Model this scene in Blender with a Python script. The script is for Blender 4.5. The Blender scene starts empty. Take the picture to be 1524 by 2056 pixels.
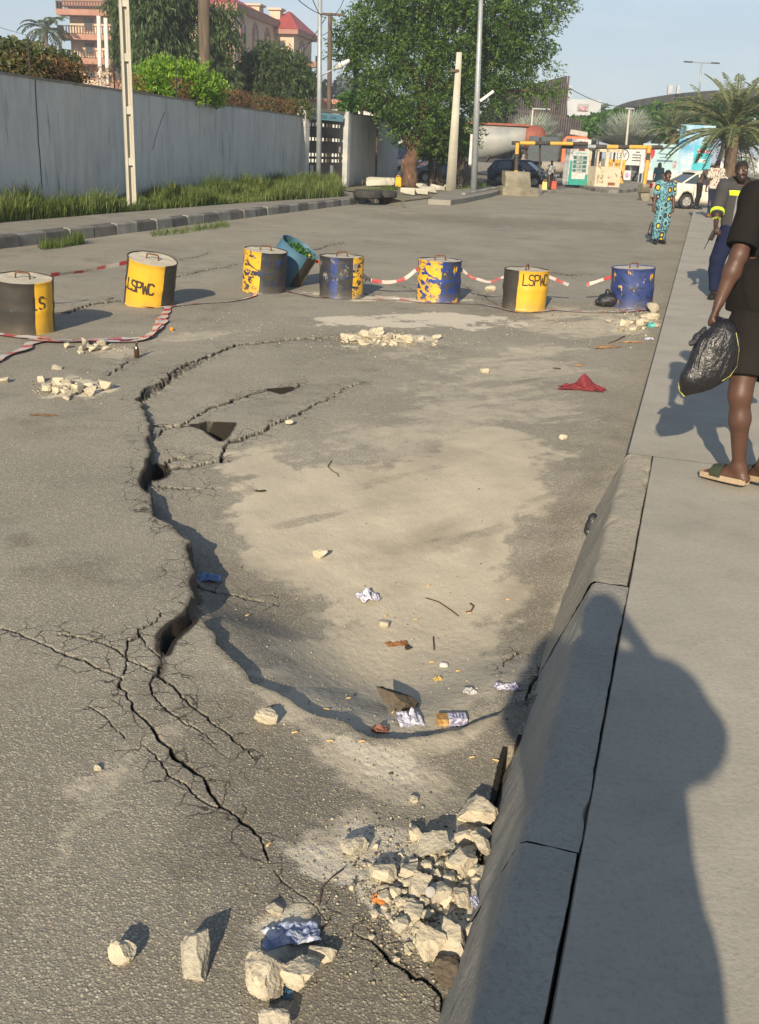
import bpy, bmesh, math, random
import numpy as np
from mathutils import Vector, Matrix, Euler, noise as mnoise
random.seed(7)
sc = bpy.context.scene
COL = sc.collection
R_ = math.radians

# ------------------------------------------------------------------ camera
F = 2000.; CX = 762.; CY = 1028.; H = 1.62; ROLL = 0.047
PITCH = math.atan((CY - 295.) / F * math.cos(ROLL))
fw = np.array([0, math.cos(PITCH), -math.sin(PITCH)]); r0 = np.array([1., 0, 0]); u0 = np.cross(r0, fw)
cr, sr = math.cos(ROLL), math.sin(ROLL)
RV = cr * r0 + sr * u0; UV = -sr * r0 + cr * u0
def pix(u, v, z=0.):
    d = fw + RV * (u - CX) / F + UV * (CY - v) / F
    t = (z - H) / d[2]; p = d * t
    return np.array([p[0], p[1], z])
def pixY(u, v, Y):
    d = fw + RV * (u - CX) / F + UV * (CY - v) / F
    p = d * (Y / d[1]); p[2] += H
    return p
cd = bpy.data.cameras.new('camera'); cam = bpy.data.objects.new('camera', cd); COL.objects.link(cam)
M = Matrix(((RV[0], UV[0], -fw[0], 0), (RV[1], UV[1], -fw[1], 0), (RV[2], UV[2], -fw[2], H), (0, 0, 0, 1)))
cam.matrix_world = M
cd.sensor_fit = 'VERTICAL'; cd.sensor_height = 36.; cd.lens = F / 2056. * 36.
cd.clip_start = 0.05; cd.clip_end = 6000
sc.camera = cam

# ------------------------------------------------------------------ world + sun
SUN_EL = 24.; SHADOW_AZ = 12.3            # shadows run towards this azimuth (degrees right of +Y)
w = bpy.data.worlds.new('World'); sc.world = w; w.use_nodes = True
nt = w.node_tree; nt.nodes.clear()
out = nt.nodes.new('ShaderNodeOutputWorld'); bg = nt.nodes.new('ShaderNodeBackground')
sky = nt.nodes.new('ShaderNodeTexSky'); sky.sky_type = 'NISHITA'; sky.sun_disc = False
sky.sun_elevation = R_(SUN_EL); sky.sun_rotation = R_(180 + SHADOW_AZ)
sky.air_density = 1.0; sky.dust_density = .6; sky.ozone_density = 1.6; sky.altitude = 10
tc = nt.nodes.new('ShaderNodeTexCoord'); mp = nt.nodes.new('ShaderNodeMapping')
mp.inputs['Scale'].default_value = (1.6, 1.6, 6.0)
nz = nt.nodes.new('ShaderNodeTexNoise'); nz.inputs['Scale'].default_value = 2.2; nz.inputs['Detail'].default_value = 7; nz.inputs['Roughness'].default_value = .55
rp = nt.nodes.new('ShaderNodeValToRGB'); rp.color_ramp.elements[0].position = .5; rp.color_ramp.elements[1].position = .85
rp.color_ramp.elements[0].color = (0, 0, 0, 1); rp.color_ramp.elements[1].color = (.5, .5, .5, 1)
mx = nt.nodes.new('ShaderNodeMixRGB'); mx.inputs[2].default_value = (8.2, 8.4, 8.6, 1)
L_ = nt.links.new
# pale humid band: the sky of a hazy morning
hz = nt.nodes.new('ShaderNodeMixRGB'); hz.inputs[2].default_value = (4.8, 5.5, 6.4, 1)
sx_ = nt.nodes.new('ShaderNodeSeparateXYZ'); L_(tc.outputs['Generated'], sx_.inputs[0])
hr = nt.nodes.new('ShaderNodeValToRGB'); hr.color_ramp.elements[0].color = (.8, .8, .8, 1); hr.color_ramp.elements[1].color = (.0, .0, .0, 1); hr.color_ramp.elements[1].position = .55
L_(sx_.outputs[2], hr.inputs[0]); L_(hr.outputs[0], hz.inputs[0]); L_(hz.outputs[0], mx.inputs[1])
L_(tc.outputs['Generated'], mp.inputs[0]); L_(mp.outputs[0], nz.inputs['Vector']); L_(nz.outputs[0], rp.inputs[0])
L_(rp.outputs[0], mx.inputs[0]); L_(sky.outputs[0], hz.inputs[1]); L_(mx.outputs[0], bg.inputs[0]); L_(bg.outputs[0], out.inputs[0])
bg.inputs[1].default_value = 0.074
sd = bpy.data.lights.new('sun', 'SUN'); sd.energy = 4.4; sd.angle = R_(.55); sd.color = (1., .85, .64)
so = bpy.data.objects.new('sun', sd); COL.objects.link(so)
a, e = R_(SHADOW_AZ), R_(SUN_EL)
so.rotation_euler = Vector((math.sin(a) * math.cos(e), math.cos(a) * math.cos(e), -math.sin(e))).to_track_quat('-Z', 'Y').to_euler()
so.location = (-20, -40, 30)
sc.view_settings.view_transform = 'Standard'; sc.view_settings.look = 'None'; sc.view_settings.gamma = 1; sc.view_settings.exposure = 0.82

# ------------------------------------------------------------------ helpers
def tag(o, label=None, cat=None, group=None, kind=None):
    if label: o['label'] = label
    if cat: o['category'] = cat
    if group: o['group'] = group
    if kind: o['kind'] = kind
    return o
def empty(name, loc=(0, 0, 0), rz=0, label=None, cat=None, group=None, rx=0, ry=0, s=1):
    o = bpy.data.objects.new(name, None); COL.objects.link(o); o.empty_display_size = .1
    o.location = loc; o.rotation_euler = (rx, ry, rz); o.scale = (s, s, s)
    return tag(o, label, cat, group)
def copy_tree(o, parent=None):
    c = o.copy(); COL.objects.link(c)
    if parent: c.parent = parent
    for ch in list(o.children): copy_tree(ch, c)
    return c
def mesh_obj(name, verts, faces, mat, parent=None, smooth=False, mi=None, uv=None):
    me = bpy.data.meshes.new(name)
    me.from_pydata([tuple(map(float, v)) for v in verts], [], [tuple(map(int, f)) for f in faces])
    mats = mat if isinstance(mat, (list, tuple)) else [mat]
    for m in mats: me.materials.append(m)
    if mi is not None: me.polygons.foreach_set('material_index', np.array(mi, dtype=np.int32))
    if smooth: me.polygons.foreach_set('use_smooth', np.ones(len(faces), dtype=bool))
    me.update()
    o = bpy.data.objects.new(name, me); COL.objects.link(o)
    if parent: o.parent = parent
    return o
def np_obj(name, V, Q, mat, parent=None, smooth=False, attrs=None, mi=None):
    """fast mesh from numpy: V (n,3), Q (m,3|4)"""
    V = np.asarray(V, np.float32); Q = np.asarray(Q, np.int32); k = Q.shape[1]
    me = bpy.data.meshes.new(name)
    me.vertices.add(len(V)); me.vertices.foreach_set('co', V.ravel())
    me.loops.add(Q.size); me.loops.foreach_set('vertex_index', Q.ravel())
    me.polygons.add(len(Q)); me.polygons.foreach_set('loop_start', np.arange(0, Q.size, k, dtype=np.int32))
    try: me.polygons.foreach_set('loop_total', np.full(len(Q), k, dtype=np.int32))
    except Exception: pass
    if smooth: me.polygons.foreach_set('use_smooth', np.ones(len(Q), dtype=bool))
    for m in (mat if isinstance(mat, (list, tuple)) else [mat]): me.materials.append(m)
    if mi is not None: me.polygons.foreach_set('material_index', np.asarray(mi, dtype=np.int32))
    for kk, a in (attrs or {}).items():
        at = me.attributes.new(kk, 'FLOAT', 'POINT'); at.data.foreach_set('value', np.asarray(a, np.float32).ravel())
    me.update(calc_edges=True); me.validate()
    o = bpy.data.objects.new(name, me); COL.objects.link(o)
    if parent: o.parent = parent
    return o

class MB:
    def __init__(s): s.v = []; s.f = []; s.m = []
    def add(s, vs, fs, m=0):
        n = len(s.v); s.v += [tuple(v) for v in vs]; s.f += [tuple(i + n for i in f) for f in fs]; s.m += [m] * len(fs); return s
    def box(s, c, d, rz=0, rx=0, ry=0, m=0, taper=1.):
        x, y, z = [k / 2 for k in d]; R = Euler((rx, ry, rz)).to_matrix(); c = Vector(c); vs = []
        for sz in (-1, 1):
            t = taper if sz > 0 else 1
            for sx, sy in ((-1, -1), (1, -1), (1, 1), (-1, 1)): vs.append(c + R @ Vector((sx * x * t, sy * y * t, sz * z)))
        return s.add(vs, [(3, 2, 1, 0), (4, 5, 6, 7), (0, 1, 5, 4), (1, 2, 6, 5), (2, 3, 7, 6), (3, 0, 4, 7)], m)
    def tube(s, pts, r, n=10, m=0, cap=True):
        pts = [Vector(p) for p in pts]; rs = r if isinstance(r, (list, tuple)) else [r] * len(pts)
        vs = []; fs = []; prev = None
        for i, p in enumerate(pts):
            t = (pts[min(i + 1, len(pts) - 1)] - pts[max(i - 1, 0)])
            if t.length < 1e-9: t = Vector((0, 0, 1))
            t.normalize()
            if prev is None: a = t.orthogonal().normalized()
            else:
                a = prev - t * prev.dot(t)
                a = a.normalized() if a.length > 1e-6 else t.orthogonal().normalized()
            prev = a; b = t.cross(a)
            for k in range(n):
                th = 2 * math.pi * k / n; vs.append(p + (a * math.cos(th) + b * math.sin(th)) * rs[i])
        for i in range(len(pts) - 1):
            for k in range(n):
                k2 = (k + 1) % n; fs.append((i * n + k, i * n + k2, (i + 1) * n + k2, (i + 1) * n + k))
        if cap: fs.append(tuple(range(n - 1, -1, -1))); fs.append(tuple((len(pts) - 1) * n + k for k in range(n)))
        return s.add(vs, fs, m)
    def prism(s, poly, z0, z1, m=0):   # poly list of (x,y) ccw
        n = len(poly); vs = [(x, y, z0) for x, y in poly] + [(x, y, z1) for x, y in poly]
        fs = [tuple(range(n - 1, -1, -1)), tuple(range(n, 2 * n))] + [(i, (i + 1) % n, n + (i + 1) % n, n + i) for i in range(n)]
        return s.add(vs, fs, m)
    def lathe(s, prof, c=(0, 0, 0), n=24, m=0, axis='z'):
        vs = []; fs = []; k = len(prof)
        for i in range(n):
            a = 2 * math.pi * i / n
            for r, z in prof:
                if axis == 'z': vs.append((c[0] + r * math.cos(a), c[1] + r * math.sin(a), c[2] + z))
                elif axis == 'y': vs.append((c[0] + r * math.cos(a), c[1] + z, c[2] + r * math.sin(a)))
                else: vs.append((c[0] + z, c[1] + r * math.cos(a), c[2] + r * math.sin(a)))
        for i in range(n):
            j = (i + 1) % n
            for q in range(k - 1): fs.append((i * k + q, j * k + q, j * k + q + 1, i * k + q + 1))
        return s.add(vs, fs, m)
    def quad(s, a, b, c, d, m=0): return s.add([a, b, c, d], [(0, 1, 2, 3)], m)
    def build(s, name, mat, parent=None, smooth=False, bevel=0):
        o = mesh_obj(name, s.v, s.f, mat, parent, smooth, s.m if isinstance(mat, (list, tuple)) else None)
        if bevel:
            b = o.modifiers.new('bevel', 'BEVEL'); b.width = bevel; b.segments = 2; b.limit_method = 'ANGLE'; b.angle_limit = R_(40)
        return o
def autosmooth(o, ang=40):
    me = o.data; me.polygons.foreach_set('use_smooth', np.ones(len(me.polygons), dtype=bool))
    try: me.set_sharp_from_angle(angle=R_(ang))
    except Exception: pass
    return o

# ---- materials
def newmat(name):
    m = bpy.data.materials.new(name); m.use_nodes = True; n = m.node_tree; b = n.nodes['Principled BSDF']; return m, n, b
def N(n, t, **kw):
    x = n.nodes.new(t)
    for k, v in kw.items():
        if k in x.inputs: x.inputs[k].default_value = v
        else: setattr(x, k, v)
    return x
def col4(c): return (c[0], c[1], c[2], 1)
def ramp(n, src, stops):
    r = n.nodes.new('ShaderNodeValToRGB'); els = r.color_ramp.elements
    while len(els) < len(stops): els.new(.5)
    for e_, (p, c) in zip(els, stops): e_.position = p; e_.color = col4(c) if not isinstance(c, (int, float)) else (c, c, c, 1)
    n.links.new(src, r.inputs[0]); return r.outputs[0]
def mixc(n, fac, a, b, typ='MIX'):
    x = n.nodes.new('ShaderNodeMixRGB'); x.blend_type = typ
    for i, q in ((0, fac), (1, a), (2, b)):
        if hasattr(q, 'is_linked') or hasattr(q, 'links'): n.links.new(q, x.inputs[i])
        elif isinstance(q, (int, float)): x.inputs[i].default_value = q if i == 0 else (q, q, q, 1)
        else: x.inputs[i].default_value = col4(q)
    return x.outputs[0]
def math_(n, op, a, b=0., clamp=False):
    x = n.nodes.new('ShaderNodeMath'); x.operation = op; x.use_clamp = clamp
    for i, q in ((0, a), (1, b)):
        if isinstance(q, (int, float)): x.inputs[i].default_value = q
        else: n.links.new(q, x.inputs[i])
    return x.outputs[0]
def coords(n, kind='Object', scale=(1, 1, 1), rot=(0, 0, 0)):
    t = n.nodes.new('ShaderNodeTexCoord'); m = n.nodes.new('ShaderNodeMapping'); m.inputs['Scale'].default_value = scale; m.inputs['Rotation'].default_value = rot
    n.links.new(t.outputs[kind], m.inputs[0]); return m.outputs[0]
def noise_(n, vec, scale, detail=4, rough=.55, dist=0.):
    x = N(n, 'ShaderNodeTexNoise', Scale=scale, Detail=detail, Roughness=rough, Distortion=dist); n.links.new(vec, x.inputs['Vector']); return x.outputs[0]
def voro(n, vec, scale, feature='F1', out='Distance', rand=1.):
    x = n.nodes.new('ShaderNodeTexVoronoi'); x.feature = feature; x.inputs['Scale'].default_value = scale; x.inputs['Randomness'].default_value = rand
    n.links.new(vec, x.inputs['Vector']); return x.outputs[out]
def bump(n, b, h, strength=.5, dist=.01):
    x = N(n, 'ShaderNodeBump', Strength=strength, Distance=dist); n.links.new(h, x.inputs['Height']); n.links.new(x.outputs[0], b.inputs['Normal']); return x
_MC = {}
def pm(name, c, c2=None, scale=6., rough=.7, bumps=0., bscale=40., metal=0., spec=.4, stretch=(1, 1, 1), lo=.35, hi=.65, extra=None, detail=5):
    """generic procedural material: two tones mixed by noise, fine bump"""
    if name in _MC: return _MC[name]
    m, n, b = newmat(name); v = coords(n, 'Object', stretch)
    c2 = c2 or tuple(x * .72 for x in c)
    f = ramp(n, noise_(n, v, scale, detail), [(lo, 0.), (hi, 1.)])
    cc = mixc(n, f, c, c2)
    if extra:   # (color, scale, threshold)
        ec, es, et = extra; g = ramp(n, noise_(n, v, es, 6, .65), [(et, 0.), (et + .04, 1.)]); cc = mixc(n, g, cc, ec)
    n.links.new(cc, b.inputs['Base Color'])
    b.inputs['Roughness'].default_value = rough; b.inputs['Metallic'].default_value = metal; b.inputs['Specular IOR Level'].default_value = spec
    if bumps: bump(n, b, noise_(n, v, bscale, 4), bumps, .01)
    _MC[name] = m; return m
# ================================================================== GROUND
ZR = -.28
KA = R_(16.3)                                   # kerb azimuth
KD = np.array([math.sin(KA), math.cos(KA)]); KN = np.array([-math.cos(KA), math.sin(KA)])   # along, towards road
K0 = np.array([.257, 1.60])                      # a point of the kerb's top road edge
def kerb_pt(Y, off=0., z=0.):
    t = (Y - K0[1]) / KD[1]; p = K0 + KD * t + KN * off; return np.array([p[0], p[1], z])
def kerb_dist(X, Y): return (X - K0[0]) * KN[0] + (Y - K0[1]) * KN[1]     # >0 on the road side

def polyw(pts, z): return np.array([pix(u, v, z)[:2] for u, v in pts])
def seg_dist(X, Y, P, Q):
    d = Q - P; L2 = (d * d).sum() + 1e-12
    t = np.clip(((X - P[0]) * d[0] + (Y - P[1]) * d[1]) / L2, 0, 1)
    return np.hypot(X - P[0] - t * d[0], Y - P[1] - t * d[1]), t
def line_dist(X, Y, poly):
    D = np.full(X.shape, 9e9); T = np.zeros(X.shape); n = len(poly) - 1
    for i in range(n):
        d, t = seg_dist(X, Y, poly[i], poly[i + 1]); m = d < D; D[m] = d[m]; T[m] = (i + t[m]) / n
    return D, T
def inpoly(X, Y, poly):
    ins = np.zeros(X.shape, bool); n = len(poly); j = n - 1
    for i in range(n):
        xi, yi = poly[i]; xj, yj = poly[j]
        c = ((yi > Y) != (yj > Y)) & (X < (xj - xi) * (Y - yi) / (yj - yi + 1e-12) + xi); ins ^= c; j = i
    return ins
def sstep(a, b, x): t = np.clip((x - a) / (b - a), 0, 1); return t * t * (3 - 2 * t)
# value noise on arrays
def _hash(ix, iy, s):
    h = (ix * 374761393 + iy * 668265263 + s * 1442695041) & 0xffffffff
    h = ((h ^ (h >> 13)) * 1274126177) & 0xffffffff
    return ((h ^ (h >> 16)) & 0xffff) / 65535.
def vnoise(X, Y, f, s=0):
    x = X * f; y = Y * f; ix = np.floor(x).astype(np.int64); iy = np.floor(y).astype(np.int64); fx = x - ix; fy = y - iy
    fx = fx * fx * (3 - 2 * fx); fy = fy * fy * (3 - 2 * fy)
    a = _hash(ix, iy, s); b = _hash(ix + 1, iy, s); c = _hash(ix, iy + 1, s); d = _hash(ix + 1, iy + 1, s)
    return (a * (1 - fx) + b * fx) * (1 - fy) + (c * (1 - fx) + d * fx) * fy - .5
def fbm(X, Y, f, o=4, s=0):
    r = 0.; a = 1.
    for i in range(o): r = r + a * vnoise(X, Y, f, s + i * 17); f = f * 2.03; a *= .5
    return r

ESC = [(395,728),(362,743),(341,757),(321,774),(297,784),(280,800),(290,824),(300,846),(300,880),(305,905),(297,935),(281,968),(298,983),(306,1008),(316,1030),(348,1050),(383,1085),(381,1110),(393,1140),(385,1165),(389,1190),(379,1215),(372,1238),(346,1260),(330,1278),(327,1310),(316,1338),(312,1350)]
LIP = [(346,1260),(372,1268),(408,1272),(425,1296),(447,1330),(478,1358),(515,1392),(560,1406),(600,1424),(650,1444),(700,1453),(745,1472),(790,1470),(850,1464),(890,1454),(940,1438),(1000,1418),(1040,1400),(1085,1380)]
escw = polyw(ESC, -.28)
lipw = polyw(LIP, -.36)
# closed region of the sunken bowl
bowl_poly = np.vstack([escw[::-1][4:], np.array([[-1.2, 10.5], [2.2, 10.5]]), np.array([kerb_pt(9.5, -.3)[:2], kerb_pt(5, -.3)[:2], kerb_pt(2.9, -.3)[:2]]), lipw[::-1][:-1]])

CRACKS = [ # (points, start width, mid width, end width (source px), depth m)
 ([(276,806),(297,784),(321,774),(341,757),(362,743),(386,731),(416,719),(444,709),(478,695),(520,692),(572,686),(644,682),(683,680)],5,6,3,.07),
 ([(321,864),(329,854),(370,845),(386,835),(401,825),(417,815),(449,806),(476,795),(516,784),(543,778),(565,779),(587,775),(606,763)],4,6,3,.07),
 ([(300,845),(340,850),(382,849),(401,850),(413,852)],3,4,4,.06),
 ([(445,908),(449,890),(460,878),(484,874),(508,864),(531,856),(551,845),(575,833),(602,823),(634,805),(673,788),(693,776),(732,764)],5,5,2,.05),
 ([(310,928),(336,925),(334,912),(344,906),(370,904)],10,7,3,.07),
 ([(336,922),(374,919),(390,917),(413,912),(433,908)],5,4,3,.05),
 ([(311,953),(366,957),(429,953)],2,2,1,.03),
 ([(392,1118),(413,1124),(453,1126),(516,1128),(560,1132)],4,3,1,.03),
 ([(-20,1268),(34,1280),(76,1297),(101,1310),(126,1320),(160,1332),(189,1345),(218,1359),(244,1371)],2,3,4,.03),
 ([(244,1371),(244,1391),(256,1406),(269,1431),(294,1454),(311,1475),(332,1499),(344,1504),(357,1527),(382,1540),(407,1559),(420,1580),(441,1618),(475,1633),(500,1654),(525,1675),(531,1700),(540,1723)],4,10,3,.07),
 ([(323,1238),(311,1257),(279,1273),(281,1286),(256,1294),(252,1322),(256,1334),(248,1360)],2,4,2,.03),
 ([(281,1286),(300,1309),(321,1326)],3,2,2,.03),
 ([(118,1282),(168,1290),(202,1301),(239,1315),(256,1334),(290,1345),(309,1355)],1.5,3,2,.03),
 ([(323,1343),(313,1360),(336,1374),(361,1393),(378,1416),(403,1429),(420,1448),(445,1458),(475,1481),(512,1515)],8,4,1.5,.05),
 ([(313,1360),(302,1376),(304,1393),(317,1410),(336,1429),(365,1450),(403,1465),(437,1490)],4,3,1,.04),
 ([(181,1427),(210,1444),(231,1469),(252,1490)],1.5,2,1,.03),
 ([(290,1504),(323,1534),(340,1561),(378,1584),(416,1614),(441,1620)],1.5,4,2,.04),
 ([(70,640),(113,635),(140,632),(157,624),(184,615),(205,612),(239,608),(259,606)],6,5,3,.08),
 ([(345,560),(386,552),(410,545),(440,540),(478,533)],1.5,2,1.5,.05),
 ([(614,502),(637,502),(657,494),(690,488)],2,2.5,1.5,.05),
 ([(716,1872),(730,1880),(744,1884),(763,1900),(775,1909),(785,1925),(810,1937),(829,1956),(854,1953),(870,1969),(892,1991),(897,2060)],4,14,12,.12),
 ([(550,1745),(590,1783),(615,1800),(640,1822),(655,1845),(640,1868)],1,1.5,1,.02),
 ([(1053,1210),(1029,1230),(1017,1250)],4,3,2,.03),
 ([(1135,1195),(1110,1225),(1096,1265),(1084,1297),(1068,1324),(1062,1352)],3,7,4,.04),
 ([(218,757),(246,740),(262,728)],3,4,2,.04),
 ([(345,525),(400,517),(420,508)],1,2,1,.03),
 ([(230,600),(215,606)],3,3,2,.03),
 ([(640,565),(700,590),(760,598)],1,2,1,.03),
 ([(800,575),(850,590)],1,1.5,1,.03),
 ([(900,560),(960,590),(1000,615)],1,2,1,.03),
 ([(1080,545),(1140,555),(1190,552)],1,2,1,.03),
 ([(0,665),(40,650),(80,640)],1,2,2,.03),
]
HOLES = [([(382,849),(401,848),(413,845),(437,846),(468,847),(462,858),(456,867),(443,876),(429,870),(413,860),(397,853)], .7),
         ([(540,777),(560,775),(590,773),(582,779),(566,785),(552,782)], .22),
         ([(298,925),(312,915),(330,918),(334,930),(318,940),(296,948),(285,968),(297,940)], .20),
         ([(345,1262),(365,1245),(385,1228),(398,1232),(378,1262),(350,1290),(334,1318),(326,1312),(330,1280)], .30)]
def ground(X, Y):
    """height, plus masks, of the whole street surface"""
    Z = np.full(X.shape, ZR); kd = kerb_dist(X, Y)
    # broad undulation of worn asphalt
    near = np.exp(-((X) ** 2 + (Y - 8) ** 2) / 400.)
    Z += .03 * fbm(X, Y, .35, 3, 3) * near
    jx = fbm(X, Y, 9., 3, 5) * .035; jy = fbm(X, Y, 9., 3, 9) * .035
    hard = np.full(X.shape, 0.)
    # near side sags towards the bowl and the kerb
    g1 = np.exp(-(((X - .25) / .75) ** 2 + ((Y - 3.0) / .8) ** 2)); Z -= .11 * g1
    g2 = np.exp(-(np.clip(kd, 0, 9) / .35) ** 2) * sstep(9., 5., Y) * sstep(1., 2.2, Y); Z -= .05 * g2
    Z += .035 * np.exp(-(((X - .36 - .27 * (Y - 2.35)) / .22) ** 2 + ((Y - 2.3) / .33) ** 2))
    # bowl
    sel = (Y > 2.0) & (Y < 11) & (X > -3.5) & (X < 4)
    x = X[sel]; y = Y[sel]
    zi = -.32 - .29 * np.exp(-(((x - .1 - .1 * (y - 4)) / 1.35) ** 2 + ((y - 3.95) / 1.75) ** 2)) - .03 * np.exp(-(((x + 1.2) / .8) ** 2 + ((y - 6) / 1.5) ** 2))
    zi += .012 * fbm(x, y, 2.2, 4, 31)
    wl = np.exp(-(line_dist(x, y, lipw)[0] / .42) ** 2); zi = zi * (1 - wl) + (Z[sel] - .060) * wl
    # raised slabs around the hole, broken plates along the top left
    zi += .035 * np.exp(-(((x + 1.15) / .35) ** 2 + ((y - 6.9) / .55) ** 2))
    dE, tE = line_dist(x + jx[sel], y + jy[sel], escw); dL, tL = line_dist(x + jx[sel] * .6, y + jy[sel] * .6, lipw)
    ins = inpoly(x + jx[sel] * .8, y + jy[sel] * .8, bowl_poly)
    # edges fade out with the drop
    D = np.minimum(dE, dL); sd_ = np.where(ins, D, -D)
    k = sstep(-.004, .014, sd_)
    far = sstep(7.4, 10.5, y)
    zo = Z[sel]
    z = zo * (1 - k) + (zi * (1 - far) + zo * far) * k
    # crumbling foot below the main scarp
    z += np.where(ins, .03 * np.exp(-(dE / .05) ** 2) * (fbm(x, y, 30, 3, 77) + .25), 0) * (1 - far)
    Z[sel] = z
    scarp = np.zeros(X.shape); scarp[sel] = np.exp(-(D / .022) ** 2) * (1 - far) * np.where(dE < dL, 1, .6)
    # small steps at slab joints
    crack = np.zeros(X.shape); depth = np.zeros(X.shape); web = np.zeros(X.shape); web[sel] = .9 * np.exp(-((dE - .04) / .16) ** 2) * (1 - far) * (~ins)
    for pts, wa, wb, wc, dp in CRACKS:
        P = polyw(pts, -.30)
        # roughen the polyline
        Q = [P[0]]; rr = random.Random(int(abs(P[0][0] * 1000)) + len(pts))
        for i in range(len(P) - 1):
            L = np.linalg.norm(P[i + 1] - P[i]); nn = max(2, int(L / .045)); nn = min(nn, 9); nrm = np.array([-(P[i + 1] - P[i])[1], (P[i + 1] - P[i])[0]]) / (L + 1e-9)
            for q in range(1, nn): Q.append(P[i] + (P[i + 1] - P[i]) * (q / nn) + nrm * rr.uniform(-1, 1) * min(.022, L * .08))
            Q.append(P[i + 1])
        Q = np.array(Q); mg = .2
        s = (X > Q[:, 0].min() - mg) & (X < Q[:, 0].max() + mg) & (Y > Q[:, 1].min() - mg) & (Y < Q[:, 1].max() + mg)
        if not s.any(): continue
        x = X[s]; y = Y[s]; wj = min(.011, .0022 * np.hypot(*Q.mean(0))); Rq = np.hypot(*Q.mean(0)); an = min(1., 1.9 / Rq) ** .8; dq = Q.mean(0) / Rq; rot = np.array([[dq[1], -dq[0]], [dq[0] * an, dq[1] * an]]); xa = x + wj * fbm(x, y, 30, 4, 41) * 1.6; ya = y + wj * fbm(x, y, 30, 4, 47) * 1.6; Qa = Q @ rot.T; D, T = line_dist(rot[0, 0] * xa + rot[0, 1] * ya, rot[1, 0] * xa + rot[1, 1] * ya, Qa)
        px = np.hypot(x, y) * 1.05 / F      # metres per source pixel
        wpx = np.where(T < .5, wa + (wb - wa) * T * 2, wb + (wc - wb) * (T - .5) * 2) * px
        # world-space width (perspective-corrected once, at the line's mean distance)
        mp_ = np.hypot(*Q.mean(0)) * 1.12 / F; wv = wpx / px * mp_ * (.75 + .9 * np.abs(vnoise(x, y, 14, 5)) * 2)
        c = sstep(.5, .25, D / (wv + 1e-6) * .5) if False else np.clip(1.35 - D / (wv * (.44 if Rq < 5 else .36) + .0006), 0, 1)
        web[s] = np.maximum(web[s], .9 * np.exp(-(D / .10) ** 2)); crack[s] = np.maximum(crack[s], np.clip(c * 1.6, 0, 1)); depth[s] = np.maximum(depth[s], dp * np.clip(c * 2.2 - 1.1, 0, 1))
    for pts, dp in HOLES:
        P = polyw(pts, -.30); s = (X > P[:, 0].min() - .2) & (X < P[:, 0].max() + .2) & (Y > P[:, 1].min() - .2) & (Y < P[:, 1].max() + .2)
        x = X[s] + jx[s] * .4; y = Y[s] + jy[s] * .4; i_ = inpoly(x, y, P); D, _ = line_dist(x, y, np.vstack([P, P[:1]])); sdv = np.where(i_, D, -D)
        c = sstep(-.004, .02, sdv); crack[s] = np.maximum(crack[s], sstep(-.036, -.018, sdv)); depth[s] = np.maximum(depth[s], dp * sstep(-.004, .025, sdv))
    Z -= depth
    tri = np.clip((Y - 2.45) / .6, 0, 1) * (Y < 3.12); sl = (kd < .145 + .04 * tri) & (Y > 2.4) & (Y < 3.2) & (kd > .02)
    Z = np.where(sl, Z - .25, Z); crack = np.where((kd < .165 + .04 * tri) & (Y > 2.4) & (Y < 3.2) & (kd > .02), 1., crack)  # crack mask widened over the slot so its sunlit sides are painted dark
    # speed hump and rougher broken strip farther on
    Z += .07 * np.exp(-((Y - 34 - .35 * (X - 4)) / .9) ** 2) * sstep(0, 1.5, X + .5) * sstep(-.2, .6, kd)
    ground.web = web
    return Z, crack, scarp, kd

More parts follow.
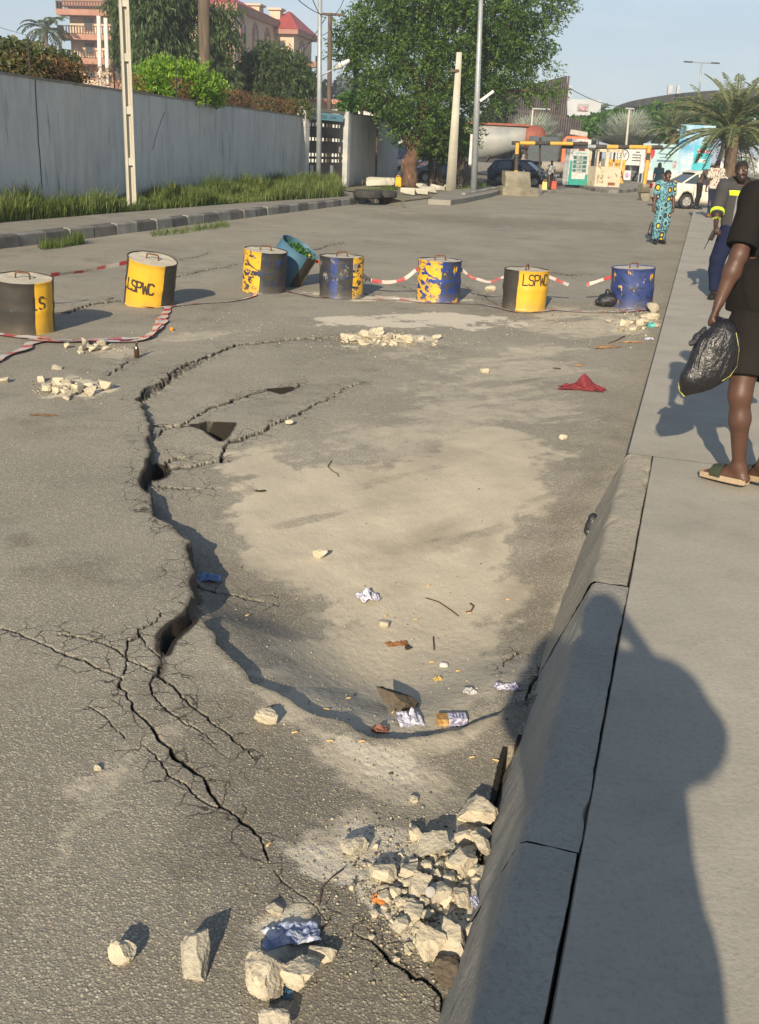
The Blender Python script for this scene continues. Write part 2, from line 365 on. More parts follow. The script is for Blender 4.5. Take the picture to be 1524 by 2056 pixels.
# sand and dust spread over the asphalt: polygon(px), strength, softness(m), kind (0 sand, 1 white powder)
SANDS = [
 ([(425,905),(520,885),(600,905),(700,930),(830,905),(930,860),(1060,850),(1110,890),(1145,930),(1115,985),(1060,1050),(1030,1090),(1012,1160),(1030,1215),(1085,1250),(1085,1300),(1055,1372),(990,1405),(860,1455),(765,1468),(640,1436),(545,1396),(495,1335),(540,1250),(610,1180),(650,1132),(600,1112),(540,1092),(460,1068),(440,990)],1.,.17,0),
 ([(960,860),(1080,840),(1150,900),(1130,1000),(1080,1080),(1010,1180),(1000,1000)],.6,.3,0),
 ([(560,700),(800,690),(1000,700),(1000,800),(760,860),(560,900),(480,860)],.4,.5,0),
 ([(700,700),(880,700),(1090,690),(1210,720),(1230,760),(1180,850),(1100,900),(850,950),(560,900),(620,840),(760,800),(840,740)],.62,.5,0),
 ([(620,645),(700,638),(790,640),(900,632),(1000,642),(1060,655),(930,664),(800,664),(690,660),(630,662)],.95,.25,1),
 ([(700,1620),(760,1640),(900,1660),(1010,1640),(990,1790),(930,1930),(850,1930),(740,1870),(700,1790),(590,1770),(570,1720),(660,1680)],1.25,.045,1),
 ([(640,1450),(740,1465),(830,1500),(830,1530),(760,1540),(690,1500)],.8,.05,1),
 ([(500,1870),(560,1840),(620,1830),(640,1870),(520,1930)],.7,.04,1),
 ([(70,775),(160,758),(240,785),(200,808),(80,808)],.8,.14,1),
 ([(660,685),(760,672),(880,684),(870,696),(760,700),(680,696)],.8,.18,1),
 ([(1190,640),(1310,636),(1305,668),(1230,672)],.7,.2,1),
 ([(600,590),(700,594),(860,600),(965,606),(850,613),(730,608),(640,600)],.9,.18,1),
 ([(850,755),(900,728),(980,704),(1090,694),(1180,704),(1060,730),(960,752),(880,768)],.85,.35,0),
 ([(990,650),(1110,620),(1250,625),(1310,640),(1305,680),(1200,690),(1080,680)],.75,.3,0),
 ([(400,668),(520,655),(560,665),(480,680),(330,700),(270,725),(240,700),(300,680)],.7,.3,0),
 ([(170,700),(260,690),(290,720),(240,752),(190,720)],.7,.12,0),
 ([(60,780),(150,755),(240,785),(230,805),(120,812),(60,800)],.7,.16,0),
 ([(640,690),(720,672),(870,684),(940,690),(860,706),(720,700)],.6,.2,0),
 ([(600,1440),(720,1452),(800,1500),(850,1530),(800,1590),(720,1560),(640,1490)],1.1,.12,0),
 ([(560,1720),(700,1600),(760,1620),(740,1700),(900,1650),(1000,1640),(985,1800),(930,1960),(860,1930),(740,1880),(720,1790),(620,1770)],1.35,.07,0),
 ([(60,1560),(200,1500),(330,1600),(420,1750),(440,1950),(300,2060),(60,2060),(-60,1900)],.42,.3,0),
 ([(600,1600),(760,1540),(1010,1560),(1060,1500),(1000,1700),(760,1720),(560,1700)],.5,.12,0),
 ([(1100,1230),(1130,1150),(1085,1300),(1050,1400),(1040,1330)],.8,.06,0),
 ([(230,1520),(330,1480),(300,1580),(180,1700),(90,1800),(100,1700)],.75,.12,0),
 ([(500,1850),(640,1800),(700,1880),(640,1960),(480,2060),(440,1980)],.9,.10,0),
 ([(1130,1170),(1160,1060),(1215,940),(1235,930),(1170,1100),(1150,1200)],.6,.05,0),
 ([(1240,560),(1330,520),(1345,560),(1290,660),(1230,640)],.4,.3,0),
 ([(480,600),(620,590),(620,620),(500,640),(420,640)],.25,.4,0),
]
# patches of darker ground colour: polygon, strength, softness
DARKS = [
 ([(230,1440),(520,1420),(640,1460),(850,1480),(1070,1400),(1090,1500),(960,1900),(900,2090),(300,2090),(420,1850),(330,1600)],.62,.22),
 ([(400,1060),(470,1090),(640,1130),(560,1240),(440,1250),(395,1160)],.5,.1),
 ([(760,1040),(880,1010),(960,990),(900,1050),(800,1080),(740,1070)],.8,.18),
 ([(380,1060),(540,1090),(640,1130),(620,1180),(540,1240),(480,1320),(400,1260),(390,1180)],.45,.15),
 ([(1030,1090),(1100,1010),(1160,980),(1200,940),(1160,1080),(1140,1190),(1060,1230),(1020,1170)],.65,.12),
 ([(1000,1440),(1060,1420),(1040,1580),(960,1600),(820,1560),(900,1480)],.6,.12),
 ([(560,1900),(760,1900),(900,2060),(480,2060)],.6,.2),
 ([(850,880),(940,900),(900,920),(830,910)],.5,.1), ([(720,745),(770,745),(765,752),(725,752)],.8,.05), ([(1030,768),(1090,768),(1070,776),(1040,776)],.6,.05),
 ([(20,1090),(60,1080),(70,1110),(20,1120)],.7,.05), ([(130,1160),(200,1150),(230,1190),(150,1200)],.5,.08), ([(0,860),(60,850),(160,880),(40,900)],.3,.15), ([(500,1120),(560,1110),(580,1150),(520,1160)],.5,.06), ([(960,1030),(1010,1010),(1000,1060),(950,1070)],.5,.08), ([(700,930),(860,900),(900,960),(760,990)],.35,.15),
 ([(0,1400),(60,1390),(40,1480),(0,1500)],.6,.12), ([(560,1132),(620,1128),(630,1160),(580,1160)],.6,.06),
 ([(240,1400),(320,1380),(340,1450),(280,1470)],.4,.08), ([(60,1160),(120,1170),(100,1190),(50,1180)],.4,.08),
 ([(0,1750),(120,1640),(200,1620),(80,1850),(0,1900)],.4,.2),
 ([(990,622),(1050,612),(1010,606),(950,600)],.4,.08),
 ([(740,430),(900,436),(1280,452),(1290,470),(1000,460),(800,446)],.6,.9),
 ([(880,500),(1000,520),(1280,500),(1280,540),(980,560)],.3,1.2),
]
def masks(X, Y, Z):
    sand = np.zeros(X.shape); white = np.zeros(X.shape); dark = np.zeros(X.shape)
    n1 = fbm(X, Y, 3., 5, 101); n2 = fbm(X, Y, 18., 3, 131); 
    # streaky noise along the drag direction of wheels and wind
    ca, sa = math.cos(R_(35)), math.sin(R_(35)); xs = X * ca + Y * sa; ys = -X * sa + Y * ca
    n3 = fbm(xs * .5, ys * 3., 2.2, 4, 151)
    for pts, st, so_, kind in SANDS:
        P = polyw(pts, -.33 if pts[0][1] > 850 else -.3); mg = so_ * 2.5
        s = (X > P[:, 0].min() - mg) & (X < P[:, 0].max() + mg) & (Y > P[:, 1].min() - mg) & (Y < P[:, 1].max() + mg)
        if not s.any(): continue
        x = X[s]; y = Y[s]; D, _ = line_dist(x, y, np.vstack([P, P[:1]])); sdv = np.where(inpoly(x, y, P), D, -D)
        sdv = sdv + (n1[s] * 1.6 + n2[s] * .7 + n3[s] * 1.2) * so_
        c = st * sstep(-so_ * 1.0, so_ * 1.3, sdv)
        if kind: white[s] = np.maximum(white[s], c)
        else: sand[s] = np.maximum(sand[s], c)
    for pts, st, so_ in DARKS:
        P = polyw(pts, -.33); mg = so_ * 2.5
        s = (X > P[:, 0].min() - mg) & (X < P[:, 0].max() + mg) & (Y > P[:, 1].min() - mg) & (Y < P[:, 1].max() + mg)
        if not s.any(): continue
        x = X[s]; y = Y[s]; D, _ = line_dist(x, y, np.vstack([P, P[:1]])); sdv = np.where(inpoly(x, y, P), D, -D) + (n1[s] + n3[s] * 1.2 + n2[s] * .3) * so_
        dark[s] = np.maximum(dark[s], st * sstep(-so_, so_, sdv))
    # streaks through the dusty part
    sand *= 1 - .5 * sstep(.12, .5, n3 + .3 * n1) * sstep(4.2, 5.5, Y)
    dark = np.where(Y < 3.2, dark * (1 - .9 * np.clip(sand + white, 0, 1)), dark)
    return sand, white, dark

def build_ground():
    # polar sheet: fine in front of the viewer, coarse all round, out to the horizon
    az = np.concatenate([np.arange(-178, -32, 6.), np.arange(-32, 30, .056), np.arange(30, 182.1, 6.)]) * math.pi / 180
    th = np.concatenate([np.arange(47, 14.5, -.052), np.arange(14.48, 5.2, -.026), np.arange(5.2, 1.7, -.052), np.array([1.6, 1.5, 1.4, 1.3, 1.2, 1.1, 1., .9, .8, .7, .6, .5, .4, .3, .2, .12, .07, .04])]) * math.pi / 180
    r = np.concatenate([[.3, .8, 1.2, 1.5], (H + .28) / np.tan(th)])
    r = np.sort(r)
    A, Rr = np.meshgrid(az, r); X = Rr * np.sin(A); Y = Rr * np.cos(A)
    Z, crack, scarp, kd = ground(X, Y)
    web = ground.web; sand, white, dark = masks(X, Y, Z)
    # crumbs and grit: real small relief where sand lies
    dist = np.hypot(X, Y); fine = np.exp(-(dist / 7.) ** 2)
    Z += fine * (sand * .003 * fbm(X, Y, 40, 3, 201) + .0012 * fbm(X, Y, 60, 2, 211))
    # under the pavement the sheet lies lower
    Z = np.where(kd < -.13, np.minimum(Z, -.55 + 0 * Z), Z) if False else Z
    nr, na = X.shape; idx = np.arange(nr * na).reshape(nr, na)
    Q = np.stack([idx[:-1, :-1], idx[1:, :-1], idx[1:, 1:], idx[:-1, 1:]], -1).reshape(-1, 4)[:, ::-1]
    V = np.stack([X, Y, Z], -1).reshape(-1, 3)
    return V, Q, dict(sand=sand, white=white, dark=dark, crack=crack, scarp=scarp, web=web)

def mat_road():
    m, n, b = newmat('asphalt'); v = coords(n, 'Object')
    def at(nm):
        a_ = n.nodes.new('ShaderNodeAttribute'); a_.attribute_name = nm; return a_.outputs['Fac']
    # aggregate: pale stones in dark binder, two sizes
    def cell(sc_, lo, hi):
        d_ = voro(n, v, sc_); c_ = voro(n, v, sc_, 'F1', 'Color'); sp = n.nodes.new('ShaderNodeSeparateColor'); n.links.new(c_, sp.inputs[0])
        return math_(n, 'MULTIPLY', ramp(n, d_, [(.30, 1.), (.62, 0.)]), ramp(n, sp.outputs[0], [(lo, 0.), (hi, 1.)])), sp.outputs[1]
    s1, r1 = cell(112., .2, .85); s2, r2 = cell(190., .35, .9)
    stone = math_(n, 'MAXIMUM', s1, math_(n, 'MULTIPLY', s2, .8))
    big = noise_(n, v, .55, 5, .6); mid = noise_(n, v, 3.5, 6, .65); fin = noise_(n, v, 260, 2)
    wear = ramp(n, mid, [(.3, 0.), (.75, 1.)])
    binder = mixc(n, ramp(n, big, [(.35, 0.), (.68, 1.)]), (.212, .195, .157), (.295, .272, .220))
    stc = mixc(n, r1, (.40, .37, .29), (.62, .57, .44))
    base = mixc(n, math_(n, 'MULTIPLY', stone, math_(n, 'ADD', .68, math_(n, 'MULTIPLY', wear, .3))), binder, stc)
    base = mixc(n, ramp(n, fin, [(.3, .35), (.55, 0.)]), base, (.04, .037, .032))
    base = mixc(n, ramp(n, noise_(n, v, 1.6, 6, .7), [(.54, 0.), (.72, .42)]), base, (.075, .066, .054))
    base = mixc(n, ramp(n, noise_(n, v, 1.1, 6, .7), [(.55, 0.), (.75, .35)]), base, (.37, .33, .255))
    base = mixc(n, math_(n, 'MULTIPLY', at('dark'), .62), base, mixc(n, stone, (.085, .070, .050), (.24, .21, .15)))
    # sand: threshold against grit so that it thins out into grains
    grit = noise_(n, v, 70, 4, .7); g2 = noise_(n, v, 7, 6, .72)
    th = math_(n, 'ADD', math_(n, 'MULTIPLY', grit, .95), math_(n, 'MULTIPLY', g2, .75))
    sm = math_(n, 'SUBTRACT', math_(n, 'MULTIPLY', at('sand'), 1.62), math_(n, 'SUBTRACT', th, .22))
    sm = ramp(n, sm, [(-.0, 0.), (.55, .93)])
    scol = mixc(n, ramp(n, noise_(n, v, 3.5, 5), [(.3, 0.), (.7, 1.)]), (.50, .45, .345), (.41, .37, .285))
    scol = mixc(n, ramp(n, voro(n, v, 60), [(.1, .5), (.25, 0.)]), scol, (.58, .51, .36))
    scol = mixc(n, ramp(n, noise_(n, v, 130, 3), [(.32, .5), (.45, 0.)]), scol, (.22, .18, .13))
    scol = mixc(n, math_(n, 'MULTIPLY', at('dark'), .6), scol, (.17, .15, .12))
    base = mixc(n, sm, base, scol)
    wm = math_(n, 'SUBTRACT', math_(n, 'MULTIPLY', at('white'), 1.5), math_(n, 'SUBTRACT', th, .2)); wm = ramp(n, wm, [(0., 0.), (.4, 1.)])
    base = mixc(n, wm, base, (.57, .52, .41))
    wv = n.nodes.new('ShaderNodeVectorMath'); wv.operation = 'ADD'; wn = N(n, 'ShaderNodeTexNoise', Scale=14., Detail=4.); n.links.new(v, wn.inputs['Vector']); ws = n.nodes.new('ShaderNodeVectorMath'); ws.operation = 'SCALE'; ws.inputs['Scale'].default_value = .07; n.links.new(wn.outputs['Color'], ws.inputs[0]); n.links.new(v, wv.inputs[0]); n.links.new(ws.outputs[0], wv.inputs[1])
    wl_ = ramp(n, voro(n, wv.outputs[0], 8.5, 'DISTANCE_TO_EDGE'), [(.008, 1.), (.028, 0.)]); wm_ = ramp(n, math_(n, 'ADD', at('web'), math_(n, 'MULTIPLY', math_(n, 'SUBTRACT', noise_(n, v, 3.2, 3), .5), 1.2)), [(.45, 0.), (.75, .85)])
    base = mixc(n, math_(n, 'MULTIPLY', wl_, wm_), base, (.035, .03, .024))
    base = mixc(n, at('crack'), base, (.022, .018, .014))  # dark broken asphalt, with the shade of crack depth put into the colour
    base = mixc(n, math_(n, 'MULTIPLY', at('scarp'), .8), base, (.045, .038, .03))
    n.links.new(base, b.inputs['Base Color']); b.inputs['Roughness'].default_value = .9; b.inputs['Specular IOR Level'].default_value = .25
    hgt = math_(n, 'ADD', math_(n, 'MULTIPLY', stone, .8), math_(n, 'MULTIPLY', noise_(n, v, 150, 3), .6))
    hgt = math_(n, 'MULTIPLY', hgt, math_(n, 'SUBTRACT', 1.15, math_(n, 'MULTIPLY', sm, .7)))
    bump(n, b, hgt, .55, .004)
    return m
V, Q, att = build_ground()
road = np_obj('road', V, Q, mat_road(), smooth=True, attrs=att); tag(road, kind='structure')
def gz(x, y):
    z, *_ = ground(np.array([[float(x)]]), np.array([[float(y)]])); return float(z[0, 0])
def gpix(u, v, it=4):
    z = -.3
    for _ in range(it):
        p = pix(u, v, z); z = gz(p[0], p[1])
    p[2] = z; return p
# ================================================================== ORGANIC SURFACES (distance field -> surface nets)
class SDF:
    """smooth union of tapered capsules/ellipsoids sampled on a grid, meshed by surface nets"""
    def __init__(s, lo, hi, h):
        s.lo = np.array(lo, float); s.h = h; s.n = np.ceil((np.array(hi) - s.lo) / h).astype(int) + 1
        s.g = np.full(tuple(s.n), .5, np.float32)
    def _sub(s, lo, hi):
        a = np.clip(np.floor((np.array(lo) - s.lo) / s.h).astype(int), 0, s.n - 1); b = np.clip(np.ceil((np.array(hi) - s.lo) / s.h).astype(int) + 1, 1, s.n)
        sl = tuple(slice(a[i], max(b[i], a[i] + 1)) for i in range(3))
        ax = [s.lo[i] + s.h * np.arange(sl[i].start, sl[i].stop) for i in range(3)]
        return sl, np.meshgrid(*ax, indexing='ij')
    def _blend(s, sl, d, k):
        g = s.g[sl]
        if k > 0:
            hh = np.clip(.5 + .5 * (g - d) / k, 0, 1); s.g[sl] = (g * (1 - hh) + d * hh - k * hh * (1 - hh)).astype(np.float32)
        else: s.g[sl] = np.minimum(g, d)
    def cone(s, a, b, ra, rb, k=.02, fl=None):
        """round cone a->b; fl=(axis vector, factor) flattens the section along an axis"""
        a = np.array(a, float); b = np.array(b, float); m = max(ra, rb) + k + 2.5 * s.h + .015
        sl, (X, Y, Z) = s._sub(np.minimum(a, b) - m, np.maximum(a, b) + m)
        d = b - a; L2 = d @ d + 1e-12; px, py, pz = X - a[0], Y - a[1], Z - a[2]
        t = np.clip((px * d[0] + py * d[1] + pz * d[2]) / L2, 0, 1)
        qx, qy, qz = px - t * d[0], py - t * d[1], pz - t * d[2]
        if fl is not None:
            ax, f = fl; ax = np.array(ax, float); ax /= np.linalg.norm(ax); w_ = qx * ax[0] + qy * ax[1] + qz * ax[2]; e_ = (1 / f - 1) * w_
            qx, qy, qz = qx + ax[0] * e_, qy + ax[1] * e_, qz + ax[2] * e_
        D = np.sqrt(qx * qx + qy * qy + qz * qz) - (ra + (rb - ra) * t); s._blend(sl, D, k); return s
    def ell(s, c, r, k=.02, R=None):
        c = np.array(c, float); r = np.array(r, float); m = r.max() + k + 2.5 * s.h + .01
        sl, (X, Y, Z) = s._sub(c - m, c + m); X, Y, Z = X - c[0], Y - c[1], Z - c[2]
        if R is not None:
            R = np.array(R); X, Y, Z = (R[0, 0] * X + R[1, 0] * Y + R[2, 0] * Z), (R[0, 1] * X + R[1, 1] * Y + R[2, 1] * Z), (R[0, 2] * X + R[1, 2] * Y + R[2, 2] * Z)
        q = np.sqrt((X / r[0]) ** 2 + (Y / r[1]) ** 2 + (Z / r[2]) ** 2); q2 = np.sqrt((X / r[0] ** 2) ** 2 + (Y / r[1] ** 2) ** 2 + (Z / r[2] ** 2) ** 2) + 1e-9
        s._blend(sl, q * (q - 1) / q2, k); return s
    def carve(s, c, r, k=.01):
        c = np.array(c, float); r = np.array(r, float) * np.ones(3); m = r.max() + k + 2 * s.h
        sl, (X, Y, Z) = s._sub(c - m, c + m); q = np.sqrt(((X - c[0]) / r[0]) ** 2 + ((Y - c[1]) / r[1]) ** 2 + ((Z - c[2]) / r[2]) ** 2)
        d = -(q - 1) * r.min(); g = s.g[sl]; hh = np.clip(.5 - .5 * (g - d) / k, 0, 1) if k else 0
        s.g[sl] = (g * (1 - hh) + d * hh + k * hh * (1 - hh)).astype(np.float32); return s
    def cut(s, c, dr, R):
        c = np.array(c, float); dr = np.array(dr, float); dr /= np.linalg.norm(dr); sl, (X, Y, Z) = s._sub(c - R - .02, c + R + .02)
        X, Y, Z = X - c[0], Y - c[1], Z - c[2]; d = np.maximum(-(X * dr[0] + Y * dr[1] + Z * dr[2]), np.sqrt(X * X + Y * Y + Z * Z) - R)
        s.g[sl] = np.maximum(s.g[sl], -d); return s
    def plane(s, p, nrm):
        """keep the side opposite to nrm"""
        ax = [s.lo[i] + s.h * np.arange(s.n[i]) for i in range(3)]; X, Y, Z = np.meshgrid(*ax, indexing='ij'); nrm = np.array(nrm, float); nrm /= np.linalg.norm(nrm)
        s.g = np.maximum(s.g, (X - p[0]) * nrm[0] + (Y - p[1]) * nrm[1] + (Z - p[2]) * nrm[2]).astype(np.float32); return s
    def noise(s, amp, f, seed=0, stretch=(1, 1, 1), o=2):
        ax = [s.lo[i] + s.h * np.arange(s.n[i]) for i in range(3)]; X, Y, Z = np.meshgrid(*ax, indexing='ij')
        m = np.abs(s.g) < amp * 3 + 2.5 * s.h; x, y, z = X[m] * stretch[0], Y[m] * stretch[1], Z[m] * stretch[2]
        v = 0.; a = 1.; ff = f
        for i in range(o):
            v = v + a * (vnoise(x + z * .37, y - z * .61, ff, seed + i) + vnoise(y + x * .41 + 5.3, z + x * .23, ff, seed + 9 + i)); ff *= 2.1; a *= .5
        s.g[m] += (v * amp).astype(np.float32); return s
    def mesh(s):
        g = s.g; g = np.pad(g, 1, constant_values=.5); n = g.shape; ins = g < 0
        c = [(0, 0, 0), (1, 0, 0), (0, 1, 0), (1, 1, 0), (0, 0, 1), (1, 0, 1), (0, 1, 1), (1, 1, 1)]
        sh = lambda A, o: A[o[0]:n[0] - 1 + o[0], o[1]:n[1] - 1 + o[1], o[2]:n[2] - 1 + o[2]]
        cnt = sum(sh(ins, o).astype(np.int8) for o in c); act = (cnt > 0) & (cnt < 8)
        I = np.argwhere(act); vid = -np.ones(act.shape, np.int64); vid[act] = np.arange(len(I))
        acc = np.zeros((len(I), 3)); num = np.zeros(len(I))
        edges = [(0, 1), (2, 3), (4, 5), (6, 7), (0, 2), (1, 3), (4, 6), (5, 7), (0, 4), (1, 5), (2, 6), (3, 7)]
        gv = [g[I[:, 0] + o[0], I[:, 1] + o[1], I[:, 2] + o[2]] for o in c]
        for p, q in edges:
            A, B = gv[p], gv[q]; m = (A < 0) != (B < 0)
            t = np.where(m, A / (A - B + 1e-12 * (A == B)), 0.); P = np.array(c[p], float) + t[:, None] * (np.array(c[q], float) - np.array(c[p], float))
            acc[m] += P[m]; num[m] += 1
        V = (I + acc / num[:, None] - 1) * s.h + s.lo
        Q = []
        for ax in range(3):
            o = [0, 0, 0]; o[ax] = 1
            a_ = [slice(1, -1)] * 3; b_ = [slice(1, -1)] * 3; a_[ax] = slice(0, -1); b_[ax] = slice(1, None)
            A = ins[tuple(a_)]; B = ins[tuple(b_)]; E = np.argwhere(A != B)
            off = [1, 1, 1]; off[ax] = 0; P = E + np.array(off)
            u_, v_ = [(1, 2), (2, 0), (0, 1)][ax]
            def vi(du, dv):
                q = P.copy(); q[:, u_] -= du; q[:, v_] -= dv; return vid[q[:, 0], q[:, 1], q[:, 2]]
            F4 = np.stack([vi(1, 1), vi(0, 1), vi(0, 0), vi(1, 0)], -1)
            fl = B[E[:, 0], E[:, 1], E[:, 2]]; F4[fl] = F4[fl][:, ::-1]; Q.append(F4)
        Q = np.vstack(Q); Q = Q[(Q >= 0).all(1)]
        return V, Q
    def build(s, name, mat, parent=None, smooth=True, relax=1):
        V, Q = s.mesh()
        for _ in range(relax):
            acc = np.zeros_like(V); cnt = np.zeros(len(V))
            for i in range(4):
                j = (i + 1) % 4; np.add.at(acc, Q[:, i], V[Q[:, j]]); np.add.at(cnt, Q[:, i], 1); np.add.at(acc, Q[:, j], V[Q[:, i]]); np.add.at(cnt, Q[:, j], 1)
            V = V * .5 + .5 * acc / np.maximum(cnt, 1)[:, None]
        return np_obj(name, V, Q, mat, parent, smooth)

# rock: cut and roughened lump
def rock_mesh(seed, size, cuts=9, rough=.06, res=14, blocky=.5):
    rr = random.Random(seed); n = res; pts = []; idx = {}; fs = []
    def vid(p):
        k = tuple(p)
        if k not in idx: idx[k] = len(pts); pts.append([2 * c / n - 1 for c in p])
        return idx[k]
    for ax in range(3):
        for s_ in (0, n):
            for i in range(n):
                for j in range(n):
                    q = []
                    for di, dj in ((0, 0), (1, 0), (1, 1), (0, 1)):
                        p = [0, 0, 0]; p[ax] = s_; p[(ax + 1) % 3] = i + di; p[(ax + 2) % 3] = j + dj; q.append(vid(p))
                    fs.append(q if s_ else q[::-1])
    P = np.array(pts); nr = np.linalg.norm(P, axis=1, keepdims=True); S = P / nr; P = P * blocky + S * (1 - blocky) * 1.15
    for _ in range(cuts):
        d = np.array([rr.gauss(0, 1) for _ in range(3)]); d /= np.linalg.norm(d); lim = rr.uniform(.55, .85)
        e_ = P @ d - lim; P = P - np.outer(np.clip(e_, 0, 9), d)
    sx, sy, sz = [s_ / 2 for s_ in size]
    o = seed * 3.7
    nz1 = vnoise(S[:, 0] * 3 + o + S[:, 2] * 2, S[:, 1] * 3 - S[:, 2] * 3, 1.2, seed) + .6 * vnoise(S[:, 0] * 8 + S[:, 2] * 7, S[:, 1] * 8 - S[:, 2] * 5 + o, 1.4, seed + 4) + .35 * vnoise(S[:, 0] * 20 + S[:, 2] * 17, S[:, 1] * 21 - S[:, 2] * 15 + o, 1.6, seed + 7)
    P = P * (1 + rough * 2 * nz1[:, None]); P = P * np.array([sx, sy, sz]); P[:, 2] -= P[:, 2].min()
    return P, np.array(fs)
# ================================================================== PAVEMENT AND KERB ON THE RIGHT
def mat_conc(name, c, c2, stain=.5, speck=.3, bumpS=.5, sc_=1.):
    m, n, b = newmat(name); v = coords(n, 'Object')
    f = noise_(n, v, 1.1 * sc_, 6, .6); base = mixc(n, ramp(n, f, [(.36, 0.), (.66, 1.)]), c, c2)
    st = ramp(n, noise_(n, v, 3.3 * sc_, 6, .7), [(.50, 0.), (.72, stain)]); base = mixc(n, st, base, tuple(x * .62 for x in c))
    g = ramp(n, noise_(n, v, 55, 3, .7), [(.36, speck), (.5, 0.)]); base = mixc(n, g, base, tuple(x * .5 for x in c))
    g = ramp(n, voro(n, v, 42), [(.05, speck), (.14, 0.)]); base = mixc(n, g, base, tuple(min(1, x * 1.45) for x in c))
    n.links.new(base, b.inputs['Base Color']); b.inputs['Roughness'].default_value = .88; b.inputs['Specular IOR Level'].default_value = .25
    h = math_(n, 'ADD', noise_(n, v, 60, 4, .7), math_(n, 'MULTIPLY', noise_(n, v, 7, 4), 1.2)); bump(n, b, h, bumpS, .008); return m
M_walk = mat_conc('pavement_concrete', (.315, .295, .245), (.385, .36, .30), .35, .22, .3)
M_kerb = mat_conc('kerb_concrete', (.34, .325, .28), (.25, .24, .21), .5, .4, .9)
M_kerb2 = mat_conc('kerb_concrete_sandy', (.40, .36, .28), (.29, .265, .215), .5, .5, 1.)
M_lkerb = mat_conc('worn_painted_kerb', (.30, .29, .26), (.17, .165, .15), .7, .4, .9, 2.)
M_lkerbd = mat_conc('dark_painted_kerb', (.10, .10, .09), (.18, .17, .155), .6, .4, .9, 2.)
M_ledge = mat_conc('verge_concrete', (.27, .255, .215), (.21, .20, .17), .4, .3, .4)

def strip_mesh(name, prof, t0, t1, mat, step=.03, rough=.002, seed=1, parent=None, wob=0.):
    """sweep a profile [(offset to road, z)] along the kerb direction from t0 to t1 with small surface damage"""
    T = np.linspace(t0, t1, max(2, int((t1 - t0) / step))); k = len(prof); V = []
    for i, t in enumerate(T):
        for j, (o, z) in enumerate(prof):
            wv_ = .010 * vnoise(np.array([t]), np.array([seed * 3.1]), 1.3, seed)[0] if z > -.2 else 0.
            ch_ = max(0., vnoise(np.array([t]), np.array([seed + .5]), 7., seed + 2)[0] - .22) * .09 if (-.05 < z and abs(o) < .03) else 0.
            ch2 = max(0., vnoise(np.array([t]), np.array([seed + 7.5]), 9., seed + 3)[0] - .2) * .10 if (-.02 < z and o < -.125) else 0.
            d = rough * 2 * (vnoise(np.array([t]), np.array([o * 3 + z * 2.3]), 9., seed)[0] + .7 * vnoise(np.array([t]), np.array([o * 5 + z * 4.3]), 31., seed)[0])
            ch = 0
            if 0 < i < len(T) - 1 and wob: ch = -wob * max(0, vnoise(np.array([t]), np.array([.3]), 3.1, seed + 5)[0] - .16) * (1 if prof[j][2:] else 0)
            c = K0 + KD * t + KN * (o + d * .6 + wv_ * (wob > 0) - ch_ * (wob > 0) + ch2 * (wob > 0))
            V.append((c[0], c[1], z + d * .5 - (ch_ * .8 + ch2 * .5) * (wob > 0)))
    V = np.array(V); n = len(T); I = np.arange(n * k).reshape(n, k)
    Q = np.stack([I[:-1, :-1], I[:-1, 1:], I[1:, 1:], I[1:, :-1]], -1).reshape(-1, 4)
    o = np_obj(name, V, Q, mat, parent, False)
    me = o.data; bm = bmesh.new(); bm.from_mesh(me)
    bmesh.ops.holes_fill(bm, edges=bm.edges, sides=0); bmesh.ops.recalc_face_normals(bm, faces=bm.faces); bm.to_mesh(me); bm.free()
    return autosmooth(o, 50)
def dens(pr, step=.02):
    out_ = []
    for a_, b_ in zip(pr, pr[1:] + pr[:1]):
        L = math.hypot(b_[0] - a_[0], b_[1] - a_[1]); q = max(1, int(L / step))
        for i in range(q): out_.append((a_[0] + (b_[0] - a_[0]) * i / q, a_[1] + (b_[1] - a_[1]) * i / q))
    return out_
tY = lambda Y: (Y - K0[1]) / KD[1]
pr = [(.26, -.72), (.012, -.032), (.004, -.012), (-.012, -.001), (-.138, 0.), (-.14, -.002), (-.14, -.72)]
ks = [(.3, 2.074, 'grey kerb stone in the shadow at the bottom edge of the photo', M_kerb),
      (2.078, 3.724, 'second kerb stone, partly in the shadow of a head, beside the sunken road', M_kerb),
      (3.728, 5.62, 'sandy kerb stone farthest along, ending where the pavement edge begins', M_kerb2)]
for i, (a_, b_, lb, mt) in enumerate(ks):
    p_ = dens(pr[:1] + [(.14, -.38)] + pr[1:], .02)
    o = strip_mesh('kerb_stone', [q for q in p_], tY(a_), tY(b_), mt, .02, .004, 3 + i, wob=.01); tag(o, lb, 'kerb stone', 'kerb stones beside the sunken road')
# pavement slab
wp = dens([(-.168, -.5), (-.168, -.004), (-.175, .0)], .1)
def walk_piece(t0, t1, oedge, seed):
    pf = [(oedge, -.5), (oedge, -.02), (oedge - .006, 0.)] + [(oedge - .006 - x, .0) for x in (.12, .3, .6, 1., 1.6, 2.4, 3.4, 4.6)] + [(oedge - 4.6, -.5)]
    return pf
def pav(name, t0, t1, oedge):
    return strip_mesh(name, walk_piece(t0, t1, oedge, 2), t0, t1, M_walk, .25, .0012, 11)
o1 = pav('pavement', tY(-3.), tY(5.62), -.1445); tag(o1, kind='structure')
o2 = pav('pavement', tY(5.625), tY(40.), .0); tag(o2, kind='structure')
# long crack between kerb and pavement is the real gap; loose dirt in it
# ================================================================== LEFT PAVEMENT, KERB, GRASS
def pxline(pts, z): return [pix(u, v, z) for u, v in pts]
ZL = -.06
front = [(-260,545),(-90,517),(0,500),(60,494),(110,486),(160,480),(212,474),(265,468),(320,461),(375,453),(430,446),(485,439),(540,432),(595,425),(645,419),(690,413),(735,408),(775,406)]
fl_ = pxline(front, ZR)
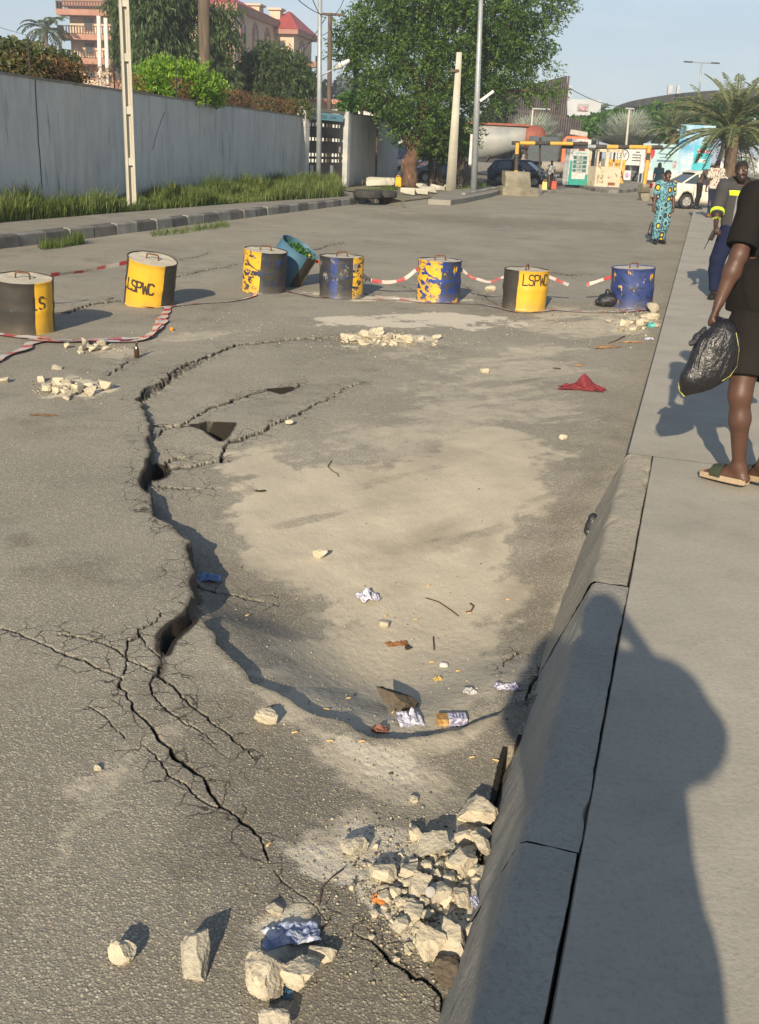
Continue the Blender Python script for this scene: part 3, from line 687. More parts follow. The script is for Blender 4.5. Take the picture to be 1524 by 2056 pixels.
# resample into blocks
def resample(P, step):
    P = [np.array(p[:2]) for p in P]; out_ = [P[0]]; acc = 0.
    for a_, b_ in zip(P[:-1], P[1:]):
        L = np.linalg.norm(b_ - a_); d = (b_ - a_) / L; s_ = step - acc
        while s_ <= L: out_.append(a_ + d * s_); s_ += step
        acc = L - (s_ - step)
    return out_
LK = resample(fl_, .80)
def kerb_block(p, q, i, dark, z0, z1, w_=.17, name='kerb_block', mats=None):
    d = q - p; L = np.linalg.norm(d); d /= L; nl = np.array([-d[1], d[0]])
    m_ = MB(); g = .012; rr = random.Random(i * 7 + 1); dz = rr.uniform(-.015, .012); ds = rr.uniform(-.012, .012)
    pr_ = [(0, z0), (ds + .02, z1 - .03 + dz), (ds + .05, z1 + dz), (w_, z1 + dz), (w_, z0)]
    vs = []
    for s_ in (g, L - g):
        for o_, z_ in pr_:
            c = p + d * s_ + nl * o_; vs.append((c[0], c[1], z_ + rr.uniform(-.006, .006)))
    k = 5; m_.add(vs, [(0, 1, 2, 3, 4), (9, 8, 7, 6, 5)] + [(j, j + k, (j + 1) % k + k, (j + 1) % k) for j in range(k)])
    o = m_.build(name, mats[1] if dark else mats[0], bevel=.012); return o
for i in range(len(LK) - 1):
    o = kerb_block(LK[i], LK[i + 1], i, i % 2 == 0, ZR - .12, ZL, mats=(M_lkerb, M_lkerbd))
    tag(o, ('dark' if i % 2 == 0 else 'pale') + ' worn painted block in the long kerb of the left pavement', 'kerb block', ('dark' if i % 2 == 0 else 'pale') + ' blocks of the left kerb')
def slab(name, outline, z, th, mat, sub=0):
    m_ = MB(); m_.prism([(p[0], p[1]) for p in outline], z - th, z); o = m_.build(name, mat); bm = bmesh.new(); bm.from_mesh(o.data); bmesh.ops.recalc_face_normals(bm, faces=bm.faces); bm.to_mesh(o.data); bm.free(); return o
back = [(812,398),(745,388),(690,381),(640,376),(600,374)]
inner = [p + (lambda d: np.array([-d[1], d[0]]) / np.linalg.norm(d))(LK[min(i + 1, len(LK) - 1)] - LK[max(i - 1, 0)]) * .16 for i, p in enumerate(LK)]
WALL0 = pix(0, 440, -.12)[:2]; WALL1 = pix(603, 373, -.12)[:2]; WD = (WALL1 - WALL0) / np.linalg.norm(WALL1 - WALL0)
verge_out = [tuple(p) for p in inner] + [tuple(pix(u, v, ZL)[:2]) for u, v in [(812,404),(760,392),(700,384)]] + [tuple(WALL1 + WD * .5), tuple(WALL0 - WD * 8)]
tag(slab('left_pavement', verge_out, ZL, .4, M_ledge), kind='structure')
# ================================================================== PEOPLE
def skin_mat(name, c, gloss=.42):
    m, n, b = newmat(name); v = coords(n, 'Object'); f = noise_(n, v, 9, 5, .6)
    cc = mixc(n, ramp(n, f, [(.35, 0.), (.65, 1.)]), c, tuple(x * .78 for x in c)); n.links.new(cc, b.inputs['Base Color'])
    b.inputs['Roughness'].default_value = gloss; b.inputs['Specular IOR Level'].default_value = .45; bump(n, b, noise_(n, v, 160, 3), .25, .002)
    try: b.inputs['Subsurface Weight'].default_value = .05; b.inputs['Subsurface Radius'].default_value = (.02, .008, .004)
    except Exception: pass
    return m
SK1 = skin_mat('skin_dark_brown', (.088, .043, .028), .52); SK2 = skin_mat('skin_deep_brown', (.060, .030, .020), .5); SKS = skin_mat('skin_sole', (.42, .20, .11), .6)
M_hair = pm('hair_black', (.012, .011, .010), (.02, .018, .016), 60, .9, 1., 180)
M_white_eye = pm('eye_white', (.32, .27, .22), rough=.35); M_iris = pm('iris_dark', (.012, .008, .006), rough=.2)
def cloth(name, c, c2=None, rough=.9, sc_=3., b_=.4): return pm(name, c, c2 or tuple(x * .75 for x in c), sc_, rough, b_, 26, 0., .15)

def V3(*a): return np.array(a, float)
DEF = dict(head=V3(0, -.015, 1.585), neck=V3(0, .012, 1.44), chest=V3(0, 0, 1.28), waist=V3(0, -.005, 1.06), pelvis=V3(0, .005, .93))
for s_, q in (('R', -1), ('L', 1)):
    DEF.update({'sh' + s_: V3(q * .175, .01, 1.395), 'el' + s_: V3(q * .225, .03, 1.115), 'wr' + s_: V3(q * .235, -.035, .87), 'hip' + s_: V3(q * .088, 0, .905), 'kn' + s_: V3(q * .10, -.02, .49), 'an' + s_: V3(q * .105, .02, .085), 'toe' + s_: V3(q * .13, -.15, .028)})
def rotz(p, a): c, s = math.cos(a), math.sin(a); return np.array([p[0] * c - p[1] * s, p[0] * s + p[1] * c, p[2]])
def unit(v): return v / (np.linalg.norm(v) + 1e-9)
def person(label, loc, rz=0., J=None, skin=None, shirt=None, legs=None, shoes=None, hair='short', h=.012, scale=1., fist=('L', 'R'), face=True, headrot=0., headtilt=0., group=None, beard=False, torso=1., world=False, headwear=None, skirt=None, cuff=None, seed=1):
    """rz=0 faces the viewer (-Y). J overrides joints (person's own frame; world-aligned offsets if world)."""
    skin = skin or SK1
    P = {k: v.copy() for k, v in DEF.items()}
    if not world and J: P.update({k: np.array(v, float) for k, v in J.items()})
    P = {k: rotz(v, rz) for k, v in P.items()}
    if world and J: P.update({k: np.array(v, float) for k, v in J.items()})
    root = empty('person', tuple(loc), 0, label, 'person', group, s=scale)
    allp = np.array(list(P.values())); lo = allp.min(0) - .2; hi = allp.max(0) + .2; lo[2] = min(lo[2] + .15, -.03)
    fwd = rotz(V3(0, -1, 0), rz + headrot); fwd[2] = -math.sin(headtilt); fwd = unit(fwd); side = unit(np.cross(fwd, V3(0, 0, 1))); up = np.cross(side, fwd)   # side = person's right? (facing -Y: side=-x)
    bf = rotz(V3(0, -1, 0), rz); bs = rotz(V3(1, 0, 0), rz)
    S = SDF(lo, hi, h)
    T = torso
    def torso_sdf(S, inf, k=.04):
        f = (bf, .66)
        S.cone(P['chest'] + V3(0, 0, .03), P['waist'], .155 * T + inf, .128 * T + inf, k, f); S.cone(P['waist'], P['pelvis'], .130 * T + inf, .150 * T + inf, k, f)
        for q in 'LR': S.cone(P['chest'] + V3(0, 0, .09), P['sh' + q], .085 * T + inf, .058 * T + inf, k)
    def arm(S, q, inf, upto=2., k=.025, taper=0.):
        a, b, c = P['sh' + q], P['el' + q], P['wr' + q]; e1 = min(1, upto); e2 = min(1, max(0, upto - 1))
        S.cone(a, a + (b - a) * e1, .052 * T + inf, .040 + inf + taper * e1, k)
        if e2 > 0: S.cone(b, b + (c - b) * .35 * min(1, e2 / .35), .040 + inf, .042 + inf, k); 
        if e2 > .35: S.cone(b + (c - b) * .35, b + (c - b) * e2, .042 + inf, (.042 - .016 * (e2 - .35) / .65) + inf + taper, k)
        return a + (b - a) * e1 if e2 == 0 else b + (c - b) * e2
    def leg(S, q, inf, upto=2., k=.03, taper=0.):
        a, b, c = P['hip' + q], P['kn' + q], P['an' + q]; e1 = min(1, upto); e2 = min(1, max(0, upto - 1)); back = -bf * .018
        S.cone(a, a + (b - a) * e1, .088 * T + inf, (.088 * T - (.088 * T - .057) * e1) + inf + taper * e1, k)
        if e2 > 0:
            m = b + (c - b) * .32 + back; S.cone(b, m, .054 + inf + taper, .051 + inf + taper, k)
            S.cone(m, b + (c - b) * max(.33, e2), .051 + inf + taper, (.051 - .019 * e2) + inf + taper, k)
        return a + (b - a) * e1 if e2 == 0 else b + (c - b) * e2
    # ---- the body, one continuous mesh
    torso_sdf(S, 0)
    S.cone(P['neck'] - V3(0, 0, .02), P['head'] - up * .06, .058, .052, .03)
    hd = P['head']
    def hp(r, f_, u_): return hd + side * r + fwd * f_ + up * u_
    Rm = np.stack([side, fwd, up], 1)
    S.ell(hp(0, -.012, .028), (.074, .092, .088), .02, Rm); S.ell(hp(0, .022, -.045), (.056, .064, .070), .03, Rm)
    if face:
        S.cone(hp(0, .078, -.092), hp(0, .070, -.085), .022, .024, .02)                      # chin
        S.cone(hp(0, .090, .012), hp(0, .106, -.030), .008, .013, .010); S.cone(hp(-.014, .094, -.034), hp(.014, .094, -.034), .009, .009, .006)
        for q in (-1, 1):
            S.cone(hp(q * .012, .083, .030), hp(q * .044, .070, .028), .011, .010, .012)     # brow
            S.carve(hp(q * .030, .092, .010), .014, .012)
            S.cone(hp(q * .044, .058, -.02), hp(q * .040, .06, -.03), .018, .018, .02)       # cheek
            S.cone(hp(q * .077, -.012, .016), hp(q * .078, -.010, -.020), .012, .009, .006, (side, .55))   # ear
        S.cone(hp(-.020, .083, -.060), hp(.020, .083, -.060), .0065, .0065, .006); S.cone(hp(-.017, .083, -.071), hp(.017, .083, -.071), .007, .007, .005)
    for q in 'LR':
        e_ = arm(S, q, 0)
        # hand
        c = P['wr' + q]; ax = unit(P['wr' + q] - P['el' + q]); sx = 1 if q == 'L' else -1
        inw = unit(-bs * sx - ax * ((-bs * sx) @ ax))              # palm faces the thigh
        thumb_dir = unit(np.cross(ax, inw)); 
        if thumb_dir @ bf < 0: thumb_dir = -thumb_dir
        S.cone(c, c + ax * .03, .026, .030, .015, (inw, .7)); S.cone(c + ax * .03, c + ax * .085, .034, .040, .012, (inw, .42))
        curl = .95 if q in fist else .32
        for i in range(4):
            b0 = c + ax * (.092 - .006 * abs(i - 1.2)) + thumb_dir * (.030 - .0205 * i); L = [.046, .050, .046, .037][i]; d = ax; th = 0
            for j, ll in enumerate((L, L * .62, L * .48)):
                th += curl * (1.0 if j else .7) + .06 * i; d = ax * math.cos(th) + inw * math.sin(th); b1 = b0 + d * ll
                S.cone(b0, b1, .0102 - j * .0009, .0096 - j * .0009, .003); b0 = b1
        t0 = c + ax * .03 + thumb_dir * .024; d = unit(ax * .75 + thumb_dir * .55 + inw * .35); t1 = t0 + d * .036; t2 = t1 + unit(ax * .8 + thumb_dir * (.0 if q in fist else .25) + inw * .55) * .030; t3 = t2 + unit(ax * .6 + inw * (.9 if q in fist else .35) - thumb_dir * .3) * .024
        S.cone(t0, t1, .016, .0125, .008); S.cone(t1, t2, .012, .0112, .003); S.cone(t2, t3, .011, .009, .003)
        leg(S, q, 0)
        # foot
        an, toe = P['an' + q], P['toe' + q]; fd = unit(toe - an); fl = V3(fd[0], fd[1], 0); fl = unit(fl); heel = an - fl * .035 - V3(0, 0, .052) + (toe - an) * 0
        heel[2] = max(.03, an[2] - .055) if toe[2] < an[2] else heel[2]
        S.cone(an, heel, .036, .031, .02); S.cone(heel, toe - fl * .04, .031, .034, .02, (V3(0, 0, 1), .72)); S.cone(an, toe - fl * .05, .034, .030, .03)
        S.cone(toe - fl * .045, toe, .040, .030, .02, (V3(0, 0, 1), .55))
        if h < .011:
            ts = unit(np.cross(fl, V3(0, 0, 1)))
            for i in range(5): S.cone(toe + ts * (i - 2) * .015 - fl * .01, toe + ts * (i - 2) * .0165 + fl * (.030 - .004 * abs(i - 1)), .0095, .0085, .003)
    S.build('body', skin, root)
    # ---- hair
    if hair:
        Hs = SDF(hd - .2, hd + .2, h)
        if hair == 'scarf':
            Hs.ell(hp(0, -.02, .03), (.095, .11, .11), .02, Rm); Hs.cone(hp(0, -.04, -.05), P['neck'] + V3(0, 0, -.06), .10, .15, .03, (bf, .8)); Hs.carve(hp(0, .105, -.02), (.05, .05, .075), .01)
            Hs.noise(.004, 14, seed); Hs.build('headscarf', headwear or M_hair, root)
        else:
            t = {'short': .007, 'shaved': .003, 'afro': .035}[hair]
            Hs.ell(hp(0, -.015, .030), (.074 + t, .091 + t, .088 + t), .0, Rm); Hs.plane(hp(0, .072, .045), unit(fwd * .8 - up * .62)); Hs.plane(hp(0, 0, -.018), unit(fwd * .35 - up))
            Hs.noise(.0015 if hair != 'afro' else .006, 60, seed); Hs.build('hair', M_hair, root)
        if beard:
            B = SDF(hd - .16, hd + .16, h); B.cone(hp(-.05, .035, -.06), hp(-.018, .072, -.098), .020, .026, .02); B.cone(hp(.05, .035, -.06), hp(.018, .072, -.098), .020, .026, .02); B.cone(hp(-.018, .072, -.1), hp(.018, .072, -.1), .028, .028, .01)
            B.cone(hp(-.064, .015, -.03), hp(-.052, .035, -.06), .008, .017, .01); B.cone(hp(.064, .015, -.03), hp(.052, .035, -.06), .008, .017, .01); B.cone(hp(-.022, .090, -.051), hp(.022, .090, -.051), .006, .006, .004)
            B.noise(.002, 70, 3); B.build('beard', M_hair, root)
    if headwear and hair != 'scarf':
        C_ = SDF(hd - .2, hd + .2, h); C_.ell(hp(0, -.012, .045), (.086, .104, .088), 0, Rm); C_.plane(hp(0, 0, .028), -up); C_.cone(hp(-.04, .08, .032), hp(.04, .08, .032), .03, .03, .01, (up, .25)); C_.build('cap', headwear, root)
    if face:
        for q in (-1, 1):
            E_ = MB(); c = hp(q * .030, .0725, .009)
            bm = bmesh.new(); bmesh.ops.create_uvsphere(bm, u_segments=10, v_segments=8, radius=.012, matrix=Matrix.Translation(Vector(c))); me = bpy.data.meshes.new('eye'); bm.to_mesh(me); bm.free(); me.materials.append(M_white_eye); me.materials.append(M_iris)
            for pl in me.polygons:
                if (np.array(pl.center) - c) @ fwd > .0100: pl.material_index = 1
            o = bpy.data.objects.new('eye', me); COL.objects.link(o); o.parent = root
    # ---- clothes
    if shirt:
        S = SDF(lo, hi, h); inf = shirt.get('inf', .016); torso_sdf(S, inf, .05); sl_ = shirt.get('sleeve', .75); tp = shirt.get('flare', .012)
        hem = shirt.get('hem', .84); S.cone(P['pelvis'], P['pelvis'] * V3(1, 1, 0) + V3(0, 0, hem - .06), .150 * T + inf, .158 * T + inf + shirt.get('hemflare', .005), .05, (bf, .68))
        S.cone(P['neck'] - V3(0, 0, .03), P['neck'], .066 + inf * .5, .060, .03)
        cuts = []
        for q in 'LR':
            c = arm(S, q, inf, sl_, .03, tp); d = unit((P['el' + q] - P['sh' + q]) if sl_ <= 1 else (P['wr' + q] - P['el' + q])); cuts.append((c, d))
        S.noise(shirt.get('fold', .009), 8, seed, (1, 1, .45), 3)
        for c, d in cuts: S.cut(c, d, .12)
        S.plane(V3(0, 0, hem), V3(0, 0, -1)); S.cut(P['neck'] + V3(0, 0, .0) + bf * .01, unit(V3(0, 0, 1) + bf * .45), .115)
        top = S.build('shirt', shirt['mat'], root)
        if shirt.get('band'):
            bm_, z0, z1 = shirt['band']
            for z0_, z1_ in [(z0, z1)]:
                S2 = SDF(lo, hi, h); torso_sdf(S2, inf + .005, .05); S2.noise(shirt.get('fold', .009), 8, seed, (1, 1, .45), 3); S2.plane(V3(0, 0, z1), V3(0, 0, 1)); S2.plane(V3(0, 0, z0), V3(0, 0, -1)); S2.build('reflective_band', bm_, root)
            for q in 'LR':
                a_, b_ = (P['el' + q], P['wr' + q]); d = unit(b_ - a_); c = a_ + (b_ - a_) * (sl_ - 1); S2 = SDF(c - .12, c + .12, h); S2.cone(c - d * .08, c, .041 + inf + .008 + tp, .040 + inf + .008 + tp, .0); S2.cut(c - d * .02, d, .1); S2.cut(c - d * .065, -d, .1); S2.build('reflective_cuff', bm_, root)
            mm = MB(); nk = P['neck'] + V3(0, 0, .002) + bf * .012; pts = [nk + (bs * math.cos(a) * .074 + bf * math.sin(a) * .066 + V3(0, 0, 1) * (-.028 * math.sin(a) - .004)) for a in np.linspace(0, 2 * math.pi, 25)]; mm.tube(pts, .008, 8); autosmooth(mm.build('reflective_collar', bm_, root))
    if legs:
        S = SDF(lo, hi, h); inf = legs.get('inf', .016); up_ = legs.get('len', 1.95); f = (bf, .68)
        S.cone(P['waist'] - V3(0, 0, .03), P['pelvis'], .130 * T + inf * .6, .148 * T + inf * .6, .03, f)
        cuts = []
        for q in 'LR':
            c = leg(S, q, inf, up_, .03, legs.get('flare', .0)); d = unit((P['kn' + q] - P['hip' + q]) if up_ <= 1 else (P['an' + q] - P['kn' + q])); cuts.append((c, d))
        S.noise(legs.get('fold', .009), 9, seed + 3, (1, 1, .4), 3)
        for c, d in cuts: S.cut(c, d, .16 if up_ <= 1 else .12)
        S.build(legs.get('name', 'trousers'), legs['mat'], root)
    if skirt:
        S = SDF(lo, hi, h); S.cone(P['waist'], P['pelvis'], .14, .165, .03, (bf, .7)); z = skirt['z']; S.cone(P['pelvis'], (P['knL'] + P['knR']) / 2 * V3(1, 1, 0) + V3(0, 0, z - .1), .165, skirt.get('w', .17), .03, (bf, .75)); S.noise(.01, 9, 4, (1, 1, .3)); S.plane(V3(0, 0, z), V3(0, 0, -1)); S.build('skirt', skirt['mat'], root)
    if shoes:
        for q in 'LR':
            an, toe = P['an' + q], P['toe' + q]; d = toe - an; fl = unit(V3(d[0], d[1], 0)); pit = math.atan2((toe[2] - .028) - (an[2] - .085), .17)
            fs = unit(fl * math.cos(pit) + V3(0, 0, 1) * math.sin(pit)); us = unit(np.cross(np.cross(fs, V3(0, 0, 1)), fs)); ts = np.cross(fs, us)
            hc = an - V3(0, 0, 1) * .0 - us * .062 - fs * .045; tcn = toe + fs * .035 - us * .005; hc = tcn - fs * max(.24, 0) * 1.0 + 0 * us; hc = an - us * .066 - fs * .05; tcn = hc + fs * .265
            if shoes.get('type') == 'sandal':
                n_ = 14; out_ = []
                for t in np.linspace(0, 1, n_): out_.append((t * .275 - .008, .036 + .012 * math.sin(t * math.pi * .9) + .006 * t - (.028 if t > .93 else 0) - (.012 if t < .05 else 0)))
                prof_ = [(a, w_) for a, w_ in out_] + [(a, -w_) for a, w_ in reversed(out_)]
                sole = MB(); k = len(prof_); vs = []
                for zz, g in ((-.022, .94), (-.018, 1.), (.004, 1.), (.008, .96)):
                    for a, w_ in prof_: vs.append(hc + fs * a + ts * w_ * g + us * (zz))
                fc = [tuple(range(k - 1, -1, -1)), tuple(range(3 * k, 4 * k))]
                for r_ in range(3): fc += [(r_ * k + i, r_ * k + (i + 1) % k, (r_ + 1) * k + (i + 1) % k, (r_ + 1) * k + i) for i in range(k)]
                sole.add(vs, fc); o = sole.build('sandal_sole', shoes['sole'], root); bm = bmesh.new(); bm.from_mesh(o.data); bmesh.ops.recalc_face_normals(bm, faces=bm.faces); bm.to_mesh(o.data); bm.free()
                st = MB(); vs = []; A_ = np.linspace(-.1, math.pi + .1, 15)
                for w_ in (.125, .19):
                    for rr_ in (0, .005):
                        for a in A_: vs.append(hc + fs * w_ + ts * math.cos(a) * (.047 + rr_) + us * (math.sin(a) * (.060 - (w_ - .125) * .2 + rr_) + .002))
                n_ = len(A_); fc = []
                for i in range(n_ - 1): fc += [(n_ + i, n_ + i + 1, 3 * n_ + i + 1, 3 * n_ + i), (i, 2 * n_ + i, 2 * n_ + i + 1, i + 1), (i, i + 1, n_ + i + 1, n_ + i), (2 * n_ + i, 3 * n_ + i, 3 * n_ + i + 1, 2 * n_ + i + 1)]
                st.add(vs, fc); st.build('sandal_strap', shoes['mat'], root)
            else:
                S = SDF(np.minimum(hc, tcn) - .1, np.maximum(hc, tcn) + .16, h); S.cone(hc + us * .035, hc + us * .03 + fs * .20, .040, .042, .02, (ts, 1.)); S.cone(hc + us * .03 + fs * .10, tcn + us * .03 - fs * .03, .044, .036, .03, (us, .8)); S.cone(hc + us * .04 + fs * .03, an + us * .02, .042, .044, .02)
                if shoes.get('boot'): S.cone(an, P['an' + q] + (P['kn' + q] - P['an' + q]) * .3, .05, .056, .02)
                S.plane(hc - us * .004, -us); S.build('shoe', shoes['mat'], root)
    return root, P
def offs(loc, d): return {k: pixY(u, v, Y) - np.array(loc) for k, (u, v, Y) in d.items()}
M_black_tee = cloth('black_cotton', (.009, .0085, .008), (.014, .013, .012)); M_black_short = cloth('faded_black_cotton', (.012, .011, .010), (.017, .0155, .014))
M_navy = cloth('navy_cloth', (.012, .017, .045)); M_jean = cloth('dark_denim', (.022, .028, .05)); M_dark = cloth('dark_cloth', (.02, .02, .022)); M_blk_shoe = pm('black_shoe_leather', (.015, .013, .012), rough=.4)
M_white_cloth = cloth('white_cloth', (.62, .60, .56)); M_red = cloth('red_cloth', (.45, .02, .02)); M_char = cloth('charcoal_cloth', (.05, .05, .052)); M_greysh = cloth('grey_cloth', (.17, .17, .175)); M_lime = pm('lime_reflective_tape', (.62, .85, .03), (.5, .7, .03), rough=.5)
M_sole = pm('tan_foam_sole', (.40, .30, .19), (.30, .23, .15), 20, .8, .3, 90); M_strap = pm('olive_strap', (.035, .045, .025), rough=.6); M_brown_cloth = cloth('ochre_brown_cloth', (.20, .10, .03)); M_teal = cloth('dark_teal_cloth', (.012, .035, .05)); M_purple = cloth('purple_cloth', (.10, .06, .12)); M_beige = cloth('beige_cloth', (.40, .32, .24))
def print_mat(name, bgc, c1, c2, c3, sc_):
    m, n, b = newmat(name); v = coords(n, 'Object', (1, 0., .72)); d = voro(n, v, sc_, 'F1', 'Distance', .55)
    f1 = ramp(n, d, [(.0, c1), (.24, c1), (.25, c2), (.42, c2), (.43, c3), (.48, c3), (.49, bgc), (1., bgc)]); 
    d2 = ramp(n, voro(n, v, sc_ * 1.9, 'DISTANCE_TO_EDGE', 'Distance', .8), [(.05, 1.), (.07, 0.)]); far = ramp(n, d, [(.5, 0.), (.51, 1.)]); cc = mixc(n, math_(n, 'MULTIPLY', d2, far), f1, c2)
    n.links.new(cc, b.inputs['Base Color']); b.inputs['Roughness'].default_value = .85; return m
M_print = print_mat('teal_print_cloth', (.10, .25, .30), (.72, .42, .02), (.012, .03, .045), (.20, .38, .38), 6.8)
M_floral = print_mat('pale_floral_cloth', (.55, .50, .42), (.35, .08, .06), (.10, .10, .08), (.62, .58, .50), 16)

# 1. man in black walking away, at the right edge
L1 = pix(1512, 985, 0.) ; L1[1] = 5.08
J = offs(L1, dict(anL=(1481, 951, 5.06), knL=(1486, 792, 5.02), hipL=(1508, 655, 5.10), elL=(1484, 512, 5.02), wrL=(1444, 607, 5.0), shL=(1519, 400, 5.12), knR=(1553, 785, 5.25), anR=(1536, 935, 5.06), hipR=(1556, 655, 5.12), shR=(1640, 397, 5.0), elR=(1662, 520, 5.0), wrR=(1668, 610, 5.15)))
hb = pix(1492, 990, 0.); tb = pix(1443, 975, 0.); J['toeL'] = J['anL'] + unit(np.array([tb[0] - hb[0], tb[1] - hb[1], 0])) * .145; J['toeL'][2] = .052; J['anL'][2] = .118
J['toeR'] = J['anR'] + V3(-.05, .13, -.085)
J.update(offs(L1, dict(pelvis=(1536, 660, 5.12), waist=(1540, 598, 5.14), chest=(1562, 500, 5.14), neck=(1584, 372, 5.14), head=(1582, 300, 5.1))))
J['pelvis'][2] = 1.0
person('man in plain black t-shirt and shorts walking away on the pavement with a bag', L1, R_(180 - 16), J, SK1, dict(mat=M_black_tee, sleeve=.86, hem=.915, inf=.024, flare=.018, hemflare=.01, fold=.008), dict(mat=M_black_short, len=.72, inf=.022, flare=.035, name='shorts'), dict(type='sandal', sole=M_sole, mat=M_strap), 'short', .0065, 1., world=True, torso=1.12, fist=('L', 'R'), seed=4)
# 2. man in charcoal shirt with lime bands
M_two, _n, _b = newmat('charcoal_over_grey_cloth'); _t = _n.nodes.new('ShaderNodeTexCoord'); _s = _n.nodes.new('ShaderNodeSeparateXYZ'); _n.links.new(_t.outputs['Object'], _s.inputs[0]); _n.links.new(ramp(_n, _s.outputs[2], [(0., (.16, .16, .165)), (.999, (.16, .16, .165)), (1., (.05, .05, .052))]), _b.inputs['Base Color']); _n.links.new(ramp(_n, math_(_n, 'SUBTRACT', _s.outputs[2], .30), [(.98, (.17, .17, .175)), (.99, (.045, .045, .048))]) if False else mixc(_n, math_(_n, 'MULTIPLY', math_(_n, 'LESS_THAN', _s.outputs[2], 1.28), math_(_n, 'GREATER_THAN', _s.outputs[0], -.07)), (.04, .04, .042), (.17, .17, .175)), _b.inputs['Base Color']); _b.inputs['Roughness'].default_value = .9
L2 = pix(1462, 603, 0.)
J = offs(L2, dict(anR=(1433, 588, 12.9), knR=(1441, 520, 12.9), hipR=(1466, 462, 13.), shR=(1455, 376, 12.95), elR=(1441, 420, 12.95), wrR=(1437, 452, 12.8), head=(1489, 343, 12.9), neck=(1487, 366, 12.98), chest=(1480, 392, 13.), waist=(1478, 432, 13.), pelvis=(1481, 458, 13.), hipL=(1500, 462, 13.), knL=(1508, 530, 13.1), anL=(1508, 584, 13.3), shL=(1520, 376, 13.05), elL=(1530, 422, 13.05), wrL=(1532, 458, 12.95)))
J['toeR'] = J['anR'] + V3(-.07, -.15, -.06); J['toeL'] = J['anL'] + V3(.03, -.16, -.07)
person('bearded man in charcoal shirt with lime reflective bands holding a black radio', L2, 0, J, SK2, dict(mat=M_two, sleeve=1.35, hem=.89, inf=.026, flare=.012, band=(M_lime, 1.25, 1.315)), dict(mat=M_navy, len=1.93, inf=.026, flare=.01), dict(mat=M_dark), 'shaved', .008, 1., world=True, torso=1.15, beard=True, seed=6)
# 3. patterned suit
L3 = gpix(1322, 490); 
person('young man in teal, navy and yellow printed top and trousers on the road', L3, R_(8), dict(anR=(-.12, -.05, .085), toeR=(-.16, -.2, .03), knR=(-.105, -.06, .49), anL=(.10, .1, .085), toeL=(.12, -.05, .03), wrR=(-.27, -.05, .86)), SK1, dict(mat=M_print, sleeve=.95, hem=.80, inf=.026, flare=.006, hemflare=.02), dict(mat=M_print, len=1.92, inf=.028, flare=.02), dict(mat=M_blk_shoe), 'short', .011, .99, seed=8)
# 4. floral shirt man, seen from behind
L4 = pix(1425, 437, 0.)
person('man in pale floral shirt and slim navy jeans at the far end of the pavement', L4, R_(170), dict(anR=(-.06, 0, .085), anL=(.05, -.05, .085), knR=(-.07, -.02, .49), knL=(.06, -.03, .49), toeL=(.07, -.2, .03)), SK1, dict(mat=M_floral, sleeve=.8, hem=.86, inf=.02), dict(mat=M_jean, len=1.92, inf=.008), dict(mat=pm('tan_shoe', (.25, .09, .05), rough=.6)), 'short', .014, 1., seed=9)
# 5. man leaning at the sedan
L5 = np.array([*pix(1398, 421, -.02)[:2], -.02]); 
person('dark skinned man leaning sideways with one arm stretched down towards the white sedan', L5, R_(60), dict(head=(-.20, -.42, 1.46), neck=(-.14, -.28, 1.36), chest=(-.08, -.16, 1.24), waist=(0, -.02, 1.04), shR=(-.30, -.25, 1.26), shL=(.08, -.20, 1.30), elR=(-.36, -.42, 1.02), wrR=(-.42, -.56, .80), elL=(.12, -.3, 1.05), wrL=(.1, -.4, .86)), SK2, dict(mat=cloth('grey_brown_vest', (.11, .085, .07)), sleeve=.25, hem=.9, inf=.012), dict(mat=M_dark, len=1.9), dict(mat=M_blk_shoe), 'short', .016, .98, seed=10)
# 6. red shirt on the island
def P_(label, u, v, hpx, rz, shirt, legs, shoes=None, **kw):
    p = gpix(u, v) if 'z' not in kw else pix(u, v, kw.pop('z'));
    Hm = hpx / F * p[1] * 1.03
    return person(label, p, rz, kw.pop('J', None), kw.pop('skin', SK1), shirt, legs, shoes or dict(mat=M_blk_shoe), kw.pop('hair', 'short'), kw.pop('h', .02), Hm / 1.70, face=False, **kw)
WK = dict(anR=(-.09, .22, .14), kn=None) 
WALK = dict(knR=(-.10, -.10, .50), anR=(-.11, -.16, .09), toeR=(-.12, -.33, .05), knL=(.10, .03, .49), anL=(.11, .25, .12), toeL=(.12, .12, .03), elR=(-.22, .10, 1.12), wrR=(-.22, .08, .88), elL=(.22, -.02, 1.12), wrL=(.22, -.16, .90))
P_('man in red t-shirt and black trousers striding across the traffic island by the banners', 1280, 365, 54, R_(100), dict(mat=M_red, sleeve=.7, inf=.02), dict(mat=M_dark, inf=.02), J=WALK, z=-.16, seed=11)
P_('woman in dark teal top and trousers with long black hair behind the concrete block', 1316, 398, 62, R_(160), dict(mat=M_teal, sleeve=.8, inf=.02, hem=.78), dict(mat=M_teal, inf=.02), hair='scarf', headwear=M_hair, seed=12)
P_('woman in white blouse and black skirt carrying a yellow and a red bag', 1103, 381, 51, R_(10), dict(mat=M_white_cloth, sleeve=.8, inf=.02), None, skirt=dict(mat=M_dark, z=.58), J=WALK, seed=13)
P_('person in violet and white standing behind the tall grey lamp pole', 915, 372, 56, R_(200), dict(mat=M_purple, sleeve=.8, inf=.02), dict(mat=M_purple, inf=.03), seed=14)
P_('woman in pale grey headscarf and cloak in front of the tanker', 1047, 366, 48, R_(70), dict(mat=M_beige, sleeve=1.2, inf=.05, hem=.6), dict(mat=M_dark), hair='scarf', headwear=cloth('grey_veil', (.30, .25, .22)), seed=15)
YB = 78
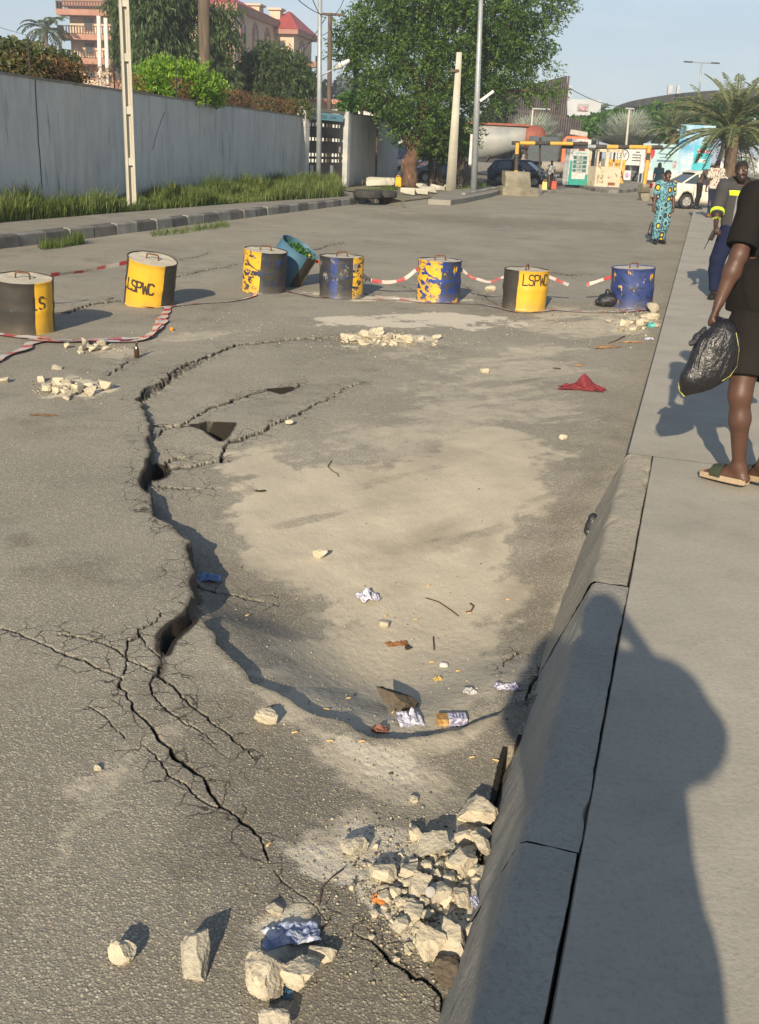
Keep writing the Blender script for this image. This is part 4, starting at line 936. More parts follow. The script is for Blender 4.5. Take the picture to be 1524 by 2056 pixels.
crowd = [('woman in ochre gown and black veil before the blue banner', 1377, 372, 56, M_brown_cloth, M_brown_cloth, 'scarf', M_hair), ('person in white top in the crowd left of the sedan roof', 1391, 371, 50, M_white_cloth, M_dark, 'short', None),
         ('person in black bending forward in the crowd behind the sedan', 1400, 371, 50, M_dark, M_dark, 'short', None), ('tall man in grey shirt and yellow cap in the crowd behind the sedan', 1411, 372, 60, M_greysh, M_greysh, 'short', pm('yellow_cap', (.45, .33, .12), rough=.8))]
for i, (lb, u, v, hp_, sm, lm, hr_, hw) in enumerate(crowd): P_(lb, u, v, hp_, R_(40 * i - 60), dict(mat=sm, sleeve=.9, inf=.03), dict(mat=lm, inf=.03), hair=hr_, headwear=hw, seed=16 + i)
P_('person in dark jacket in the crowd behind the floral shirt', 1436, 380, 52, R_(170), dict(mat=M_dark, sleeve=1.8, inf=.02), dict(mat=M_jean), seed=23)
P_('person in grey top partly hidden behind the bearded man', 1462, 392, 60, R_(180), dict(mat=M_greysh, sleeve=.8, inf=.02), dict(mat=M_dark), seed=24)
# the photographer, whose shadow falls on the kerb
person('person taking the photo at the pavement kerb with raised arms', (.06, -.42, 0), R_(180 - 8), dict(head=(.03, -.05, 1.585), elR=(-.25, -.05, 1.27), wrR=(-.12, -.28, 1.42), elL=(.24, -.10, 1.15), wrL=(.10, -.28, 1.38)), SK1, dict(mat=cloth('loose_shirt', (.2, .2, .24)), sleeve=1.0, hem=.7, inf=.05, flare=.02, hemflare=.03), dict(mat=M_dark, len=1.9, inf=.06), dict(mat=M_blk_shoe), 'short', .014, 1.06, seed=30, torso=1.1)
# ================================================================== LETTERING (stroke glyphs)
GL = {'L': [[(0, 1), (0, 0), (.6, 0)]], 'S': [[(.6, .88), (.45, 1), (.15, 1), (0, .85), (0, .65), (.15, .52), (.45, .48), (.6, .35), (.6, .15), (.45, 0), (.15, 0), (0, .12)]], 'P': [[(0, 0), (0, 1), (.45, 1), (.6, .85), (.6, .62), (.45, .48), (0, .48)]],
      'W': [[(0, 1), (.15, 0), (.35, .7), (.55, 0), (.7, 1)]], 'C': [[(.6, .85), (.45, 1), (.15, 1), (0, .85), (0, .15), (.15, 0), (.45, 0), (.6, .15)]], '.': [[(0, 0), (.06, 0)]], '1': [[(.1, 0), (.1, 1)]], 'A': [[(0, 0), (.3, 1), (.6, 0)], [(.12, .38), (.48, .38)]], 'E': [[(.6, 1), (0, 1), (0, 0), (.6, 0)], [(0, .5), (.45, .5)]],
      'R': [[(0, 0), (0, 1), (.45, 1), (.6, .85), (.6, .62), (.45, .48), (0, .48)], [(.3, .48), (.6, 0)]], 'M': [[(0, 0), (0, 1), (.3, .4), (.6, 1), (.6, 0)]], 'N': [[(0, 0), (0, 1), (.6, 0), (.6, 1)]], 'O': [[(.15, 0), (0, .15), (0, .85), (.15, 1), (.45, 1), (.6, .85), (.6, .15), (.45, 0), (.15, 0)]], 'I': [[(.2, 0), (.2, 1)]], 'D': [[(0, 0), (0, 1), (.4, 1), (.6, .8), (.6, .2), (.4, 0), (0, 0)]], 'B': [[(0, 0), (0, 1), (.45, 1), (.58, .8), (.45, .52), (0, .52)], [(.45, .52), (.6, .3), (.45, 0), (0, 0)]],
      'T': [[(.3, 0), (.3, 1)], [(0, 1), (.6, 1)]], 'H': [[(0, 0), (0, 1)], [(.6, 0), (.6, 1)], [(0, .5), (.6, .5)]], 'U': [[(0, 1), (0, .15), (.15, 0), (.45, 0), (.6, .15), (.6, 1)]], 'Y': [[(0, 1), (.3, .5), (.6, 1)], [(.3, .5), (.3, 0)]], 'V': [[(0, 1), (.3, 0), (.6, 1)]], 'G': [[(.6, .85), (.45, 1), (.15, 1), (0, .85), (0, .15), (.15, 0), (.45, 0), (.6, .15), (.6, .45), (.35, .45)]], 'F': [[(.6, 1), (0, 1), (0, 0)], [(0, .5), (.45, .5)]], 'K': [[(0, 0), (0, 1)], [(.6, 1), (0, .45), (.6, 0)]], ' ': []}
def stroke_quads(text, fn, hgt, th, adv=.82, wsc=1., n=3, mb=None):
    """fn(x,y)->3D point; x,y in metres"""
    mb = mb or MB(); x0 = 0
    for ch in text:
        for st in GL.get(ch, []):
            for (ax, ay), (bx, by) in zip(st[:-1], st[1:]):
                a_ = np.array([x0 + ax * hgt * wsc, ay * hgt]); b_ = np.array([x0 + bx * hgt * wsc, by * hgt]); d = b_ - a_; L = np.linalg.norm(d) + 1e-9; d /= L; nn_ = np.array([-d[1], d[0]]) * th / 2; a_ = a_ - d * th * .4; b_ = b_ + d * th * .4
                for i in range(n):
                    p = a_ + (b_ - a_) * i / n; q = a_ + (b_ - a_) * (i + 1) / n; mb.quad(fn(*(p - nn_)), fn(*(q - nn_)), fn(*(q + nn_)), fn(*(p + nn_)))
        x0 += (adv if ch not in '.1I' else .42) * hgt * wsc
    return mb
M_ink = pm('stencil_ink', (.03, .022, .015), (.06, .045, .03), 30, .8)

# ================================================================== DRUMS
def drum_mat(name, stops, chipc, chip=.60, chip2=None, rust=.64, sc_=9.):
    m, n, b = newmat(name); t = n.nodes.new('ShaderNodeTexCoord'); s_ = n.nodes.new('ShaderNodeSeparateXYZ'); n.links.new(t.outputs['Object'], s_.inputs[0]); v = coords(n, 'Object', (1, 1, .8))
    wob = math_(n, 'MULTIPLY', math_(n, 'SUBTRACT', noise_(n, v, 3, 3), .5), .03)
    fr = math_(n, 'ADD', math_(n, 'ADD', math_(n, 'DIVIDE', math_(n, 'ARCTAN2', s_.outputs[1], s_.outputs[0]), 2 * math.pi), .5), wob)
    r = n.nodes.new('ShaderNodeValToRGB'); r.color_ramp.interpolation = 'CONSTANT'; els = r.color_ramp.elements
    while len(els) < len(stops): els.new(.5)
    for e_, (p, c) in zip(els, stops): e_.position = p; e_.color = col4(c)
    n.links.new(fr, r.inputs[0]); c0 = r.outputs[0]
    c0 = mixc(n, math_(n, 'MULTIPLY', noise_(n, v, 5, 5, .7), .45), c0, (.10, .09, .07))
    ch = ramp(n, noise_(n, coords(n, 'Object', (1, 1, 1.6)), sc_, 7, .72, .6), [(chip, 0.), (chip + .02, 1.)]); c0 = mixc(n, ch, c0, chipc)
    if chip2: ch = ramp(n, noise_(n, coords(n, 'Object', (1, 1, .5), (.3, .2, 1.)), sc_ * .8, 7, .7), [(chip2[0], 0.), (chip2[0] + .02, 1.)]); c0 = mixc(n, ch, c0, chip2[1])
    zr = ramp(n, s_.outputs[2], [(.02, .55), (.16, 0.)]); dirt = math_(n, 'MULTIPLY', zr, noise_(n, v, 11, 5, .7)); c0 = mixc(n, dirt, c0, (.22, .185, .13))
    rs = ramp(n, noise_(n, v, 14, 7, .75), [(rust, 0.), (rust + .05, .8)]); c0 = mixc(n, rs, c0, (.10, .045, .022))
    n.links.new(c0, b.inputs['Base Color']); b.inputs['Roughness'].default_value = .48; b.inputs['Specular IOR Level'].default_value = .4
    bump(n, b, math_(n, 'ADD', noise_(n, v, 25, 5, .7), math_(n, 'MULTIPLY', ch, .5)), .35, .004); return m
YL = (.78, .44, .015); BK = (.022, .021, .020); BL = (.010, .04, .20); DB = (.018, .028, .055); LB = (.05, .16, .27)
M_dtop = mat_conc('drum_cement_fill', (.52, .48, .38), (.42, .38, .30), .4, .3, .6, 4.); M_rebar = pm('rusty_rebar', (.17, .075, .035), (.09, .04, .02), 40, .85, .6, 150)
def drum(loc, stops, label, chip=(BL, .60), chip2=None, hgt=.56, tilt=(0, 0), rz=0, text=None, fill=True, hnd=True, seed=1, dent=.006):
    root = empty('barrier_drum', loc, 0, label, 'drum', 'half drums filled with cement along the closed road'); root.rotation_euler = (tilt[0], tilt[1], 0)
    r = .287; n = 56; prof = [(r - .01, 0.), (r + .004, .0), (r + .006, .01), (r, .02)] + [(r + (.006 if abs(z - .27) < .03 else 0), z) for z in np.linspace(.04, hgt - .02, 15)] + [(r + .004, hgt - .012), (r + .006, hgt), (r - .004, hgt + .002), (r - .008, hgt - .02)] + ([(r - .012, hgt - .10), (r - .014, .05)] if not fill else [])
    V = []; k = len(prof)
    for i in range(n):
        a = 2 * math.pi * i / n; ca, sa = math.cos(a), math.sin(a)
        for rr_, z in prof:
            d = dent * 2 * mnoise.noise(Vector((ca * 1.6 + seed * 5, sa * 1.6, z * 3.5))) + dent * .6 * mnoise.noise(Vector((ca * 5 + seed, sa * 5, z * 9))); V.append(((rr_ + d) * ca, (rr_ + d) * sa, z + (.004 * mnoise.noise(Vector((ca * 3, sa * 3, seed))) if z > hgt - .03 else 0)))
    I = np.arange(n * k).reshape(n, k); I2 = np.roll(I, -1, 0); Q = np.stack([I[:, :-1], I2[:, :-1], I2[:, 1:], I[:, 1:]], -1).reshape(-1, 4)
    o = np_obj('shell', V, Q, drum_mat('drum_paint', stops, chip[0], chip[1], chip2), root); autosmooth(o, 35)
    if fill:
        F_ = [(0, 0, hgt - .008)]; fs = []; nr = 7
        for j in range(1, nr + 1):
            for i in range(n):
                a = 2 * math.pi * i / n; q = (r - .006) * j / nr; x, y = q * math.cos(a), q * math.sin(a); F_.append((x, y, hgt - .010 + .008 * mnoise.noise(Vector((x * 9, y * 9, seed)))))
        fs = [(0, 1 + i, 1 + (i + 1) % n) for i in range(n)]
        for j in range(nr - 1): fs += [(1 + j * n + i, 1 + (j + 1) * n + i, 1 + (j + 1) * n + (i + 1) % n, 1 + j * n + (i + 1) % n) for i in range(n)]
        mesh_obj('cement_fill', F_, fs, M_dtop, root, True)
    if hnd:
        a = rz; ca, sa = math.cos(a), math.sin(a); pts = [(-.07, -.03), (-.07, .03), (-.062, .045), (-.05, .05), (.05, .052), (.062, .045), (.07, .03), (.07, -.03)]
        MB().tube([(p * ca, p * sa, hgt + q) for p, q in pts], .009, 8).build('lifting_handle', M_rebar, root, True)
    if text:
        t, a0, z0, hh, th = text; R2 = r + .0115; wtot = len(t) * hh * .62
        fn = lambda x, y: (R2 * math.cos(a0 + (x - wtot / 2) / R2), R2 * math.sin(a0 + (x - wtot / 2) / R2), z0 + y)
        stroke_quads(t, fn, hh, th, .74, .78).build('lettering', M_ink, root)
    return root
fr_ = math.pi * 1.5   # angle facing the viewer
def dloc(u, v): return tuple(gpix(u, v) + np.array([0, .26, 0]) * 1.)
drum(dloc(33, 672), [(0, BK), (.36, YL), (.50, BK)], 'black half drum with a yellow strip on its right, leftmost of the row', (LB, .66), (.70, (.3, .26, .18)), text=('1.S', fr_ + .95, .28, .12, .016), seed=1, hgt=.53, tilt=(R_(5), R_(3)))
drum(dloc(288, 617), [(0, BK), (.09, YL), (.37, BK), (.6, BK)], 'leaning yellow half drum with LSPWC lettering, black on both sides', (DB, .70), None, text=('.LSPWC', fr_ - .16, .22, .125, .021), tilt=(R_(9), R_(9)), hgt=.56, seed=2)
drum(dloc(523, 590), [(0, YL), (.235, BK), (.6, BK)], 'yellow and black half drum with blue paint showing through, before the tipped blue drum', (DB, .52), (.60, BL), hgt=.55, tilt=(R_(3), R_(4)), seed=3)
b4 = drum(dloc(580, 583), [(0, LB), (.30, LB), (.34, BK), (.46, YL), (.5, LB)], 'tipped pale blue half drum with green weeds growing from its top', (YL, .66), (.64, DB), hgt=.52, tilt=(R_(8), R_(31)), fill=False, hnd=False, seed=4)
b4.location = Vector(b4.location) + Vector((-.16, .30, .09))
drum(dloc(682, 601), [(0, BK), (.17, BL), (.23, BK), (.345, YL), (.5, BK)], 'dark half drum with a yellow edge on its right, after the tipped blue drum', (DB, .52), (.58, (.20, .19, .17)), hgt=.53, seed=5, rz=.2)
drum(dloc(880, 608), [(0, YL), (.26, DB), (.5, BK)], 'half drum split into peeling yellow and dark blue, middle of the row', (BL, .505), (.60, YL), hgt=.53, seed=6)
drum(dloc(1056, 625), [(0, BK), (.17, YL), (.5, BK)], 'upright black and yellow half drum with LSPWC painted near its top', ((.55, .42, .28), .66), None, text=('LSPWC', fr_ + .42, .33, .13, .015), hgt=.50, seed=7, rz=1.2)
drum(dloc(1275, 622), [(0, BL), (.435, YL), (.475, BL)], 'blue half drum next to the right pavement', (DB, .555), (.60, YL), hgt=.53, tilt=(0, R_(-3)), seed=8, rz=.5)
# weeds in the tipped drum
mb = MB(); rr = random.Random(4); Mx = Matrix.Translation(b4.location) @ Euler((R_(8), R_(31), 0)).to_matrix().to_4x4()
for i in range(220):
    a = rr.uniform(0, 6.28); q = rr.uniform(0, .24); p = Mx @ Vector((q * math.cos(a) , q * math.sin(a), rr.uniform(.42, .53))); d = Vector((rr.gauss(0, 1), rr.gauss(0, 1), rr.gauss(0, 1))).normalized() * .03; s_ = d.orthogonal().normalized() * .013
    mb.add([p - d, p + s_, p + d, p - s_], [(0, 1, 2, 3)])
M_weed = pm('weed_leaf', (.05, .15, .025), (.03, .09, .015), 9, .6)
tag(mb.build('weeds', M_weed), 'tangle of green weeds growing out of the tipped blue drum', 'weeds')
mb = MB(); mb.lathe([(0, .40), (.275, .40)], n=24); o = mb.build('soil_fill', pm('dark_soil', (.05, .04, .025), rough=.95, bumps=.8), b4)

# ================================================================== TAPE
def tape_mat():
    m, n, b = newmat('red_white_tape'); a_ = n.nodes.new('ShaderNodeAttribute'); a_.attribute_name = 'along'
    f = math_(n, 'FRACT', math_(n, 'DIVIDE', a_.outputs['Fac'], .34)); st = ramp(n, f, [(.40, 0.), (.42, 1.)])
    v = coords(n, 'Object'); c = mixc(n, st, (.45, .06, .07), (.56, .51, .48)); c = mixc(n, ramp(n, noise_(n, v, 8, 5), [(.48, 0.), (.7, .55)]), c, (.50, .40, .35))
    n.links.new(c, b.inputs['Base Color']); b.inputs['Roughness'].default_value = .35; b.inputs['Specular IOR Level'].default_value = .5; bump(n, b, noise_(n, v, 45, 3), .5, .004); return m
M_tape = tape_mat()
def ribbon(P, width=.055, seed=0, twist=1.2, flat=.0, ph=0., wig=.0, parent=None, name='tape'):
    """P world points; resampled smooth; ribbon twists about its axis"""
    P = [np.array(p, float) for p in P]; pts = []; n = len(P)
    for i in range(n - 1):
        p0, p1, p2, p3 = P[max(i - 1, 0)], P[i], P[i + 1], P[min(i + 2, n - 1)]; L = np.linalg.norm(p2 - p1); k = max(2, int(L / .035))
        for j in range(k):
            t = j / k; pts.append(.5 * ((2 * p1) + (-p0 + p2) * t + (2 * p0 - 5 * p1 + 4 * p2 - p3) * t * t + (-p0 + 3 * p1 - 3 * p2 + p3) * t ** 3))
    pts.append(P[-1]); V = []; al = []; s_ = seed * 1.3
    for i, p in enumerate(pts):
        t = unit(pts[min(i + 1, len(pts) - 1)] - pts[max(i - 1, 0)]); up = V3(0, 0, 1); sd = unit(np.cross(t, up)); u2 = np.cross(sd, t)
        if i: s_ += np.linalg.norm(pts[i] - pts[i - 1])
        a = ph + twist * 1.6 * mnoise.noise(Vector((s_ * 1.1, seed, 0))); w_ = width * (.75 + .5 * abs(mnoise.noise(Vector((s_ * 2.2, seed + 9, 0)))) * 1.2) / 2
        o = sd * math.cos(a) + u2 * math.sin(a); jg = V3(mnoise.noise(Vector((s_ * 3, seed, 5))), mnoise.noise(Vector((s_ * 3, seed, 8))), 0) * wig
        lift = (u2 * .006 * mnoise.noise(Vector((s_ * 9, seed, 1))))
        q = p + jg
        for f in (-1, -.35, .35, 1):
            z_ = u2 * .010 * mnoise.noise(Vector((s_ * 7, seed + f * 3, 2))); c = q + o * w_ * f + z_ + lift
            if flat: c[2] = max(c[2], q[2] - .002 + .004 * (f + 1))
            V.append(c)
        al += [s_] * 4
    k = len(pts); I = np.arange(k * 4).reshape(k, 4); Q = np.stack([I[:-1, :-1], I[:-1, 1:], I[1:, 1:], I[1:, :-1]], -1).reshape(-1, 4)
    return np_obj(name, V, Q, M_tape, parent, True, dict(along=al))
def gl(pts, dz=.012): return [gpix(u, v) + V3(0, 0, dz) for u, v in pts]
def hp_(u, v, Y): return pixY(u, v, Y)
TP = [
 ('barrier_tape', [hp_(-60, 556, 10.9), hp_(18, 556, 10.9), hp_(60, 556, 11.1), hp_(100, 552, 11.4), hp_(165, 545, 11.8), hp_(230, 532, 12.2), hp_(293, 519, 12.6)], .05, 0, 'taut red and white tape between the two leftmost drums'),
 ('barrier_tape', [hp_(600, 505, 14.6), hp_(625, 522, 14.4), hp_(655, 528, 14.2), hp_(712, 530, 14.0), hp_(722, 545, 13.9), hp_(738, 560, 13.9), hp_(768, 566, 13.9), hp_(800, 564, 13.9), hp_(822, 553, 13.8), hp_(842, 538, 13.8), hp_(880, 529, 13.9)], .06, 1, 'drooping tape from the tipped blue drum to the middle drum'),
 ('barrier_tape', [hp_(885, 530, 13.9), hp_(922, 539, 13.7), hp_(948, 557, 13.6), hp_(985, 565, 13.6), hp_(1012, 556, 13.6), hp_(1035, 550, 13.5), hp_(1058, 548, 13.4)], .045, 2, 'slack tape between the middle drum and the drum lettered near its top'),
 ('barrier_tape', [hp_(1060, 548, 13.4), hp_(1095, 553, 13.6), hp_(1120, 563, 13.7), hp_(1142, 572, 13.8)], .05, 3, 'loose tape end blowing right of the last yellow drum'),
 ('barrier_tape', [hp_(1178, 572, 14.0), hp_(1205, 563, 14.0), hp_(1235, 553, 13.9), hp_(1268, 543, 13.8), hp_(1283, 545, 13.8), hp_(1282, 556, 13.7)], .05, 4, 'tape knotted to the handle of the blue drum near the pavement'),
 ('barrier_tape', gl([(-40,668),(0,674),(50,680),(110,684),(170,684),(230,684),(285,680),(308,668),(322,648),(332,630),(338,617)]), .10, 5, 'twisted tape lying on the road before the leftmost drum'),
 ('barrier_tape', gl([(241,601),(262,610),(290,618),(330,619),(380,612),(440,609),(485,603),(505,598),(512,592),(498,584),(484,580)]), .06, 6, 'tape on the road from the leaning drum to the yellow and black drum'),
 ('barrier_tape', gl([(-30,735),(0,722),(28,712),(48,702),(58,694),(72,688),(100,686),(130,690)]), .11, 7, 'crumpled tape trailing to the left edge of the photo'),
 ('barrier_tape', gl([(566,583),(600,592),(640,598),(690,600),(740,602),(800,604),(860,609),(920,611),(970,613),(1010,622),(1045,629),(1085,627),(1120,624),(1160,628),(1210,629),(1260,628),(1312,620)]), .075, 8, 'long tape lying along the feet of the right half of the drum row'),
 ('barrier_tape', gl([(60,684),(120,690),(180,688),(240,690),(290,684),(318,662),(330,640)], .02), .09, 9, 'second bunched tape strand on the road before the leftmost drum'),
]
for nm, P, w_, sd_, lb in TP: tag(ribbon(P, w_, sd_, .5, ph=1.35 if sd_ < 5 else 0., flat=sd_ >= 5, wig=.05 if sd_ >= 5 else .0), lb, 'tape', 'red and white barrier tapes')
for i, (P, lb) in enumerate([([hp_(101, 556, 11.4), hp_(101, 566, 11.38), hp_(105, 588, 11.38)], 'short tape end hanging from the taut tape on the left'), ([hp_(736, 560, 13.9), hp_(731, 568, 13.88), hp_(724, 574, 13.87)], 'knotted tape tail beside the dark drum with the yellow edge')]): tag(ribbon(P, .05, 20 + i, .3), lb, 'tape', 'red and white barrier tapes')

# ================================================================== RUBBLE
M_rub = pm('pale_cement_rubble', (.52, .465, .345), (.40, .355, .27), 9, .95, 1., 45, spec=.15, extra=((.33, .28, .2), 26, .60)); M_rub2 = pm('grey_cement_rubble', (.44, .40, .31), (.36, .33, .26), 8, .95, .8, 70, spec=.15)
M_asphch = pm('broken_asphalt', (.13, .105, .075), (.08, .065, .05), 14, .95, 1., 60, spec=.15)
M_pebb = pm('pebble', (.52, .46, .34), (.36, .32, .25), 3, .9)
def px_m(u, v): p = gpix(u, v); return np.linalg.norm(p - V3(0, 0, H)) / F, p
def rock(u, v, wp, dp, hp__, seed, label, mat=None, rz=0., sink=.15, tilt=(0, 0), blocky=.6, res=14, cuts=9, cat='rubble chunk', name='rubble_chunk', group='broken cement rubble', rough=.06, dz=0.):
    """wp,dp,hp__: width, depth, height in source px at that spot (depth along ground)"""
    k, p = px_m(u, v); s_ = (wp * k, dp * k, hp__ * k); P, Fq = rock_mesh(seed, s_, cuts, rough, res, blocky)
    R = np.array(Euler((tilt[0], tilt[1], rz)).to_matrix()); P = P @ R.T; P[:, 2] -= P[:, 2].min(); P[:, 2] -= s_[2] * sink
    o = np_obj(name, P, Fq, mat or M_rub, None, True); autosmooth(o, 32); o.location = tuple(p + V3(0, 0, dz)); return tag(o, label, cat, group)
big = [  # u, v(bottom-ish centre), w, d, h, rz, tilt, label
 (246,1925,42,40,36,.3,(0,0),'round pale lump lying alone, leftmost near the bottom of the photo',.1),
 (396,1925,58,92,42,-.12,(.35,-.1),'tall pale slab of cement leaning, left of the blue plastic sheet',.85),
 (530,1975,72,82,52,.2,(.1,.1),'large pale rounded chunk, left of the pair below the blue plastic sheet',.3),
 (600,1965,64,60,48,-.2,(0,.1),'large pale rounded chunk, right of the pair below the blue plastic sheet',.45),
 (652,1925,60,30,30,.08,(0,0),'small pale brick shaped piece right of the blue plastic sheet',.95),
 (549,1830,34,24,18,.1,(0,0),'small pale chip above the blue plastic sheet',.6),
 (548,2062,60,40,34,.1,(0,0),'grey chunk cut off by the bottom edge of the photo',.4),
 (585,1960,28,24,20,.1,(0,0),'small grey stone wedged among the chunks below the blue sheet',.4),
 (962,1638,74,62,40,-.25,(.1,-.1),'squared pale block nearest the kerb above the rubble heap',.85),
 (866,1712,74,56,44,.15,(.15,0),'flat topped block at the top left of the rubble heap',.8),
 (922,1742,66,56,44,-.3,(.1,.1),'block below the leaning pair in the upper heap',.7),
 (965,1712,34,70,36,.5,(0,.2),'long leaning block beside the blue bottle cap',.85),
 (930,1690,52,30,30,.2,(.1,0),'small broken block between the flat topped block and the kerb',.75),
 (972,1684,38,28,22,0,(0,0),'small pale piece touching the kerb above the blue cap',.8),
 (822,1758,60,36,30,.1,(0,0),'low block on the left side of the rubble heap',.8),
 (770,1768,58,50,32,.3,(0,.1),'leftmost rough block of the rubble heap',.6),
 (840,1792,40,62,34,-.4,(.1,0),'narrow upright block in the middle of the heap',.8),
 (885,1800,56,50,40,.2,(0,.1),'middle block of the heap behind the white disc',.75),
 (922,1812,40,50,34,.1,(0,0),'crumbling block between the white disc and the silver packet',.7),
 (770,1808,34,30,20,.5,(0,0),'small broken piece beside the orange scrap',.5),
 (825,1840,50,40,30,-.2,(.1,0),'block just below the white disc',.7),
 (800,1870,44,40,26,.2,(0,0),'low block above the wide crack',.6),
 (848,1905,64,72,56,.5,(.3,.1),'big tilted block at the bottom left of the heap',.85),
 (915,1905,56,112,52,-.25,(.25,-.15),'longest slab of the heap, leaning towards the kerb',.9),
 (880,1920,40,30,22,.2,(0,0),'small pale flake between the two big leaning blocks',.7),
 (905,1965,60,50,34,.2,(0,0),'dark asphalt lump under the leaning slab',.4),
 (712,1712,50,36,26,.4,(0,0),'half buried grey stone left of the heap',.3),
 (537,1452,44,26,28,.1,(0,0),'rounded pale stone alone on the near slope',.2),
 (644,1122,30,22,20,.2,(0,0),'rounded stone at the edge of the sand in the dip',.25),
 (773,1260,26,22,20,.1,(0,0),'cube shaped stone in the middle of the sandy dip',.9),
 (580,853,19,15,12,.1,(0,0),'small white stone above the sand near the broken hole',.4),
 (1130,882,15,12,10,.1,(0,0),'small pale stone near the kerb end',.4),
 (8,768,26,18,12,0,(0,0),'pale brick bit at the left edge of the photo',.9),
 (113,741,22,14,10,.2,(0,0),'pale bit standing alone above the left rubble patch',.9),
 (972,748,18,12,9,.2,(0,0),'pale flat pebble on the pale sand streak',.3),
 (984,585,20,12,11,.2,(0,0),'white lump on the road behind the last yellow drum',.4),
 (197,1545,14,14,12,.2,(0,0),'small white pebble near the bottom left crack',.4),
 (1312,628,22,20,22,.2,(0,0),'pale block against the foot of the blue drum',.7),
 (1303,640,34,20,12,.2,(0,0),'flat pale stone below the blue drum at the pavement edge',.5),
]
for i, (u, v, w_, d_, h_, rz, tl, lb, bl) in enumerate(big):
    k = w_ > 30; q_ = .86 if (u > 740 and v > 1650 and v < 1960) else 1.; rock(u, v, w_ * q_, d_ * 1.1 * q_, h_ * q_, 100 + i, lb, (M_asphch if 'asphalt' in lb else M_rub2 if ('grey' in lb or i % 4 == 1) else M_rub), rz, .08, tl, bl, 20 if k else 9, 10 if bl > .5 else 5, rough=.05 if bl > .5 else .09)
# back heap behind the drums' line and the left patch: many small pieces
rr = random.Random(11)
def scatter(n_, cx_, cy_, sx_, sy_, w0, w1, lb, gp, seed0, flat=.6):
    protos = []
    for i in range(n_):
        u = cx_ + rr.gauss(0, 1) * sx_; v = cy_ + rr.gauss(0, 1) * sy_; w_ = rr.uniform(w0, w1)
        if i < 7:
            o = rock(u, v, w_, w_ * rr.uniform(.7, 1.2), w_ * rr.uniform(.5, .9) * flat / .6, seed0 + i, lb, M_rub, rr.uniform(0, 3), .1, (rr.uniform(-.2, .2), rr.uniform(-.2, .2)), .85, 7, 7, 'rubble piece', 'rubble_piece', gp); protos.append(o)
        else:
            o = protos[i % 7].copy(); COL.objects.link(o); o.location = tuple(gpix(u, v)); o.rotation_euler = (rr.uniform(-.15, .15), rr.uniform(-.15, .15), rr.uniform(0, 6.28)); q = rr.uniform(.6, 1.25); o.scale = (q, q, q * rr.uniform(.7, 1.2))
scatter(60, 765, 684, 44, 5.5, 9, 22, 'small squared cement piece in the long heap in front of the drums', 'cement pieces heaped before the drums', 300)
scatter(26, 135, 783, 30, 7, 10, 24, 'small cement piece in the heap at the left below the tape', 'cement pieces heaped on the left', 320)
scatter(12, 178, 700, 26, 4, 10, 18, 'cement piece in the loose row just below the leftmost tape', 'cement pieces in a row below the tape', 340)
scatter(14, 1275, 655, 22, 9, 8, 20, 'pale stone strewn by the pavement edge below the blue drum', 'stones below the blue drum', 360)
scatter(150, 850, 1790, 60, 60, 8, 26, 'small crumb of cement in the near rubble heap by the kerb', 'crumbs of the near rubble heap', 380)
